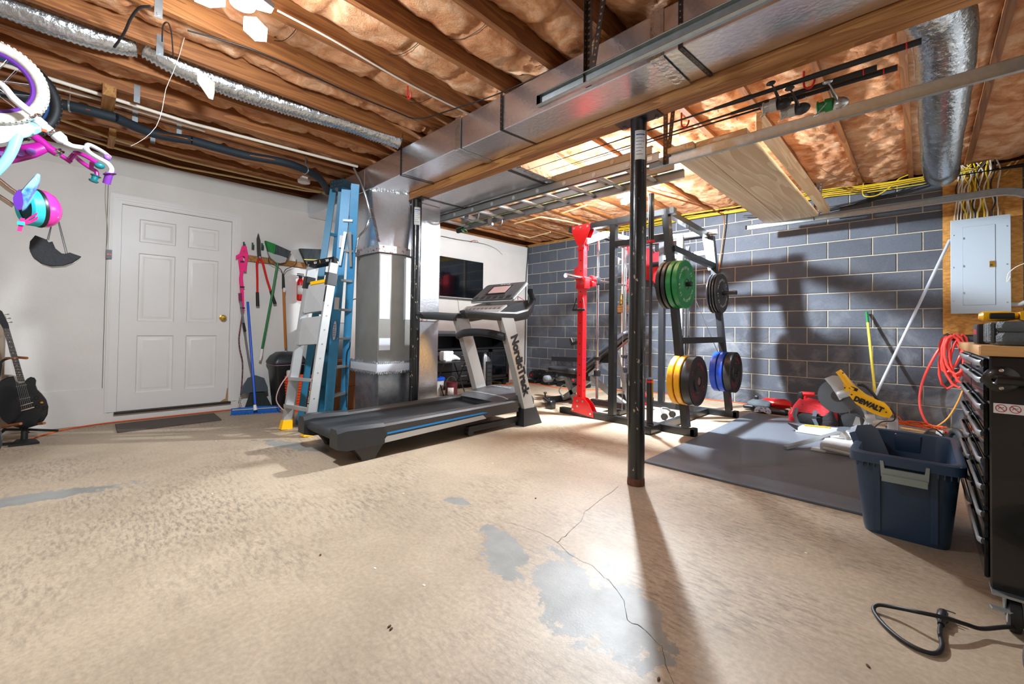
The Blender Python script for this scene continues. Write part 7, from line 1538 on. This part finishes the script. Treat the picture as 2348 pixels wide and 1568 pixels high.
# ---- mitre saw (tipped head, lying on its base)
SY = -1.45
t = thing('mitre_saw', 'yellow and grey mitre saw with round blade on the rubber mat', 'saw', (5.1, -1.5, 0))
def SP(l): return l
bc = V((5.053,-1.42,0.382))
b = MB(); n_t = 60; R = .152; prof = []
for k in range(n_t): a = 2*pi*k/n_t; prof.append((R*cos(a), R*sin(a))); prof.append(((R - .006)*cos(a + .07), (R - .006)*sin(a + .07)))
b.plane(bc, (1, 0, 0), (0, .10, 1), prof, (0, .003, 0)); part('blade', b, mat('blade_steel', '5d6267', .3, metal=.8), t, 'toothed round steel blade', smooth=0)
b = MB(); b.cyl(bc + V((0, -.006, 0)), bc + V((0, -.002, 0)), .05, 28); part('blade_flange', b, 'dark_steel', t)
b = MB(); b.prism([(4.961,-1.47,0.534),(5.018,-1.47,0.566),(5.087,-1.47,0.565),(5.147,-1.47,0.535),(5.192,-1.47,0.471),(5.177,-1.47,0.413),(5.111,-1.47,0.379),(5.071,-1.47,0.354),(5.049,-1.47,0.398),(5.009,-1.47,0.472)], (0, .035, 0)); part('blade_guard', b, 'light_grey', t, 'grey cast guard')
b = MB(); b.tube([(5.064,-1.49,0.398), (5.149,-1.49,0.438)], [.03, .032], 18); part('motor_boss', b, 'light_grey', t)
b = MB(); ha = [(5.065,-1.5,0.615), (5.102,-1.5,0.564), (5.144,-1.5,0.492), (5.174,-1.5,0.461)]; b.tube(ha, [.024, .027, .028, .03], 14, smooth=3); part('motor_housing', b, 'yellow_plastic', t, 'yellow motor housing')
b = MB(); ar = [(5.104,-1.52,0.505),(5.134,-1.52,0.523),(5.176,-1.52,0.497),(5.217,-1.52,0.46),(5.254,-1.52,0.427),(5.324,-1.52,0.391),(5.374,-1.52,0.369),(5.409,-1.52,0.327),(5.422,-1.52,0.285),(5.406,-1.52,0.254),(5.374,-1.52,0.253),(5.31,-1.52,0.273),(5.254,-1.52,0.298),(5.187,-1.52,0.344),(5.152,-1.52,0.396),(5.116,-1.52,0.438)]; b.prism(ar, (0, .05, 0)); part('arm_cover', b, 'yellow_plastic', t, 'yellow arm cover')
ad = (V((5.379,-1.52,0.297)) - V((5.182,-1.52,0.381))).normalized()
text('lettering', 'DEWALT', .058, V((5.271,-1.525,0.348)), ad, V((0, 0, 1)), 'ink_black', t, sx=.86, bold=.004)
b = MB(); q = V((5.173,-1.525,0.471)); b.prism([q + ad*a + V((0, 0, 1)).cross(V((0, 1, 0)))*0 + V((ad.z, 0, -ad.x))*-c for a, c in ((-.03, -.013), (.03, -.013), (.03, .013), (-.03, .013))], (0, -.002, 0)); part('rating_plate', b, 'ink_black', t)
for q in [(5.101,-1.524,0.6),(5.114,-1.524,0.472),(5.161,-1.524,0.417),(5.385,-1.524,0.298)]: b = MB(); b.cyl(V(q), V(q) + V((0, -.003, 0)), .006, 10); part('screw', b, 'ink_black', t)
b = MB(); b.tube([(5.196,-1.48,0.503),(5.231,-1.48,0.503),(5.265,-1.48,0.48),(5.297,-1.48,0.439),(5.333,-1.48,0.384)], [.012, .014, .013, .013, .012], 10, smooth=4); b.tube([(5.222,-1.48,0.419),(5.265,-1.48,0.406),(5.322,-1.48,0.383)], .008, 8); part('carry_handle', b, 'black_plastic', t, 'black loop handle')
b = MB(); b.tube([(5.406,-1.5,0.334), (5.438,-1.5,0.285), (5.427,-1.5,0.23), (5.351,-1.5,0.207), (5.256,-1.132,0.05)], .005, 8, smooth=4); part('power_lead', b, 'black_cable', t)
b = MB(); b.prism([(5.188,-1.42,0.352),(5.232,-1.42,0.263),(5.244,-1.42,0.208),(5.217,-1.42,0.109),(5.238,-1.42,0.101),(5.267,-1.42,0.212),(5.217,-1.42,0.375)], (0, .02, 0)); b.bbox((5.10, -1.55, .015), (5.40, -1.30, .07), .012); b.tube([(5.281,-1.5,0.133), (5.281,-1.5,0.218)], .016, 12); b.cyl((5.252,-1.5,0.228), (5.318,-1.5,0.245), .03, 16); part('pivot_frame', b, 'light_grey', t)
b = MB(); b.bbox((5.02, -2.12, .015), (5.30, -1.62, .085), .008); b.lathe((5.10, -1.75, .085), (0, 0, 1), [(.11, 0), (.11, .012), (.09, .014)], 28); part('base', b, 'light_grey', t)
b = MB(); b.bbox((4.96, -2.13, .014), (5.06, -2.03, .03), .004); b.tube([(5.05, -2.18, .06), (5.24, -2.20, .05), (5.24, -2.12, .03)], .012, 10); part('base_foot', b, 'light_grey', t)
b = MB(); b.loft([[V((5.099,-1.85,0.086)), V((5.128,-1.85,0.145)), V((5.156,-1.85,0.115)), V((5.161,-1.85,0.045)), V((5.113,-1.85,0.029))], [V((5.108,-1.8,0.087)), V((5.139,-1.8,0.156)), V((5.173,-1.8,0.109)), V((5.179,-1.8,0.025)), V((5.128,-1.8,0.008))]]); part('fence', b, 'silver_plastic', t)
b = MB(); b.prism([(5.156,-1.4,0.134),(5.177,-1.4,0.214),(5.201,-1.4,0.206),(5.213,-1.4,0.132)], (0, .03, 0)); part('fence', b, 'silver_plastic', t)
t = thing('saw_extension', 'white support arm with yellow stripe lying on the rubber mat', 'tool', (4.9, -1.42, .014))
b = MB(); b.loft([[(x, -1.47, .016), (x, -1.36, .016), (x, -1.38, h_), (x, -1.45, h_)] for x, h_ in ((4.74, .04), (4.78, .075), (5.05, .09))]); part('arm', b, 'light_grey', t); b = MB(); b.bar((4.80, -1.42, .082), (5.0, -1.42, .092), .035, .004); part('yellow_stripe', b, 'yellow_plastic', t); b = MB(); b.loft([[(4.75, -1.46, .03), (4.75, -1.38, .03), (4.75, -1.38, .06), (4.75, -1.46, .06)], [(4.67, -1.43, .075), (4.67, -1.41, .075), (4.67, -1.41, .08), (4.67, -1.43, .08)]]); part('dark_tip', b, 'black_plastic', t)
b = MB(); b.bar((4.812,-2.25,0.03), (5.098,-1.713,0.11), .035, .022); solo('aluminium_bar', 'grey metal bar slanting up from the mat to the saw fence', 'bar', b, 'aluminium', smooth=0)

# ---- tool bags
def bag(name, label, c, d, rz, m, seed, cat='bag'):
    t = thing(name, label, cat, c); b = MB(); rings = []
    R = Matrix.Rotation(rz, 3, 'Z')
    for j in range(9):
        v = j/8; s = 1 - .45*v**2.2; rg = []
        for k in range(28):
            a = 2*pi*k/28; cx = abs(cos(a))**.6*(1 if cos(a) > 0 else -1); sy = abs(sin(a))**.6*(1 if sin(a) > 0 else -1)
            p = V((cx*d[0]/2*s, sy*d[1]/2*(1 - .6*v**2), v*d[2]*(1 + .18*sin(3*a + seed))))
            p += V((1, 1, .6)) * .018 * noise.noise(p*14 + V((seed, 0, 0)))
            rg.append(R @ p + V(c))
        rings.append(rg)
    for rg in rings[:1]:
        for p in rg: p.z = c[2] + .001
    b.loft(rings); part('body', b, m, t, smooth=60); return t, R
t, R = bag('tool_bag', 'red and black canvas tool bag slumped beside the saw blade', (4.77, -.80, 0), (.44, .26, .22), -.15, mat('bag_red_black', 'b01420', .75, col2='1a1a1d', vscale=5, thr=(.52, .56), bump=.5, bscale=30), 2)
for sx in (-.10, .07): b = MB(); b.strip([R @ V((sx, -.135, .16)) + V((4.77, -.80, 0)), R @ V((sx - .01, -.16, .08)) + V((4.77, -.80, 0)), R @ V((sx + .02, -.17, .02)) + V((4.77, -.80, 0)), R @ V((sx + .05, -.20, .006)) + V((4.77, -.80, 0))], (.035, 0, 0), .004); part('strap', b, 'slate', t)
b = MB(); b.bbox((4.66, -.97, .0), (4.86, -.90, .12), .03); part('side_pocket', b, 'black_cloth', t)
t = thing('cordless_drill', 'red and black cordless drill poking out of the canvas tool bag', 'drill', (4.66, -.72, .2))
b = MB(); b.bbox((4.63, -.76, .19), (4.68, -.70, .31), .01); part('battery', b, 'black_plastic', t); b = MB(); b.tube([(4.69, -.73, .20), (4.70, -.73, .29)], .02, 12); b.tube([(4.66, -.73, .29), (4.78, -.73, .295)], .026, 12); part('housing', b, 'red_plastic', t)
t, R = bag('tool_bag', 'dark tool bag lying flat behind the saw, right of the red one', (5.06, -.70, 0), (.30, .22, .12), .2, 'black_cloth', 6)
t = thing('leaf_vacuum', 'red, black and grey power tools heaped with a rag at the wall foot', 'tool', (4.30, -.35, 0))
b = MB(); b.loft([[V((x, -.38 + w_*cos(a), .07 + h_*sin(a))) for a in [2*pi*k/14 for k in range(14)]] for x, w_, h_ in ((4.05, .05, .03), (4.10, .09, .06), (4.25, .10, .065), (4.30, .08, .05))]); part('grey_housing', b, 'case_grey', t)
b = MB(); b.loft([[V((x, -.33 + w_*cos(a), .10 + h_*sin(a))) for a in [2*pi*k/14 for k in range(14)]] for x, w_, h_ in ((4.18, .05, .03), (4.24, .08, .055), (4.42, .09, .06), (4.50, .06, .03))]); part('red_housing', b, 'red_paint', t)
b = MB(); b.bbox((4.22, -.56, .0), (4.50, -.44, .06), .02); b.bbox((4.02, -.50, .02), (4.14, -.42, .06), .01); b.bbox((4.12, -.4, .12), (4.16, -.36, .17), .006); part('black_base', b, 'black_plastic', t)
b = MB(); b.loft([[V((4.25 + .09*s*cos(a), -.56 + .06*s*sin(a), z + .012*sin(3*a))) for a in [2*pi*k/18 for k in range(18)]] for z, s in ((.014, 1), (.04, .95), (.06, .6), (.065, .2))]); part('rag', b, mat('rag', 'c9d4e2', .9, col2='5a86b8', vscale=40, thr=(.5, .6)), t)
pipe('green_hook_wire', 'thin white wire lying on top of the tool bag', [(4.60, -.92, .16), (4.62, -.95, .14), (4.61, -.98, .10)], .003, 'white_cable', 'wire', 3)
